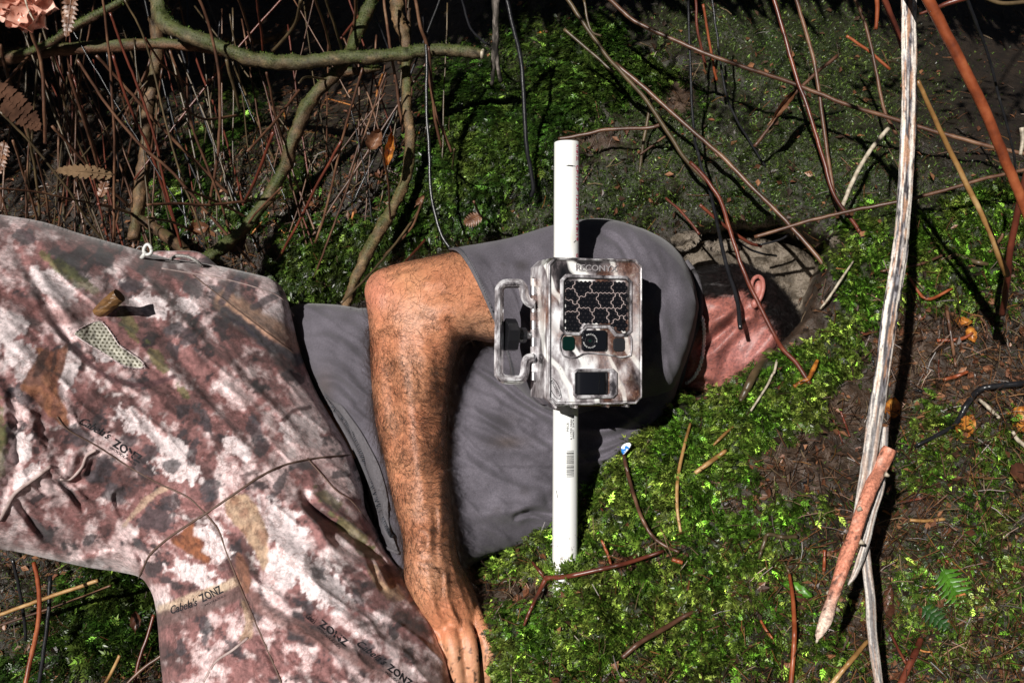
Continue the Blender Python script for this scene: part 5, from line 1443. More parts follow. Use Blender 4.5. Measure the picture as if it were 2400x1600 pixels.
for x, y, g in cells:
    hv = hexv(x, y, hexr)
    for k in range(6):
        a = math.pi / 3 * k + math.pi / 6
        nx_, ny_ = x + hexr * math.sqrt(3) * math.sin(a), y - hexr * math.sqrt(3) * math.cos(a)
        g2 = cell_at(nx_, ny_)
        if g2 is not None and g2 != g:
            p, q = hv[k], hv[(k + 1) % 6]
            key = (round((p[0] + q[0]) / 2), round((p[1] + q[1]) / 2))
            if key in done: continue
            done.add(key)
            dx, dy = q[0] - p[0], q[1] - p[1]; L_ = math.hypot(dx, dy); nx2, ny2 = -dy / L_ * 2.1, dx / L_ * 2.1
            layers(rib, [([(p[0] + nx2, p[1] + ny2), (q[0] + nx2, q[1] + ny2), (q[0] - nx2, q[1] - ny2), (p[0] - nx2, p[1] - ny2)], z) for z in (.5, 2.0)], False, True)
tag(finish(leds, 'led', mat_plain('smoked_led', (.02, .018, .02), .12, .7), door), kind='stuff')
led = finish(panel, 'infrared_panel', M['black_gloss'], door)
tag(led, kind='stuff')
tag(finish(rib, 'rib', mat_plain('pale_rib', (.42, .34, .33), .3), led), kind='stuff')
# sensor row recess rim
SR = [(607, 850), (618, 815), (650, 790), (755, 792), (790, 760), (822, 732), (1030, 732), (1062, 762), (1092, 792), (1188, 800), (1214, 832), (1212, 955), (1190, 975), (1120, 985), (1040, 968), (830, 950), (740, 985), (645, 975), (612, 930)]
SRc = closed_spline(SR, 3)
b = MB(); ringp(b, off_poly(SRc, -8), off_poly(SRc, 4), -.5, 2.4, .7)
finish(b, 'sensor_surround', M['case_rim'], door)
def rrect(x0, y0, x1, y1, r, n=4):
    out = []
    for cx, cy, a0 in ((x1 - r, y0 + r, -90), (x1 - r, y1 - r, 0), (x0 + r, y1 - r, 90), (x0 + r, y0 + r, 180)):
        for k in range(n + 1):
            a = math.radians(a0 + 90 * k / n); out.append((cx + r * math.cos(a), cy + r * math.sin(a)))
    return out
b = MB(); plate(b, rrect(628, 812, 734, 932, 30), -.2, 1.3, .8); finish(b, 'light_sensor', mat_plain('dark_green_glass', (.002, .014, .010), .08, .6, 0, .6), door)
b = MB(); plate(b, rrect(788, 762, 1002, 936, 24), -.2, 3.4, 1.2); lensb = finish(b, 'lens_block', M['black_gloss'], door)
b = MB(); plate(b, rrect(1062, 824, 1164, 942, 30), -.2, 1.3, .8); finish(b, 'flash_sensor', mat_plain('smoky_glass', (.02, .02, .022), .06, .6, 0, .6), door)
circ = lambda x, y, r, n=28: [(x + r * math.cos(2 * math.pi * k / n), y + r * math.sin(2 * math.pi * k / n)) for k in range(n)]
b = MB(); ringp(b, circ(855, 850, 46), circ(855, 850, 36), 3.0, 4.0, .3); ringp(b, circ(855, 850, 22), circ(855, 850, 15), 3.0, 3.8, .2)
finish(b, 'lens_ring', M['black_matte'], lensb)
b = MB(); plate(b, circ(855, 850, 15), 3.0, 3.7, .6); finish(b, 'lens', mat_plain('coated_glass', (.004, .02, .014), .03, .8, 0, 1), lensb)
M['white_ink'] = mat_plain('white_ink', (.6, .6, .6), .5)
def lc_text(s, x0, y0, x1, y1, size, z, mat, parent, name='lettering', ring=None, emboss=0):
    V, F = text_pts(s, 1, 0, .01)
    w = V[:, 0].max() - V[:, 0].min()
    if ring:
        cx, cy, r, a0, a1 = ring
        a = np.radians(a0 + (V[:, 0] - V[:, 0].min()) / w * (a1 - a0)); rr_ = r + V[:, 1] * size
        q = np.stack([cx + rr_ * np.cos(a), cy + rr_ * np.sin(a)], 1)
    else:
        L_ = math.hypot(x1 - x0, y1 - y0); dx, dy = (x1 - x0) / L_, (y1 - y0) / L_
        t_ = (V[:, 0] - V[:, 0].min()) / w * L_
        q = np.stack([x0 + t_ * dx + V[:, 1] * size * dy, y0 + t_ * dy - V[:, 1] * size * dx], 1)
    b = MB(); n = len(q)
    if emboss:
        top = LC(q, np.full(n, z + emboss)); bot = LC(q, np.full(n, z))
        from collections import Counter
        ec = Counter(); 
        for f in F:
            for k in range(len(f)): ec[(f[k], f[(k + 1) % len(f)])] += 1
        Fs = [list(f) for f in F]
        for (a_, b_) in ec:
            if (b_, a_) not in ec: Fs.append([b_, a_, a_ + n, b_ + n])
        b.add(np.vstack([top, bot]), Fs)
    else: b.add(LC(q, np.full(n, z)), F)
    return link(name, b.mesh(name, False), mat, parent)
lc_text('RECONYX', 0, 0, 0, 0, 15, 3.45, M['white_ink'], lensb, ring=(855, 850, 50, 235, 395 - 20))
lc_text('MADE IN USA', 0, 0, 0, 0, -15, 3.45, M['white_ink'], lensb, ring=(855, 850, 62, 170, 40))
lc_text('RECONYX', 742, 266, 1096, 268, 70, .0, mat_plain('relief_plastic', (.26, .24, .25), .25), door, 'lettering', None, 1.4)
b = MB(); ringp(b, closed_spline([(735, 236), (750, 200), (830, 192), (1000, 194), (1088, 204), (1104, 238), (1085, 272), (1000, 280), (830, 278), (752, 270)], 3), closed_spline([(741, 236), (756, 205), (832, 198), (1000, 200), (1082, 210), (1097, 238), (1080, 266), (1000, 274), (832, 272), (758, 265)], 3), -.2, .8, .2)
finish(b, 'name_border', M['case'], door)
lc_text('RECONYX', 528, 1180, 606, 1312, 30, .25, M['ink'], door)
el = [(568 + 62 * math.cos(a) * .6 - 90 * math.sin(a) * -.0 + 40 * math.sin(a), 1243 + 90 * math.sin(a) - 8 * math.cos(a)) for a in np.linspace(0, 2 * np.pi, 30, endpoint=False)]
b = MB(); ringp(b, np.array(el), off_poly(el, 4), -.1, .35, .1); finish(b, 'badge', M['ink'], door)
# motion sensor window
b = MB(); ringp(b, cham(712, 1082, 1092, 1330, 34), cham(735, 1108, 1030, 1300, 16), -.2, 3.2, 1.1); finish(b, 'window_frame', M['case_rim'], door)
b = MB()
Vw, Fw = [], []
nx3, ny3 = 16, 10
for a in range(ny3 + 1):
    for c_ in range(nx3 + 1):
        x = 745 + (1008 - 745) * c_ / nx3; y = 1118 + (1292 - 1118) * a / ny3
        s_ = 1 - (2 * c_ / nx3 - 1) ** 2
        Vw.append(LC([(x, y)], np.array([.6 + 5.5 * math.sqrt(max(s_, 0)) * .7]))[0])
for a in range(ny3):
    for c_ in range(nx3):
        k = a * (nx3 + 1) + c_; Fw.append([k, k + nx3 + 1, k + nx3 + 2, k + 1])
b.add(Vw, Fw); link('motion_window', b.mesh('motion_window'), M['black_gloss'], door)
b = MB(); plate(b, cham(738, 1110, 1016, 1300, 10), 0, .8, .2); finish(b, 'window_seat', M['black_matte'], door)
# hinge down the left: alternating knuckles on a steel pin
hinge = None
xh = 395
for k, y in enumerate(np.arange(330, 1180, 71)):
    b = MB(); a = LR([(xh, y), (xh, y + 66)], np.array([-38., -38.]))
    b.tube(a, .0034, 12); o = link('hinge_knuckle', b.mesh('hinge_knuckle', False), M['case'] if k % 2 == 0 else M['steel'], tcam)
b = MB(); b.tube(LR([(xh, 322), (xh, 1186)], np.array([-38., -38.])), .0016, 8); link('hinge_pin', b.mesh('hinge_pin'), M['steel'], tcam)
b = MB(); plate(b, [(490, 320), (560, 320), (560, 1190), (490, 1190)], -42, -36, .5); finish(b, 'hinge_leaf', M['case'], tcam)
# ribbed loop bracket
LP = np.array([(398, 548), (345, 520), (318, 470), (312, 420), (285, 378), (235, 372), (150, 376), (112, 412), (108, 470), (106, 800), (102, 1100), (112, 1140), (150, 1170), (240, 1176), (296, 1166), (318, 1120), (326, 1040), (345, 1000), (398, 990)], float)
LPs = spline(LP, 5)
b = MB()
t_ = np.gradient(LPs, axis=0); t_ /= np.linalg.norm(t_, axis=1)[:, None]; nn_ = np.stack([-t_[:, 1], t_[:, 0]], 1)
prof = [(-38, -44), (-38, -33), (-24, -31), (-22, -28), (-9, -26.5), (-7, -24.5), (7, -24.5), (9, -26.5), (22, -28), (24, -31), (38, -33), (38, -44)]
taper = np.ones(len(LPs)); 
rows2 = [LR(LPs + nn_ * o_, np.full(len(LPs), z_)) for o_, z_ in prof]
n_l = len(LPs); Vl = np.vstack(rows2); Fl = []
for a in range(len(prof)):
    c_ = (a + 1) % len(prof)
    for k in range(n_l - 1): Fl.append([a * n_l + k, a * n_l + k + 1, c_ * n_l + k + 1, c_ * n_l + k])
Fl.append([a * n_l for a in range(len(prof))]); Fl.append([a * n_l + n_l - 1 for a in range(len(prof))][::-1])
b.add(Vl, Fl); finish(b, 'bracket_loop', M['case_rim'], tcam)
def knurl(path2, r, name, n=28, amp=.06, zc=-38.0):
    b = MB(); q = LR(path2, np.full(2, zc)); ax = q[1] - q[0]; L_ = np.linalg.norm(ax); ax /= L_
    s1 = np.cross(ax, en); s1 /= np.linalg.norm(s1); s2 = np.cross(ax, s1)
    V = []
    prof_ = [(0, .9), (.06, 1), (.94, 1), (1, .9)]
    for f_, sc in prof_:
        for k in range(n * 2):
            a = math.pi * k / n; rr_ = r * sc * (1 + (amp if k % 2 else 0))
            V.append(q[0] + ax * L_ * f_ + rr_ * (math.cos(a) * s1 + math.sin(a) * s2))
    N2 = n * 2; F = [[r_ * N2 + k, r_ * N2 + (k + 1) % N2, (r_ + 1) * N2 + (k + 1) % N2, (r_ + 1) * N2 + k] for r_ in range(3) for k in range(N2)]
    F += [list(range(N2))[::-1], [3 * N2 + k for k in range(N2)]]
    b.add(V, F); return b
knob = finish(knurl([(150, 805), (246, 808)], .0155, 'knob', 5, .12), 'knob', M['black_matte'], tcam)
finish(knurl([(246, 802), (328, 804)], .0078, 'knob_neck', 16, .03), 'knob_neck', M['black_matte'], knob)
b = MB()
q = LR([(328, 803), (372, 803)], np.array([-38., -38.])); 
for k in range(9):
    f0, f1 = k / 9, (k + .6) / 9; b.tube(np.array([q[0] * (1 - f0) + q[1] * f0, q[0] * (1 - f1) + q[1] * f1]), .0042 if k % 2 else .0036, 12)
b.tube(q, .0034, 12)
link('threaded_bolt', b.mesh('threaded_bolt', False), M['steel'], knob)
# latch on the right, feet below, clamp behind
b = MB(); plate(b, [(1318, 370), (1340, 390), (1344, 470), (1348, 520), (1348, 940), (1338, 1000), (1336, 1110), (1318, 1120)], -40, -10, 1); finish(b, 'latch', mat_noise('orange_flecked_case', [(.3, (.1, .06, .04)), (.5, (.5, .3, .16)), (.7, (.75, .7, .66))], 120, .25, .2), tcam)
for x in (585, 762, 1032, 1208):
    b = MB(); plate(b, [(x - 26, 1376), (x + 8, 1376), (x + 10, 1408), (x - 2, 1414), (x - 12, 1406)], -20, -2, .8); finish(b, 'foot_tab', M['case'], tcam)
b = MB(); plate(b, [(770, 1388), (1185, 1390), (1185, 1402), (770, 1400)], -18, -8, .5); finish(b, 'drip_edge', mat_noise('rusty_brown', [(.3, (.2, .08, .03)), (.7, (.5, .3, .15))], 60, .4, .2), tcam)
b = MB(); plate(b, cham(600, 600, 880, 950, 20), -76, -56, 1); finish(b, 'pipe_clamp', M['black_matte'], tcam)
# specks of dirt on the door
b = MB()
for k in range(90):
    x, y = rng.uniform(530, 1300), rng.uniform(190, 1370); r = rng.uniform(1, 3.2)
    if inpoly(np.array([x]), np.array([y]), off_poly(OCT, -35))[0]: continue
    layers(b, [(circ(x, y, r, 5), .05), (circ(x, y, r * .6, 5), .35)], False, True)
tag(finish(b, 'dirt_speck', mat_plain('dirt', (.03, .02, .015), .7), door), kind='stuff')
# ------------------------------------------------------------------ branches, stems, roots, leaves
def gpath(pts, off=.006, n_per=6):
    """rows (u, v, radius_px[, extra lift m]) laid on the ground"""
    q = spline(pts, n_per)
    d = Dg(q[:, 0], q[:, 1])
    # smooth the depth along the stick so that it bridges small dips
    k = np.ones(7) / 7; dp = np.convolve(np.pad(d, 3, 'edge'), k, 'valid')
    d = np.minimum(d, dp) - off - (q[:, 3] if q.shape[1] > 3 else 0)
    return P(q[:, 0], q[:, 1], d), q[:, 2] / FPX * d, q, d

def branch(pts, label, name='mossy_branch', cat='branch', moss=.6, seed=1, cut=None, bark=(.11, .06, .03), bump=1.0):
    """rows (u, v, d, radius px): knobbly bark with moss on top"""
    q = spline(pts, 10); w = P(q[:, 0], q[:, 1], q[:, 2]); r = q[:, 3] / FPX * q[:, 2]
    n = 16; m_ = len(w)
    t = np.gradient(w, axis=0); t /= np.linalg.norm(t, axis=1)[:, None]
    nr_ = np.cross(t, Fv); nr_ /= np.linalg.norm(nr_, axis=1)[:, None]; bi = np.cross(t, nr_)
    th = np.linspace(0, 2 * np.pi, n, endpoint=False)
    s_ = np.arange(m_)[:, None] * .35
    k = 1 + bump * .30 * (fbm(s_ + 0 * th, 2 * np.cos(th) + 5 + 0 * s_, 3, seed) - .5) * 2 + bump * .22 * (fbm(s_ * 3, 3 * np.sin(th) + 9 + 0 * s_, 2, seed + 2) - .5) * 2
    V = w[:, None] + (r[:, None] * k)[..., None] * (np.cos(th)[None, :, None] * nr_[:, None] + np.sin(th)[None, :, None] * bi[:, None])
    V = V.reshape(-1, 3)
    i = np.arange(m_ - 1)[:, None] * n; j = np.arange(n)[None]
    F = np.stack([i + j, i + (j + 1) % n, i + n + (j + 1) % n, i + n + j], -1).reshape(-1, 4).tolist()
    nv = len(V); V = np.vstack([V, w[0], w[-1]])
    F += [[(a + 1) % n, a, nv] for a in range(n)] + [[(m_ - 1) * n + a, (m_ - 1) * n + (a + 1) % n, nv + 1] for a in range(n)]
    me = mesh_np(name, V, F)
    up = (V - np.vstack([np.repeat(w, n, 0), w[0], w[-1]])) @ np.array([0, -.3, .95]) / (np.append(np.repeat(r, n), [1, 1]) + 1e-9)
    u_, v_, _ = UVD(V)
    g = .85 * sstep(.95 - moss, 1.55 - moss, up * .5 + .5 + .9 * (fbm(u_ / 30, v_ / 30, 4, seed + 5) - .5))[:, None]
    c = np.array(bark) * .6 * (.15 + 1.7 * fbm(u_ / 14, v_ / 14, 4, seed + 6))[:, None]
    lich = sstep(.64, .7, fbm(u_ / 9, v_ / 9, 3, seed + 9))[:, None] * .5; c = c * (1 - lich) + np.array(bark) * 2.0 * lich
    c = c * (1 - g) + np.array([.05, .068, .016]) * g * (.5 + .9 * fbm(u_ / 8, v_ / 8, 2, seed + 7))[:, None]
    set_color(me, 'tint', c)
    o = tag(link(name, me, M['bark_moss']), label, cat)
    # moss fuzz standing off the bark
    fid = rng.integers(0, nv, max(0, int(900 * moss * m_ / 20))); fid = fid[g[fid, 0] > .35]
    if len(fid) > 12:
        nn2 = V[fid] - w[np.minimum(fid // n, m_ - 1)]; nn2 /= np.linalg.norm(nn2, axis=1)[:, None]
        f = scatter('moss_fuzz', BV, BF, V[fid], nn2, rng.uniform(.0012, .0034, len(fid)), rng.uniform(.8, 2.5, len(fid)), moss_tint(u_[fid], v_[fid], (.05, .10, .015), .5, .5), M['moss'], None, parent=o)
    if cut:
        bb = MB(); e = w[-1]; tt = t[-1]
        V0, F0, cp0 = tube_np(np.array([e - tt * .001, e + tt * .0015, e + tt * .003]), np.array([r[-1] * 1.02, r[-1] * .98, r[-1] * .7]), 12, True, .12)
        bb.add(V0, F0.tolist() + cp0[0].tolist() + cp0[1].tolist()); link('broken_end', bb.mesh('broken_end'), M['pale_twig'], o)
    return o
branch([(-60, 148, 1.42, 15), (0, 140, 1.42, 15), (95, 122, 1.41, 15), (215, 112, 1.40, 14), (345, 104, 1.40, 13), (460, 108, 1.40, 13), (530, 122, 1.42, 11), (600, 138, 1.44, 8)], 'thick horizontal mossy branch reaching in from the left edge', seed=3, moss=.45, bark=(.16, .075, .04))
branch([(372, -40, 1.36, 24), (372, 0, 1.36, 22), (382, 46, 1.35, 20), (422, 76, 1.34, 18), (497, 103, 1.34, 17), (574, 134, 1.34, 17), (640, 145, 1.34, 17), (708, 146, 1.34, 16), (800, 136, 1.34, 16), (876, 134, 1.34, 16), (953, 126, 1.34, 15), (991, 119, 1.34, 14), (1068, 119, 1.34, 14), (1130, 127, 1.335, 12)],
       'long mossy branch sagging across the top with a pale broken end', seed=8, moss=.55, cut=True, bark=(.12, .085, .045))
branch([(880, -30, 1.42, 15), (873, 0, 1.42, 14), (850, 50, 1.41, 14), (823, 115, 1.40, 13), (800, 155, 1.37, 13), (784, 175, 1.37, 14), (727, 237, 1.37, 15), (689, 325, 1.37, 15), (669, 390, 1.38, 14), (631, 459, 1.38, 14), (574, 535, 1.37, 14), (516, 583, 1.35, 15), (478, 612, 1.34, 14)],
       'long green mossy branch slanting down to the trouser waist', seed=14, moss=.6)
branch([(925, -30, 1.39, 16), (930, 0, 1.39, 16), (934, 50, 1.39, 15), (949, 88, 1.39, 14), (953, 153, 1.39, 12), (953, 245, 1.38, 11), (961, 325, 1.38, 13), (953, 413, 1.38, 13), (926, 478, 1.37, 13), (892, 535, 1.36, 15), (857, 600, 1.35, 14), (829, 666, 1.35, 12), (811, 718, 1.36, 11)],
       'upright mossy branch running down to the bare elbow', seed=21, moss=.42, bark=(.2, .12, .06))
branch([(362, 40, 1.5, 14), (370, 107, 1.5, 14), (360, 184, 1.5, 14), (345, 268, 1.5, 13), (340, 367, 1.49, 13), (325, 470, 1.48, 15), (314, 560, 1.46, 14)], 'brown upright sapling trunk with flaky bark among the dead stems', 'sapling_trunk', 'trunk', .2, 27, bark=(.16, .09, .045))
branch([(310, -10, 1.35, 9), (230, 34, 1.35, 9), (172, 65, 1.36, 9), (115, 103, 1.38, 8), (60, 125, 1.4, 7)], 'thin bright green mossy branch slanting across the upper left', seed=31, moss=.7, bark=(.1, .05, .03))
branch([(750, -20, 1.75, 9), (670, 73, 1.75, 8), (631, 92, 1.75, 8), (574, 96, 1.75, 8), (520, 90, 1.75, 6)], 'dim curved bare branch in the dark gap at the top', seed=36, moss=.1)
branch([(329, 513, 1.46, 11), (375, 543, 1.44, 13), (428, 585, 1.4, 14), (470, 640, 1.38, 12)], 'stubby dark root at the foot of the sapling trunk', 'root', 'root', .2, 39)
branch([(800, 170, 1.42, 10), (850, 165, 1.42, 9), (890, 160, 1.43, 6)], 'short broken mossy stub below the crossing branches', seed=44, moss=.4)
branch([(958, 20, 1.40, 6), (953, 120, 1.41, 7), (935, 150, 1.42, 5)], 'thin brown side twig beside the upright branch', seed=47, moss=.2)

def stick(pts, mat, label, name='twig', cat='twig', group=None, n=8, knots=0, lit=True, nper=8):
    q = spline(pts, nper)
    jit = (np.stack([fbm(q[:, 1] / 30, q[:, 0] / 30, 2, len(label)), fbm(q[:, 0] / 30, q[:, 1] / 30, 2, 9)], 1) - .5) * 3.0
    w = P(q[:, 0] + jit[:, 0], q[:, 1] + jit[:, 1], q[:, 2]); r = q[:, 3] / FPX * q[:, 2]
    b = MB(); b.tube(w, r, n, .03)
    for k in range(knots):
        i = rng.integers(2, len(w) - 2); W, Fe = ellipsoid(w[i] + (rng.random(3) - .5) * r[i], (Rv * r[i] * 1.25, Uv * r[i] * 1.1, Fv * r[i] * 1.2), 8, 6); b.add(W, Fe)
    return tag(link(name, b.mesh(name), mat), label, cat, group)
def d3(pts, d, r):
    """(u, v) rows plus a depth (value or pair) and radius"""
    p = np.asarray(pts, float); t = np.linspace(0, 1, len(p))
    dd_ = np.full(len(p), d) if np.isscalar(d) else d[0] * (1 - t) + d[1] * t
    rr_ = np.full(len(p), r) if np.isscalar(r) else r[0] * (1 - t) + r[1] * t
    return np.column_stack([p, dd_, rr_])
MS = M
# long stems over the upper bank
for pts, d, r, mat, lab in [
    ([(1400, -30), (1431, 0), (1489, 50), (1600, 103), (1696, 142), (1868, 199), (1983, 245), (2109, 283), (2212, 314), (2308, 340), (2430, 368)], (1.36, 1.25), 5.2, 'stem', 'long brown stem sloping right across the whole upper bank behind the bleached stick'),
    ([(1315, -25), (1412, 119), (1466, 180), (1527, 252), (1600, 363), (1657, 428), (1694, 474)], (1.3, 1.30), 5, 'stem_olive', 'brown stem leaning right from above the pipe and ending over the hollow'),
    ([(1440, 150), (1515, 210), (1600, 287), (1696, 371), (1764, 440), (1830, 505), (1868, 547), (1914, 600), (1943, 638)], (1.32, 1.24), 5.4, 'stem', 'straight tan stem crossing the rock and ending at the moss right of the hollow'),
    ([(1618, 380), (1655, 420), (1693, 480), (1714, 550), (1742, 633), (1766, 688), (1794, 743), (1818, 792), (1834, 817), (1867, 853), (1898, 900)], (1.24, 1.13), (4.5, 5.5), 'stem_red', 'dark red stem hanging across the ear and jaw'),
    ([(1666, -20), (1682, 96), (1692, 172), (1711, 249), (1753, 325), (1795, 392)], (1.33, 1.36), 2.8, 'stem_black', 'thin grey green runner hanging on the dark moss wall'),
    ([(1612, -20), (1623, 268), (1638, 367), (1665, 455), (1684, 536), (1690, 566), (1708, 640), (1727, 700), (1736, 770)], (1.34, 1.15), (3, 5.5), 'stem_black', 'dark grey stem hanging in front of the cheek with a blunt tip'),
    ([(1860, -20), (1883, 54), (1906, 134), (1921, 230), (1937, 344), (1948, 421), (1963, 511)], (1.3, 1.31), 4.6, 'stem', 'brown stem with a kink hanging beside the red one on the upper bank'),
    ([(1808, -20), (1837, 77), (1868, 184), (1898, 268), (1933, 383), (1956, 459), (2000, 522), (2036, 576)], (1.28, 1.26), 4.8, 'stem_red', 'long curved red brown stem ending beside the bleached stick'),
    ([(1996, -20), (2028, 57), (2051, 153), (2074, 260), (2101, 316)], (1.3, 1.31), 4, 'stem', 'slim brown stem close to the left of the bleached stick'),
    ([(1983, 84), (2030, 115), (2086, 163)], (1.33, 1.33), 3.5, 'stem_orange', 'short orange brown twig high on the bank left of the bleached stick'),
    ([(1768, 344), (1820, 278), (1875, 207), (1963, 130)], (1.31, 1.31), 4.2, 'stem', 'straight twig carrying a curl of bark on the dark moss wall'),
    ([(1975, 482), (1995, 435), (2021, 383), (2050, 340), (2082, 302)], (1.27, 1.29), 5, 'pale_twig', 'rough pale twig leaning right near the bleached stick'),
    ([(1768, 555), (1860, 528), (1944, 505), (2030, 487), (2097, 474), (2200, 450), (2300, 420), (2420, 395)], (1.27, 1.2), 4.4, 'stem', 'brown stem running low over the hollow towards the right edge'),
    ([(1600, 0), (1628, -10), (1634, 60), (1645, 120), (1655, 160)], (1.33, 1.36), 3.2, 'stem_red', 'thin rusty stem at the top right of the pipe'),
    ([(1648, 10), (1660, 80), (1672, 150), (1680, 190)], (1.32, 1.35), 3, 'stem_orange', 'thin golden straw hanging at the top beside the grey runner'),
    ([(1308, 325), (1360, 318), (1410, 306), (1465, 302), (1520, 300), (1545, 293)], (1.335, 1.31), 4.5, 'stem', 'curved brown root lying just above the top of the pipe'),
    ([(1182, -20), (1205, 70), (1222, 150), (1229, 250), (1234, 340), (1243, 390), (1250, 440), (1244, 462)], (1.32, 1.36), 5, 'stem_black', 'black wiry root hanging left of the pipe'),
    ([(993, 40), (1000, 130), (1000, 260), (1006, 360), (1010, 450), (1020, 500), (1035, 550), (1055, 582)], (1.33, 1.3), 4, 'stem_black', 'thin black root hanging down to the sleeve hem'),
    ([(970, -20), (985, 60), (1000, 105), (1005, 170), (1018, 250), (1040, 310), (1058, 358)], (1.3, 1.38), 4, 'stem', 'brown stem passing over the long sagging branch'),
    ([(1004, 110), (1012, 200), (1020, 280), (1034, 345)], (1.32, 1.38), 3.4, 'stem', 'second brown stem fanning out below the sagging branch'),
    ([(898, -20), (910, 80), (922, 160), (935, 240), (945, 310)], (1.34, 1.4), 3.4, 'stem', 'thin stem crossing just left of the upright mossy branch'),
    ([(1368, 0), (1385, 70), (1410, 85)], (1.4, 1.4), 3, 'stem_olive', 'green blade like stem near the top centre'),
    ([(1322, 70), (1370, 110), (1410, 145), (1440, 170)], (1.37, 1.36), 4, 'stem_olive', 'olive twig lying on the moss above the pipe'),
    ([(1080, -10), (1100, 60), (1130, 95), (1150, 108)], (1.45, 1.4), 2.8, 'stem_black', 'thin grey tendril looping near the forked dead stick'),
    ([(1528, 230), (1520, 270), (1508, 330), (1502, 380), (1490, 440)], (1.35, 1.37), 3.8, 'stem_olive', 'grey twig standing on the moss between pipe and hollow'),
    ([(1500, 362), (1530, 340), (1560, 320)], (1.36, 1.36), 2.6, 'stem', 'small twig leaning off the grey twig'),
    ([(1640, 550), (1600, 500), (1560, 465)], (1.3, 1.33), 3, 'stem_red', 'short rust coloured rootlet above the shoulder stone'),
    ([(1640, 480), (1680, 515), (1720, 545), (1760, 570), (1785, 578)], (1.28, 1.30), 4, 'stem_red', 'gnarled red brown root over the crack of the hollow'),
    ([(1720, 560), (1770, 590), (1820, 600)], (1.33, 1.34), 2.6, 'stem_black', 'thin black rootlet forking over the rock wall'),
    ([(1780, 575), (1830, 560), (1850, 548)], (1.33, 1.33), 2.6, 'stem_black', 'short black rootlet under the lip of the hollow'),
]:
    o = stick(d3(pts, d, r), MS[mat], lab, 'root' if 'root' in lab else 'dead_fern' if 'stem' in lab else 'twig', 'root' if 'root' in lab else 'fern' if 'stem' in lab else 'twig')
# near right-hand stems
stick(d3([(1890, -520), (2050, -250), (2155, -40), (2212, 69), (2269, 180), (2315, 275), (2350, 363), (2385, 445), (2430, 560)], (.79, .86), (14, 11)), MS['stem_orange'], 'thick glossy orange stem slanting down at the top right corner', 'dead_fern', 'fern', n=14)
stick(d3([(2150, 190), (2197, 291), (2250, 402), (2308, 516), (2342, 600), (2360, 645)], (.93, 1.02), (5, 8)), MS['stem_yellow'], 'straw yellow stem right of the bleached stick', 'dead_fern', 'fern', n=10)
stick(d3([(2430, 330), (2400, 430), (2380, 520), (2366, 600), (2362, 650), (2356, 690), (2350, 738)], (.98, 1.1), (8, 7)), MS['stem_red'], 'reddish stem joining the foot of the straw yellow stem', 'dead_fern', 'fern', n=10)
stick(d3([(2062, -30), (2085, 30), (2109, 92), (2125, 150)], (.95, .98), (8, 6)), MS['stem_red'], 'dull red stem passing behind the top of the bleached stick', 'dead_fern', 'fern')
stick(d3([(2052, -30), (2056, 20), (2054, 69)], (.92, .93), (6, 4)), MS['stem_orange'], 'short pointed orange stem tip left of the bleached stick', 'dead_fern', 'fern')
stick(d3([(2155, 34), (2190, 20), (2225, 8), (2280, -10)], (.9, .88), (3, 8)), MS['stem_red'], 'pointed red twig pointing left at the top right', 'twig', 'twig')
stick(d3([(2300, -8), (2350, 8), (2420, 4)], (1.0, 1.0), (5, 5)), MS['stem_olive'], 'brown stem along the top right corner', 'dead_fern', 'fern')
stick(d3([(2262, -10), (2290, 60), (2315, 126), (2342, 230), (2373, 344), (2380, 410)], (1.1, 1.2), (4, 2.5)), MS['stem_black'], 'bluish black wiry stem behind the thick orange stem', 'dead_fern', 'fern')
stick(d3([(2394, 300), (2397, 330), (2392, 364)], (1.05, 1.05), (6, 4)), MS['pale_twig'], 'pale snapped twig tip at the right edge', 'twig', 'twig')

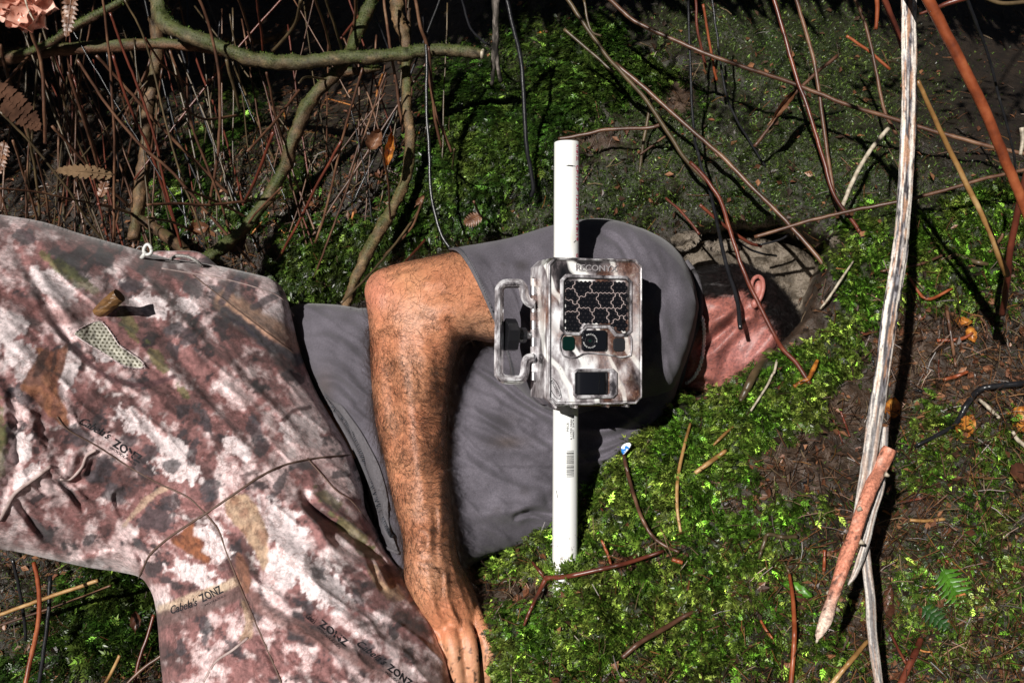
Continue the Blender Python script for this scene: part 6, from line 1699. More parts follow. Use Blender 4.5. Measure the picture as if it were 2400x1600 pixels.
# bleached split stick in front on the right, with its strands: long fibres, pale edges, a dark weathered core
M['bleached'] = mat_attr('bleached_wood', 'tint', 500, .35, .55, .5, .0008, 900, .4)
bstick = empty('bleached_stick', P(2000, 1350, .86), 'bleached white and grey split stick hanging down in front on the right', 'stick')
dst = lambda v: .86 - .05 * np.clip(v / 1400, -.2, 1.2)
def strand(cl, prof, half, name, parent, seed, core=0.0, dz=0.0):
    """a weathered lath: across = px half width, prof = thickness factor, with ridges running along it"""
    c = spline(cl, 30); t = np.gradient(c[:, :2], axis=0); t /= np.linalg.norm(t, axis=1)[:, None]; nn3 = np.stack([t[:, 1], -t[:, 0]], 1)
    s_ = np.r_[0, np.cumsum(np.linalg.norm(np.diff(c[:, :2], axis=0), axis=1))]
    n = 40; th = np.linspace(0, 2 * np.pi, n, endpoint=False)
    S, T = np.meshgrid(s_, th, indexing='ij')
    w = half * c[:, 2]
    edge = 1 + .10 * (fbm(S / 45, np.sin(T) * 2 + 7, 3, seed) - .5) * 2
    ridge = 1 + .28 * (fbm(S / 260, T * 3.5, 3, seed + 1) - .5) * 2
    X = -np.cos(T) * w[:, None] * edge
    Zt = np.sin(T) * w[:, None] * prof * ridge
    q = c[:, None, :2] + nn3[:, None] * X[..., None]
    dd_ = dst(c[:, 1])[:, None] + dz + 0 * T
    Pt = P(q[..., 0], q[..., 1], dd_ - Zt / FPX * dd_).reshape(-1, 3)
    m_ = len(c); i = np.arange(m_ - 1)[:, None] * n; j = np.arange(n)[None]
    F = np.stack([i + j, i + (j + 1) % n, i + n + (j + 1) % n, i + n + j], -1).reshape(-1, 4).tolist() + [list(range(n))[::-1], [(m_ - 1) * n + k for k in range(n)]]
    me = mesh_np(name, Pt, F)
    a = (X / (w[:, None] + 1e-6))
    f1 = fbm(S / 130, a * 5 + 11, 4, seed + 2, .6); f2 = fbm(S / 16, a * 7 + 3, 3, seed + 3)
    pale = np.array([.74, .67, .60]); grey = np.array([.22, .21, .23]); dk = np.array([.035, .03, .035]); org = np.array([.5, .26, .14])  # pale is bleached wood, raised to carry the flash brightness of the near stick
    k1 = sstep(.38, .56, f1 + .25 * core * np.exp(-((a - .05) / .28) ** 2) - .05)[..., None]
    col_ = pale * (1 - k1) + grey * k1
    k2 = sstep(.49, .59, f1 * .6 + f2 * .4 + .13 * core * np.exp(-((a - .0) / .22) ** 2))[..., None]
    col_ = col_ * (1 - k2) + dk * k2
    k3 = (sstep(.56, .66, fbm(S / 60, a * 4 + 20, 3, seed + 5)) * .6)[..., None]
    col_ = col_ * (1 - k3) + org * k3
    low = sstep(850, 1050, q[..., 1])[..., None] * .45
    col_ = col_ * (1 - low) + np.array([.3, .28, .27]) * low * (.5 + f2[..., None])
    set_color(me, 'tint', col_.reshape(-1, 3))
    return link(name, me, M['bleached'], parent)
CL = [(2124, -620, 1.05), (2128, -320, 1), (2130, -40, 1), (2130, 60, 1), (2131, 230, 1), (2125, 380, .98), (2116, 520, .95), (2108, 599, 1.02), (2097, 668, 1.02), (2085, 744, 1.05), (2070, 859, 1.0), (2052, 974, 1.0), (2036, 1080, .95), (2016, 1180, .7), (1998, 1270, .4), (1990, 1310, .15)]
strand(CL, .62, 18.5, 'shaft', bstick, 200, 1.0)
strand([(2074, 1000, .8), (2064, 1132, 1), (2045, 1200, 1), (2028, 1270, 1), (2005, 1340, .7), (1988, 1370, .2)], .6, 11, 'splinter', bstick, 210, .2, .012)
strand([(2040, 1180, .6), (2028, 1260, .9), (2032, 1330, 1), (2040, 1400, 1.05), (2044, 1480, 1), (2054, 1560, .9), (2066, 1640, .8)], .7, 12, 'splinter', bstick, 220, .8, .034)
o = branch([(2086, 1050, .82, 15), (2080, 1062, .82, 17), (2060, 1105, .82, 16), (2040, 1145, .81, 16), (2015, 1212, .80, 15), (2000, 1260, .80, 16), (1984, 1302, .80, 17), (1962, 1370, .79, 14), (1948, 1410, .79, 13), (1936, 1450, .78, 15), (1920, 1485, .78, 9), (1916, 1497, .78, 3)],
           'reddish brown twig with a pale broken tip hanging off the bleached stick', 'red_twig', 'twig', -1.0, 61, bark=(.85, .33, .2), cut=True, bump=.2)
b = MB()
for u9, v9, a9 in [(2062, 1110, 15), (2030, 1190, 200), (1985, 1330, 190), (2003, 1268, 10), (1945, 1425, 0), (1958, 1385, 200), (1935, 1440, 20)]:
    c9 = P(u9 + 12 * math.cos(math.radians(a9)), v9, .795); b.tube(np.array([c9, c9 + (Rv * math.cos(math.radians(a9)) - Uv * .5) * .0035]), np.array([.0022, .0012]), 7)
for o_ in list(bpy.data.objects):
    if o_.name.startswith('red_twig'):
        vt = verts_of(o_.data); u_, v_, _ = UVD(vt)
        al = (v_ * .93 - u_ * .36); ac = (v_ * .36 + u_ * .93)
        c_ = np.array([.50, .19, .12]) * (.45 + 1.1 * fbm(al / 50, ac / 6, 4, 301))[:, None]
        pl_ = np.clip(sstep(1360, 1480, v_) + .5 * sstep(.55, .7, fbm(al / 30, ac / 9, 3, 305)), 0, 1)[:, None]  # random pale streaks, plus the overexposed lower end painted in
        c_ = c_ * (1 - pl_) + np.array([.74, .56, .46]) * pl_
        dk_ = sstep(.66, .72, fbm(al / 9, ac / 7, 3, 309))[:, None] * .85
        c_ = c_ * (1 - dk_) + np.array([.05, .025, .02]) * dk_
        at_ = o_.data.color_attributes['tint']; bf_ = np.ones((len(vt), 4), np.float32); bf_[:, :3] = c_; at_.data.foreach_set('color', bf_.ravel()); tag(link('bud_scars', b.mesh('bud_scars'), M['pale_twig'], o_), kind='stuff')
# leaves
def leaf(u, v, d, ang, L, W, mat, label, curl=.3, bend=.2, tilt=0.0, cat='leaf', name='fallen_leaf', group=None, on_ground=True, lobes=0, hole=0, parent=None, roll=0.0):
    """ang in degrees in the picture plane (0 = right, 90 = up), L and W in metres"""
    nu_, nv_ = 15, 9
    c = P(u, v, float(Dg(np.array([u * 1.]), np.array([v * 1.]))[0]) - .006 if d is None else d)
    a = math.radians(ang)
    if d is None:
        n_ = ground_frame(np.array([u * 1.]), np.array([v * 1.]))[1][0]
        n_ = n_ * .5 - Fv * .5; n_ /= np.linalg.norm(n_)
    else: n_ = -Fv
    ax = Rv * math.cos(a) + Uv * math.sin(a); ax -= n_ * (ax @ n_); ax /= np.linalg.norm(ax)
    ax = ax * math.cos(tilt) + n_ * math.sin(tilt); ax /= np.linalg.norm(ax)
    bx = np.cross(n_, ax); bx /= np.linalg.norm(bx); bx = bx * math.cos(roll) + n_ * math.sin(roll); nz_ = np.cross(ax, bx)
    V = []
    for i in range(nu_):
        t = i / (nu_ - 1)
        wd = W * .5 * (math.sin(math.pi * t ** .85) ** .75 + .02)
        if lobes: wd *= (1 + .35 * math.sin(t * lobes * 2 * math.pi) * math.sin(math.pi * t))
        for j in range(nv_):
            s = j / (nv_ - 1) * 2 - 1
            ww = wd * (1 + .10 * math.sin(t * 23 + s * 3 + u))
            z = curl * W * (s * s) + bend * L * (t - .5) ** 2 * 2 + .02 * L * math.sin(t * 14 + s * 5 + v) - (.02 * W if abs(s) < .2 else 0)
            V.append(c + ax * (t - .5) * L + bx * s * ww + nz_ * z)
    F = [[i * nv_ + j, (i + 1) * nv_ + j, (i + 1) * nv_ + j + 1, i * nv_ + j + 1] for i in range(nu_ - 1) for j in range(nv_ - 1)]
    V = np.array(V); V2 = V - nz_ * .0004; n0 = len(V)
    F2 = [[k + n0 for k in f][::-1] for f in F]
    me = mesh_np(name, np.vstack([V, V2]), F + F2)
    o = link(name, me, mat, parent)
    if label: tag(o, label, cat, group)
    b = MB(); mid_ = V[[i * nv_ + nv_ // 2 for i in range(nu_)]] + nz_ * .0003
    ext = np.vstack([mid_[0] - ax * L * .18, mid_])
    b.tube(ext, np.linspace(.0009, .0003, len(ext)) * L / .05, 5)
    if parent is None: link('midrib', b.mesh('midrib'), mat, o)
    return o
pxm = lambda px: px / FPX * 1.1
leaf(2262, 1495 - 500 + 5, None, 55, pxm(75), pxm(44), M['leaf_orange'], 'mottled orange leaf near the right edge beside a black root', .1, .1)
leaf(2385, 985, None, 70, pxm(70), pxm(60), M['leaf_orange'], 'spotted orange brown leaf lying at the right edge', .15, .1)
leaf(2090, 958, None, 75, pxm(56), pxm(40), M['leaf_orange'], 'orange leaf half hidden behind the bleached stick', .2, .1)
leaf(2255, 755, None, -10, pxm(46), pxm(24), M['leaf_orange'], 'crumpled yellow leaf upper piece on the brown soil at right', .3, .3)
leaf(2275, 785, None, -75, pxm(44), pxm(26), M['leaf_orange'], 'torn yellow leaf lower piece on the brown soil at right', .3, .2)
leaf(1868, 1385, None, -32, pxm(66), pxm(30), M['leaf_green'], 'small green and brown leaf low in front of the moss', .25, .15)
leaf(1872, 1398, None, -34, pxm(60), pxm(16), M['leaf_dark'], 'dark red underside leaf just below the green leaf', .2, .1)
leaf(2078, 1435, None, 86, pxm(120), pxm(34), M['leaf_dark'], 'long brown leaf standing beside the lower bleached splinter', .3, .1)
leaf(1837, 905, None, 5, pxm(38), pxm(24), M['leaf_dark'], 'small oval dark leaf on the moss beside the orange twig', .1, .1)
leaf(915, 355, 1.34, 80, pxm(100), pxm(26), M['leaf_orange'], 'curled orange leaf caught beside the upright mossy branch', .9, .3)
leaf(880, 330, 1.40, 60, pxm(70), pxm(46), M['leaf_dead'], 'grey pink dead leaf behind the curled orange leaf', .4, .2)
leaf(1275, 77, None, 5, pxm(36), pxm(14), M['leaf_orange'], 'small yellow leaf on the dark soil at the top', .2, .1)
leaf(319, 1452, 1.22, 88, pxm(52), pxm(28), M['leaf_dark'], 'reddish brown leaf on the moss under the bent knee', .2, .1)
leaf(1200, 1362, None, 5, pxm(60), pxm(18), M['leaf_dark'], 'dark curled leaf between the hand and the pipe', .3, .1)
leaf(1365, 1188, None, 80, pxm(46), pxm(16), M['leaf_dark'], 'brown bark like leaf scrap right of the pipe at the shirt edge', .2, .05)
leaf(1490, 1310, None, 8, pxm(90), pxm(26), M['leaf_dark'], 'dull brown leaf under the dark red twig right of the pipe foot', .2, .05)
leaf(1160, 1480, None, 50, pxm(34), pxm(20), M['leaf_dead'], 'tan leaf crumb beside the fingers', .2, .1)
leaf(1835, 248, 1.30, 52, pxm(105), pxm(20), M['leaf_dead'], 'curl of pinkish dead bark hanging on the straight twig', 1.2, .1, cat='bark')
leaf(2390, 1110, None, 40, pxm(60), pxm(50), M['leaf_dark'], 'dark glossy leaf low at the right edge', .2, .1)
leaf(470, 535, 1.40, 10, pxm(60), pxm(40), M['leaf_dead'], 'broad dead leaf lying behind the trouser waist', .3, .2)
leaf(560, 570, 1.38, 40, pxm(70), pxm(40), M['leaf_dead'], 'crumpled brown leaf between waist and slanting branch', .4, .2)
leaf(985, 470, 1.38, 50, pxm(40), pxm(16), M['leaf_dead'], 'small buff leaf scrap right of the upright branch', .3, .2)
# green fern leaf low right: a rachis with lobed pinnae
def fern(u, v, d, ang, L, W, mat, label, n=8, name='fern_leaf', cat='fern', lift=.0, curl=.0, big=1.0):
    root_ = P(u, v, float(Dg(np.array([u * 1.]), np.array([v * 1.]))[0]) - .024 if d is None else d)
    fr_ = empty(name, root_, label, cat)
    a = math.radians(ang); ax = Rv * math.cos(a) + Uv * math.sin(a); bx = -Rv * math.sin(a) + Uv * math.cos(a)
    b = MB(); ts = np.linspace(0, 1, 10)
    path = root_ + ts[:, None] * ax * L - (lift * np.sin(ts * math.pi))[:, None] * Fv + (curl * ts ** 2)[:, None] * bx * L
    b.tube(path, np.linspace(.0011, .0004, 10), 6); link('rachis', b.mesh('rachis'), mat, fr_)
    for k in range(n):
        t = .1 + .85 * k / n; pw = W * math.sin(math.pi * (.25 + .72 * t)) * .5
        c = np.array([np.interp(t, ts, path[:, q_]) for q_ in range(3)])
        for s in (-1, 1):
            dr = bx * s * .93 + ax * .37; dr /= np.linalg.norm(dr); pr = np.cross(dr, Fv); pr /= np.linalg.norm(pr)
            hw = L / n * .5 * big
            V = []; m2 = 7
            dro = rng.normal() * .12 * pw
            for i in range(m2):
                f = i / (m2 - 1); w_ = hw * (1 - f ** 2.2) * (1 + .35 * (i % 2))
                z = -Fv * (.10 * pw * math.sin(f * 3) + dro * f)
                V += [c + dr * pw * f + pr * w_ + z, c + dr * pw * f + z + Fv * .0006, c + dr * pw * f - pr * w_ + z]
            F = []
            for i in range(m2 - 1): F += [[i * 3, i * 3 + 1, i * 3 + 4, i * 3 + 3], [i * 3 + 1, i * 3 + 2, i * 3 + 5, i * 3 + 4]]
            link('pinna', mesh_np('pinna', np.array(V), F), mat, fr_)
    return fr_
fern(2205, 1330, None, -58, pxm(105), pxm(85), M['leaf_green'], 'small bright green lobed fern leaf on the wet soil at lower right', 8, big=.62)
fern(2160, 1420, None, -40, pxm(80), pxm(50), mat_noise('deep_green_fern', [(.3, (.008, .03, .005)), (.7, (.02, .07, .012))], 60, .4, .2), 'dark green fern leaf in shadow below the bright one', 6, big=.6)
fern(1650, 500 + 40, None, 200, pxm(40), pxm(20), M['leaf_green'], 'tiny pale fern sprig above the stones of the hollow', 5) if False else None
fern(170, -30, 1.12, -97, pxm(130), pxm(44), M['leaf_dead'], 'small dead fern frond hanging at the upper left', 10)
fern(-20, 200, 1.02, -42, pxm(150), pxm(70), mat_noise('dry_brown_frond', [(.3, (.03, .015, .010)), (.7, (.09, .045, .028))], 60, .9, .3, spec=.05), 'curled brown fern frond at the left edge', 12, big=1.5)
fern(272, 410, 1.12, 176, pxm(150), pxm(40), mat_noise('straw_frond', [(.3, (.08, .05, .028)), (.7, (.20, .13, .075))], 60, .9, .3, spec=.05), 'straw coloured dead frond lying across the left stems', 9, lift=.01)
fern(234, 462, 1.12, 70, pxm(60), pxm(30), M['leaf_dead'], 'short dead frond tip crossing the straw coloured one', 6)
fern(10, 330, 1.15, -100, pxm(90), pxm(40), M['leaf_dead'], 'dim withered frond low on the left edge', 8)
fern(815, 488, 1.37, 0, .04, .02, M['leaf_dead'], 'x', 4) if False else None
fern(1130, 505, 1.34, -155, pxm(60), pxm(46), M['leaf_dead'], 'orange brown dead fern tip above the sleeve', 7)
# big dry lobed leaf near the lens at the top left
m_big = mat_noise('pink_dry_leaf', [(.3, (.5, .2, .13)), (.5, (.75, .42, .33)), (.75, (.9, .75, .68))], 60, .35, .4, .001, trans=.15)
big = empty('dead_fern_leaf', P(60, 20, .74), 'large pinkish brown dead leaf catching the light at the top left corner', 'leaf')
for args in [(65, 20, .74, -75, .040, .028), (30, 12, .74, 200, .030, .018), (100, 10, .74, -20, .028, .018), (88, 48, .74, -40, .022, .014), (48, 44, .735, 225, .022, .014), (5, 38, .74, 190, .018, .010), (66, 52, .74, -95, .018, .016), (110, 24, .745, -5, .016, .012), (20, -8, .74, 170, .03, .02)]:
    leaf(*args[:3], args[3], args[4], args[5], m_big, None, .35, .15, lobes=3, name='lobe', parent=big)
b = MB(); q = spline(d3([(55, -20), (65, 20), (80, 50)], .73, (3, 1.6)), 6); b.tube(P(q[:, 0], q[:, 1], q[:, 2]), q[:, 3] / FPX * .73, 6); link('midrib', b.mesh('midrib'), M['pale_twig'], big)
stick(d3([(65, 58), (80, 95), (92, 126), (101, 184), (103, 268), (106, 300), (105, 335)], (.90, .96), (4.5, 4)), MS['stem'], 'jointed pinkish stem hanging below the large dead leaf', 'dead_fern', 'fern', knots=1)

# twigs and needles on the ground that can be told apart
def gstick(pts, mat, label, off=.006, name='twig', cat='twig', group=None, n=7):
    q = [(p[0], p[1], p[2]) for p in pts]
    w, r, _, _ = gpath(q, off)
    b = MB(); b.tube(w, r * (1 + .18 * (fbm(np.arange(len(w)) * .6, np.arange(len(w)) * 0 + len(label), 3, 2) - .5)), n, .03)
    return tag(link(name, b.mesh(name), mat), label, cat, group)
for pts, mat, lab, off in [
    ([(1459, 1050, 4), (1467, 1090, 4.6), (1477, 1130, 4.6), (1500, 1203, 4.6), (1528, 1254, 4.6), (1560, 1279, 4.6), (1592, 1293, 4)], 'stem', 'tan curved fern stem arching over bright moss right of the pipe', .016),
    ([(1618, 992, 3), (1605, 1040, 4), (1589, 1117, 4.4), (1587, 1187, 4.2), (1595, 1246, 3.4)], 'stem_yellow', 'thin golden brown stem on the moss below the chin', .014),
    ([(1556, 1290, 4), (1471, 1318, 5), (1391, 1337, 5.5), (1330, 1350, 6), (1280, 1354, 6.5)], 'stem_red', 'dark red twig lying at the foot of the pipe', .02),
    ([(1280, 1354, 6.5), (1265, 1338, 4.5), (1247, 1316, 3)], 'stem_red', 'short upper fork of the red twig left of the pipe foot', .02),
    ([(1280, 1354, 6.5), (1258, 1398, 4.5), (1240, 1435, 4), (1228, 1465, 3)], 'stem_red', 'lower fork of the red twig left of the pipe foot', .02),
    ([(2000, 612, 2), (1971, 655, 3), (1941, 700, 3), (1922, 724, 2.5)], 'pale_twig', 'white lichen twig on bright moss beside the hollow', .016),
    ([(1821, 844, 3), (1815, 870, 3.4), (1809, 880, 3), (1797, 905, 3), (1760, 962, 2.4)], 'pale_twig', 'pale bent twig on the moss below the red hanging stem', .014),
    ([(1872, 752, 9), (1850, 775, 12), (1824, 798, 13), (1803, 826, 12), (1785, 850, 9), (1766, 880, 10), (1745, 921, 9), (1735, 940, 5)], 'stem_olive', 'thick tan root curving along the lip of the hollow below the face', .012),
    ([(1570, 936, 4), (1622, 936, 4), (1668, 929, 4), (1702, 914, 5), (1730, 900, 5)], 'stem', 'thin brown root under the chin at the shirt collar', .004),
    ([(1861, 906, 5), (1880, 894, 5), (1895, 887, 5), (1906, 866, 6), (1916, 844, 4)], 'leaf_orange', 'bright orange bent twig on the moss near the bleached stick', .014),
    ([(2420, 896, 7), (2340, 904, 7), (2296, 913, 7), (2265, 949, 7), (2243, 989, 6), (2203, 1016, 5), (2145, 1045, 4)], 'stem_black', 'thick black root snaking over the soil at the right', .012),
    ([(1629, 1108, 5), (1665, 1082, 6), (1702, 1055, 5)], 'stem_yellow', 'split orange straw on the moss', .014),
    ([(1672, 1043, 2.5), (1695, 1020, 4), (1718, 1000, 3)], 'stem_yellow', 'smaller orange straw above the split one', .013),
    ([(2132, 1218, 4), (2170, 1220, 4), (2214, 1216, 4)], 'stem_yellow', 'flat golden straw level on soil at lower right', .008),
    ([(1933, 1288, 4), (1931, 1338, 4)], 'stem_orange', 'short upright orange splinter beside the red brown twig', .01),
    ([(1850, 1345, 4), (1858, 1400, 5), (1862, 1480, 6), (1858, 1550, 6), (1852, 1620, 6)], 'stem_orange', 'long orange brown needle standing below the green leaf', .016),
    ([(1943, 1610, 6), (1975, 1570, 6), (2005, 1535, 6), (2034, 1500, 5)], 'stem_yellow', 'tan straw slanting up at the bottom edge', .014),
    ([(2110, 1605, 8), (2130, 1560, 8), (2145, 1530, 8), (2158, 1496, 7)], 'stem_red', 'stout red stem stub at the bottom edge', .016),
    ([(2086, 1480, 3), (2105, 1520, 3.5), (2124, 1555, 3)], 'stem_red', 'thin red stem meeting the stout stub at the bottom', .012),
    ([(1783, 1453, 3), (1795, 1475, 3.5), (1811, 1496, 3)], 'stem_orange', 'small forked orange stalk low on the soil', .01),
    ([(2296, 936, 4), (2320, 958, 5), (2341, 978, 4)], 'pale_twig', 'pinkish snapped stalk beside the black root', .012),
    ([(2374, 1012, 4), (2385, 1030, 5), (2410, 1050, 5)], 'pale_twig', 'stalk of the spotted leaf at the right edge', .012),
    ([(2198, 1314, 4), (2222, 1315, 4)], 'stem_orange', 'short orange stub left of the green fern', .008),
    ([(1868, 1257, 5), (1835, 1258, 5), (1800, 1252, 5), (1790, 1275, 5), (1778, 1310, 3)], 'stem_olive', 'hooked brown root on bare soil in front of the moss', .008),
    ([(2218, 610, 4), (2250, 580, 0)][:1] + [(2240, 598, 5), (2280, 612, 6), (2315, 620, 5)], 'stem_olive', 'brown twig lying on moss right of the bleached stick', .012),
    ([(2064, 636, 3), (2110, 628, 3.5), (2160, 618, 3.5), (2215, 596, 3)], 'stem', 'thin brown twig crossing behind the bleached stick', .01),
    ([(2218, 721, 4), (2228, 780, 4.4), (2240, 860, 3)], 'stem', 'upright brown needle pair on the soil at right', .01),
    ([(2196, 798, 4), (2250, 795, 4.5), (2280, 780, 3)], 'stem_orange', 'orange needle lying under the torn yellow leaf', .009),
    ([(2210, 890, 4), (2240, 882, 4.5), (2268, 871, 4)], 'stem_orange', 'short orange stick on the soil below the yellow leaf', .009),
    ([(2320, 590, 4), (2345, 560, 4), (2342, 555, 3)][:2] + [(2350, 548, 3)], 'stem', 'small brown stub by the foot of the straw yellow stem', .01),
    ([(1458, 1540, 6), (1500, 1505, 6), (1560, 1470, 6), (1610, 1440, 5), (1640, 1428, 3)], 'stem', 'smooth pinkish brown stick slanting on moss at the bottom centre', .016),
    ([(1410, 1265, 3), (1425, 1300, 3.5), (1432, 1322, 3)], 'stem_orange', 'small orange needle right of the pipe foot', .014),
    ([(1575, 1310, 5), (1600, 1318, 5)], 'stem_orange', 'tiny orange chip at the end of the dark red twig', .012),
    ([(2125, 640, 3), (2170, 700, 4), (2218, 740, 0)][:2] + [(2232, 676, 3)], 'stem_orange', 'angled orange twig on moss right of the bleached stick', .01),
]:
    gstick(pts, MS[mat], lab, off, 'root' if 'root' in lab else 'twig', 'root' if 'root' in lab else 'twig')
# bottom left
for pts, d, r, mat, lab in [
    ([(80, 1318), (88, 1360), (92, 1402), (90, 1450), (82, 1497), (70, 1550), (56, 1625)], (1.12, 1.05), (5, 6), 'stem_orange', 'bright orange stem standing below the thigh at the lower left'),
    ([(-20, 1446), (60, 1418), (115, 1398), (170, 1380), (230, 1360)], (1.18, 1.17), 4.5, 'stem_yellow', 'pale straw slanting up from the left edge below the thigh'),
    ([(-20, 1470), (110, 1428), (200, 1395), (260, 1372)], (1.24, 1.22), 3, 'stem', 'thin dark stem under the pale straw'),
    ([(240, 1610), (262, 1575), (280, 1535)], (1.1, 1.1), 4, 'stem_yellow', 'short golden stalk at the bottom left'),
    ([(310, 1620), (325, 1550), (345, 1490), (360, 1440)], (1.14, 1.16), 4, 'stem_red', 'dark red stem beside the lower trouser leg'),
    ([(290, 1610), (330, 1570), (385, 1530)], (1.12, 1.13), 4, 'stem', 'pinkish stem reaching to the lower trouser leg'),
    ([(30, 1310), (45, 1380), (58, 1450), (60, 1500)], (1.2, 1.22), 4, 'stem_black', 'black stem in the shadow of the thigh'),
    ([(118, 1350), (112, 1450), (100, 1540), (90, 1620)], (1.22, 1.16), 5, 'stem_black', 'dark bent stem beside the bright orange stem')]:
    stick(d3(pts, d, r), MS[mat], lab, 'dead_fern', 'fern')
# split dead stick at the top centre
fk = empty('forked_stick', P(1160, 120, 1.36), 'dark grey dead stick with a forked lower end at the top centre', 'stick')
for k, pts in enumerate([[(1166, -30), (1161, 60), (1158, 134), (1153, 199)], [(1158, -30), (1163, 60), (1164, 134), (1174, 193)]]):
    q = spline(d3(pts, (1.30, 1.38), (8, 5)), 8); b = MB(); b.tube(P(q[:, 0], q[:, 1], q[:, 2]), q[:, 3] / FPX * q[:, 2], 8, .2)
    link('prong', b.mesh('prong'), mat_noise('grey_dead_wood', [(.4, (.02, .018, .016)), (.55, (.08, .07, .06)), (.7, (.35, .3, .27))], 120, .5, .5, .001, 5, (1, 1, .2)) if k == 0 else bpy.data.materials['grey_dead_wood'], fk)

# thicket of dead fern stems: the ones traced one by one, then those that fill it
def fern_label(pts, mat, r):
    c_ = {'stem': 'brown', 'stem_olive': 'olive', 'stem_red': 'reddish', 'stem_black': 'blackish'}[mat]
    a_, z_ = pts[0], pts[-1]; k_ = (z_[0] - a_[0]) / max(abs(z_[1] - a_[1]), 1)
    ln = 'leaning left' if k_ < -.25 else 'sloping right' if k_ > .6 else 'leaning right' if k_ > .18 else 'standing upright'
    u_ = (a_[0] + z_[0]) / 2; v_ = (a_[1] + z_[1]) / 2
    pl = 'by the left edge' if u_ < 170 else 'on the left of the sapling trunk' if u_ < 330 else 'on the right of the sapling trunk' if u_ < 480 else 'behind the slanting mossy branch' if u_ < 700 else 'between the two long mossy branches' if u_ < 940 else 'beyond the upright mossy branch'
    hv = 'high' if v_ < 220 else 'low' if v_ > 360 else 'midway'
    return f"{'thin' if r < 3.3 else 'thicker'} {c_} dead fern stem {ln}, {pl}, {hv}"
TH = [[(0, 105), (19, 183), (38, 237), (70, 330)], [(292, 0), (325, 60), (350, 130), (375, 230), (400, 330), (430, 430), (465, 520), (490, 600)], [(240, -10), (252, 90), (262, 200), (268, 330), (268, 430), (266, 560)],
      [(258, 30), (290, 120), (330, 220), (365, 330), (385, 430), (410, 520), (425, 580)], [(180, 140), (240, 230), (320, 330), (400, 400), (470, 480), (540, 560), (600, 630)], [(398, 120), (430, 210), (455, 310), (490, 400), (520, 480), (545, 570)],
      [(0, 260), (80, 345), (160, 445), (200, 510), (250, 572)], [(122, 295), (180, 360), (240, 430), (300, 480)], [(265, 130), (300, 240), (350, 350), (385, 450), (420, 560)], [(160, 170), (190, 260), (215, 340), (235, 410)],
      [(464, -10), (490, 60), (510, 150), (516, 250), (512, 350), (500, 430), (490, 480)], [(530, 140), (560, 250), (545, 230)][:2] + [(556, 236)], [(556, -10), (580, 60), (592, 110)], [(600, -10), (610, 60), (618, 125)], [(625, 170), (640, 240), (655, 300), (670, 340)],
      [(735, -10), (760, 60), (775, 120)], [(760, -10), (790, 80), (805, 130)], [(660, 440), (600, 500), (560, 560)], [(800, 330), (740, 440), (690, 540), (650, 610)], [(850, 160), (815, 280), (790, 380), (770, 470), (740, 570)], [(905, 170), (870, 270), (835, 380), (800, 480), (760, 590), (735, 650)],
      [(700, 195), (720, 180), (780, 190)], [(580, 355), (640, 290), (710, 200)], [(640, 310), (600, 420), (575, 470)], [(430, 255), (480, 280), (560, 270)], [(345, 480), (420, 478), (500, 480), (590, 470)], [(345, 510), (400, 520), (440, 535)],
      [(0, 442), (80, 450), (160, 465), (220, 478)], [(230, 478), (270, 488), (306, 500)], [(430, 440), (500, 470), (580, 510)], [(85, 360), (105, 440), (118, 530)], [(45, 220), (70, 330), (85, 420), (95, 515)], [(60, 400), (62, 450), (66, 510)],
      [(340, 90), (380, 150), (440, 200)], [(225, 130), (290, 200), (370, 290), (450, 370), (540, 460)], [(30, 330), (60, 420), (90, 520)], [(705, 0), (690, 60), (640, 120)], [(835, -10), (828, 60), (800, 150)], [(800, 90), (840, 40), (900, -10)], [(10, 200), (60, 140), (100, 100)],
      [(990, 470), (960, 540), (900, 600)], [(800, 710), (870, 640), (935, 560), (990, 480)], [(895, 345), (910, 430), (915, 520)], [(945, 620), (1000, 560)], [(870, 410), (900, 425), (935, 436)], [(1110, 472), (1125, 505), (1145, 515)], [(1065, 350), (1062, 390), (1066, 390)][:2] + [(1065, 400)]]
gname = 'dead fern stems of the thicket'
glab = 'thin brown dead fern stem in the thicket at the upper left'
for k, pts in enumerate(TH):
    u_m = np.mean([p[0] for p in pts]); v_m = np.mean([p[1] for p in pts])
    d0 = min(1.36, float(Dg(np.array([u_m]), np.array([v_m]))[0]) - .06) - rng.uniform(0, .12)
    if v_m > 450: d0 = min(d0, 1.38)
    e = pts[-1]
    d1 = min(d0 + .12, float(Dg(np.array([e[0] * 1.]), np.array([e[1] * 1.]))[0]) - .01)
    r9 = rng.uniform(2.4, 4.0); mt9 = ['stem', 'stem_olive', 'stem', 'stem_red', 'stem'][k % 5]
    stick(d3(pts, (d0, max(d1, d0)), r9), MS[mt9], fern_label(pts, mt9, r9), 'dead_fern', 'fern', gname)
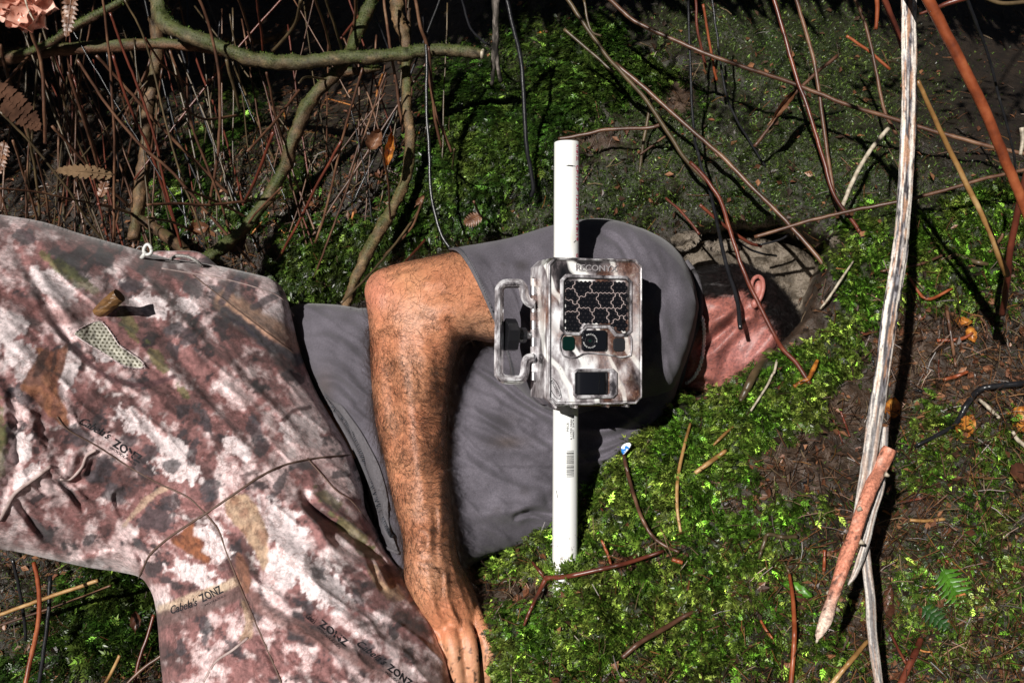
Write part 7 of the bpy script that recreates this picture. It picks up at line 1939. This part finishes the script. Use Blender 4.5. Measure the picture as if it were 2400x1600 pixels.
for k in range(105):
    u0_ = rng.uniform(-60, 960) if k < 85 else rng.uniform(900, 1250); top = rng.uniform(-80, 260)
    L_ = rng.uniform(300, 720); lean_ = rng.uniform(-.25, .45) if rng.random() < .75 else rng.uniform(-.9, .9)
    e = (u0_ + lean_ * L_, top + L_)
    if e[1] > 600 or e[0] > 1050: 
        sc_f = (600 - top) / L_; e = (u0_ + lean_ * L_ * sc_f, 600) if 600 - top > 80 else None
        if e is None or e[0] > 1050: continue
    mid_p = ((u0_ + e[0]) / 2 + rng.uniform(-18, 18), (top + e[1]) / 2)
    dg0 = float(Dg(np.array([mid_p[0]]), np.array([mid_p[1]]))[0]); dg1 = float(Dg(np.array([e[0]]), np.array([e[1]]))[0])
    d0 = rng.uniform(1.38, max(1.42, dg0 - .05)); d1 = min(dg1 - .005, d0 + rng.uniform(0, .2)); d0 = min(d0, dg0 - .03)
    r9 = rng.uniform(1.3, 2.9); mt9 = ['stem', 'stem_olive', 'stem_black', 'stem_olive', 'stem', 'stem', 'stem_red'][k % 7]
    stick(d3([(u0_, top), mid_p, e], (d0, d1), r9), MS[mt9], fern_label([(u0_, top), e], mt9, r9), 'dead_fern', 'fern', gname, n=6, nper=10)
# single needles that fell on the soil, near ones
glab2 = 'loose brown dead needle or twig bit lying on the bank'
def ok_spot(u, v):
    C = covers(np.array([u]), np.array([v])); return not C[4][0]
cnt_ = 0
while cnt_ < 150:
    z = rng.random()
    if z < .45: u0_, v0_ = rng.uniform(420, 1000), rng.uniform(170, 640)
    elif z < .8: u0_, v0_ = rng.uniform(1900, 2400), rng.uniform(480, 1600)
    else: u0_, v0_ = rng.uniform(1180, 2000), rng.uniform(1050, 1600)
    if not ok_spot(u0_, v0_): continue
    a = rng.uniform(0, math.pi); L_ = rng.uniform(18, 75)
    e = (u0_ + math.cos(a) * L_, v0_ + math.sin(a) * L_)
    if not ok_spot(*e): continue
    mdp = ((u0_ + e[0]) / 2 + rng.normal() * 3, (v0_ + e[1]) / 2 + rng.normal() * 3)
    r = rng.uniform(1.3, 3.0)
    mt9 = ['stem', 'stem_orange', 'stem_olive', 'stem', 'stem_red', 'stem_black'][cnt_ % 6]
    c9 = {'stem': 'brown', 'stem_orange': 'orange', 'stem_olive': 'dull olive', 'stem_red': 'dark red', 'stem_black': 'blackish'}[mt9]
    a9 = 'level' if a < .5 or a > 2.65 else 'tilted right' if a < 1.2 else 'upright' if a < 1.95 else 'tilted left'
    pl9 = ('on litter left of the upright branch' if u0_ < 950 else 'on the bank left of the pipe') if z < .45 else ('on the soil right of the bleached stick' if u0_ > 2110 else 'beside the bleached stick') if z < .8 else ('on the moss near the pipe foot' if u0_ < 1500 else 'between pipe and bleached stick')
    lab9 = f"{'long' if L_ > 48 else 'short'} {c9} needle {a9} {pl9}, {'higher up' if v0_ < (400 if z < .45 else 1050) else 'lower down'}"
    gstick([(u0_, v0_, r), (*mdp, r * 1.1), (*e, r * .7)], M['needle'] if mt9 == 'stem_orange' else MS[mt9], lab9, .005, 'needle', 'twig', 'loose twig bits on the bank', 5)
    cnt_ += 1
# bits of litter: scrap of blue and white wrapper by the armpit
b = MB(); q = closed_spline([(1455, 1050), (1462, 1040), (1476, 1036), (1480, 1044), (1470, 1058), (1460, 1066)], 2)
sw = Swell(q, 2, lambda u, v: 1.10 + 0 * u, .1, .1)
tag(link('wrapper_scrap', sw.mesh('wrapper_scrap'), mat_noise('blue_white_foil', [(.4, (.02, .15, .5)), (.5, (.02, .2, .6)), (.52, (.8, .85, .9))], 70, .25, .2)), 'scrap of blue and white wrapper showing at the shirt edge', 'litter')

# fern fronds added overhead, out of frame, to shade the top of the bank
def shade_frond(base, tip, width, n, parent):
    base = np.asarray(base); tip = np.asarray(tip)
    b = MB(); ax = tip - base; L_ = np.linalg.norm(ax); ax /= L_
    sd = np.cross(ax, to_sun); sd /= np.linalg.norm(sd)
    ts = np.linspace(0, 1, 12); path = base + ts[:, None] * (tip - base) + np.array([0, 0, 1]) * (.25 * L_ * ts * (1 - ts))[:, None]
    b.tube(path, np.linspace(.006, .002, 12), 6)
    for k in range(n):
        t = .05 + .93 * k / n; c = np.array([np.interp(t, ts, path[:, q_]) for q_ in range(3)])
        w_ = width * math.sin(math.pi * (.15 + .8 * t)) * .5 * rng.uniform(.45, 1.2)
        for s in (-1, 1):
            dr = sd * s + ax * rng.uniform(-.2, .7); dr /= np.linalg.norm(dr); hw = L_ / n * .42
            p1 = c + dr * w_ * .5 + ax * hw; p2 = c + dr * w_ * .5 - ax * hw; p3 = c + dr * w_ - np.array([0, 0, .12 * w_])
            b.add(np.array([c + ax * hw * .6, c - ax * hw * .6, p2, p3, p1]), [[0, 1, 2, 3, 4]])
    return link('frond', b.mesh('frond', False), M['shade_canopy'], parent)
def shade_canopy(label, targets, back, seed):
    """added fronds set on the way from the sun to the shaded part of the bank"""
    r_ = np.random.default_rng(seed)
    cs_ = [P(u, v, d) + to_sun * (back + .1 * (k % 3)) for k, (u, v, d) in enumerate(targets)]
    cen = np.mean(cs_, 0)
    t = empty('shade_fronds', cen, label, 'shade screen')
    for c in cs_:
        a = r_.uniform(-.7, .7)
        d_ = Rv * math.cos(a) + np.array([0, math.sin(a), 0])
        shade_frond(c - d_ * .34, c + d_ * .34, .34, 34, t)
shade_canopy('unseen fern fronds added to shade the dark upper left of the bank', [(u, v, 2.05) for v in (-420, -320, -230, -140, -50, 40, 130, 210, 280) for u in (-300, -50, 200, 450, 700, 930)] + [(-80, 330, 1.75), (160, 350, 1.75)], .85, 1)
shade_canopy('unseen fern fronds added to shade the top of the bank above the pipe', [(u, v, 1.65) for v in (-400, -330, -260, -190, -120, -50) for u in (1150, 1400, 1650, 1900)], .7, 2)
shade_canopy('unseen fern fronds added to shade the top right of the bank', [(u, v, 1.85) for v in (-300, -220, -140, -60, 20) for u in (2130, 2350, 2600, 2850)], .75, 3)

# leafy twigs added out of frame to break the light into patches over the upper bank
r8 = np.random.default_rng(11)
t8 = empty('shade_foliage', P(1600, -900, .9), 'added unseen leafy shrub overhanging the middle of the bank', 'shading')
for k in range(22):
    u8 = r8.uniform(1050, 2600); v8 = -120 + 400 * r8.random() ** 1.5
    d8 = float(Dg(np.array([u8]), np.array([v8]))[0])
    c8 = P(u8, v8, d8) + to_sun * r8.uniform(.75, 1.0)
    b = MB()
    for j8 in range(70):
        q8 = c8 + r8.normal(size=3) * np.array([.05, .03, .02])
        a8 = r8.normal(size=3); a8 /= np.linalg.norm(a8); e8 = np.cross(a8, r8.normal(size=3)); e8 /= np.linalg.norm(e8)
        l8 = r8.uniform(.006, .014)
        b.add(np.array([q8 - a8 * l8, q8 + e8 * l8 * .45, q8 + a8 * l8, q8 - e8 * l8 * .45]), [[0, 1, 2, 3]])
    tag(link('foliage', b.mesh('foliage', False), M['shade_canopy'], t8), kind='stuff')
    b = MB(); b.tube(np.array([c8, c8 + np.array([.03, .02, .12]), c8 + np.array([.05, .0, .3])]), .002, 5); link('twig', b.mesh('twig'), M['stem'], t8)
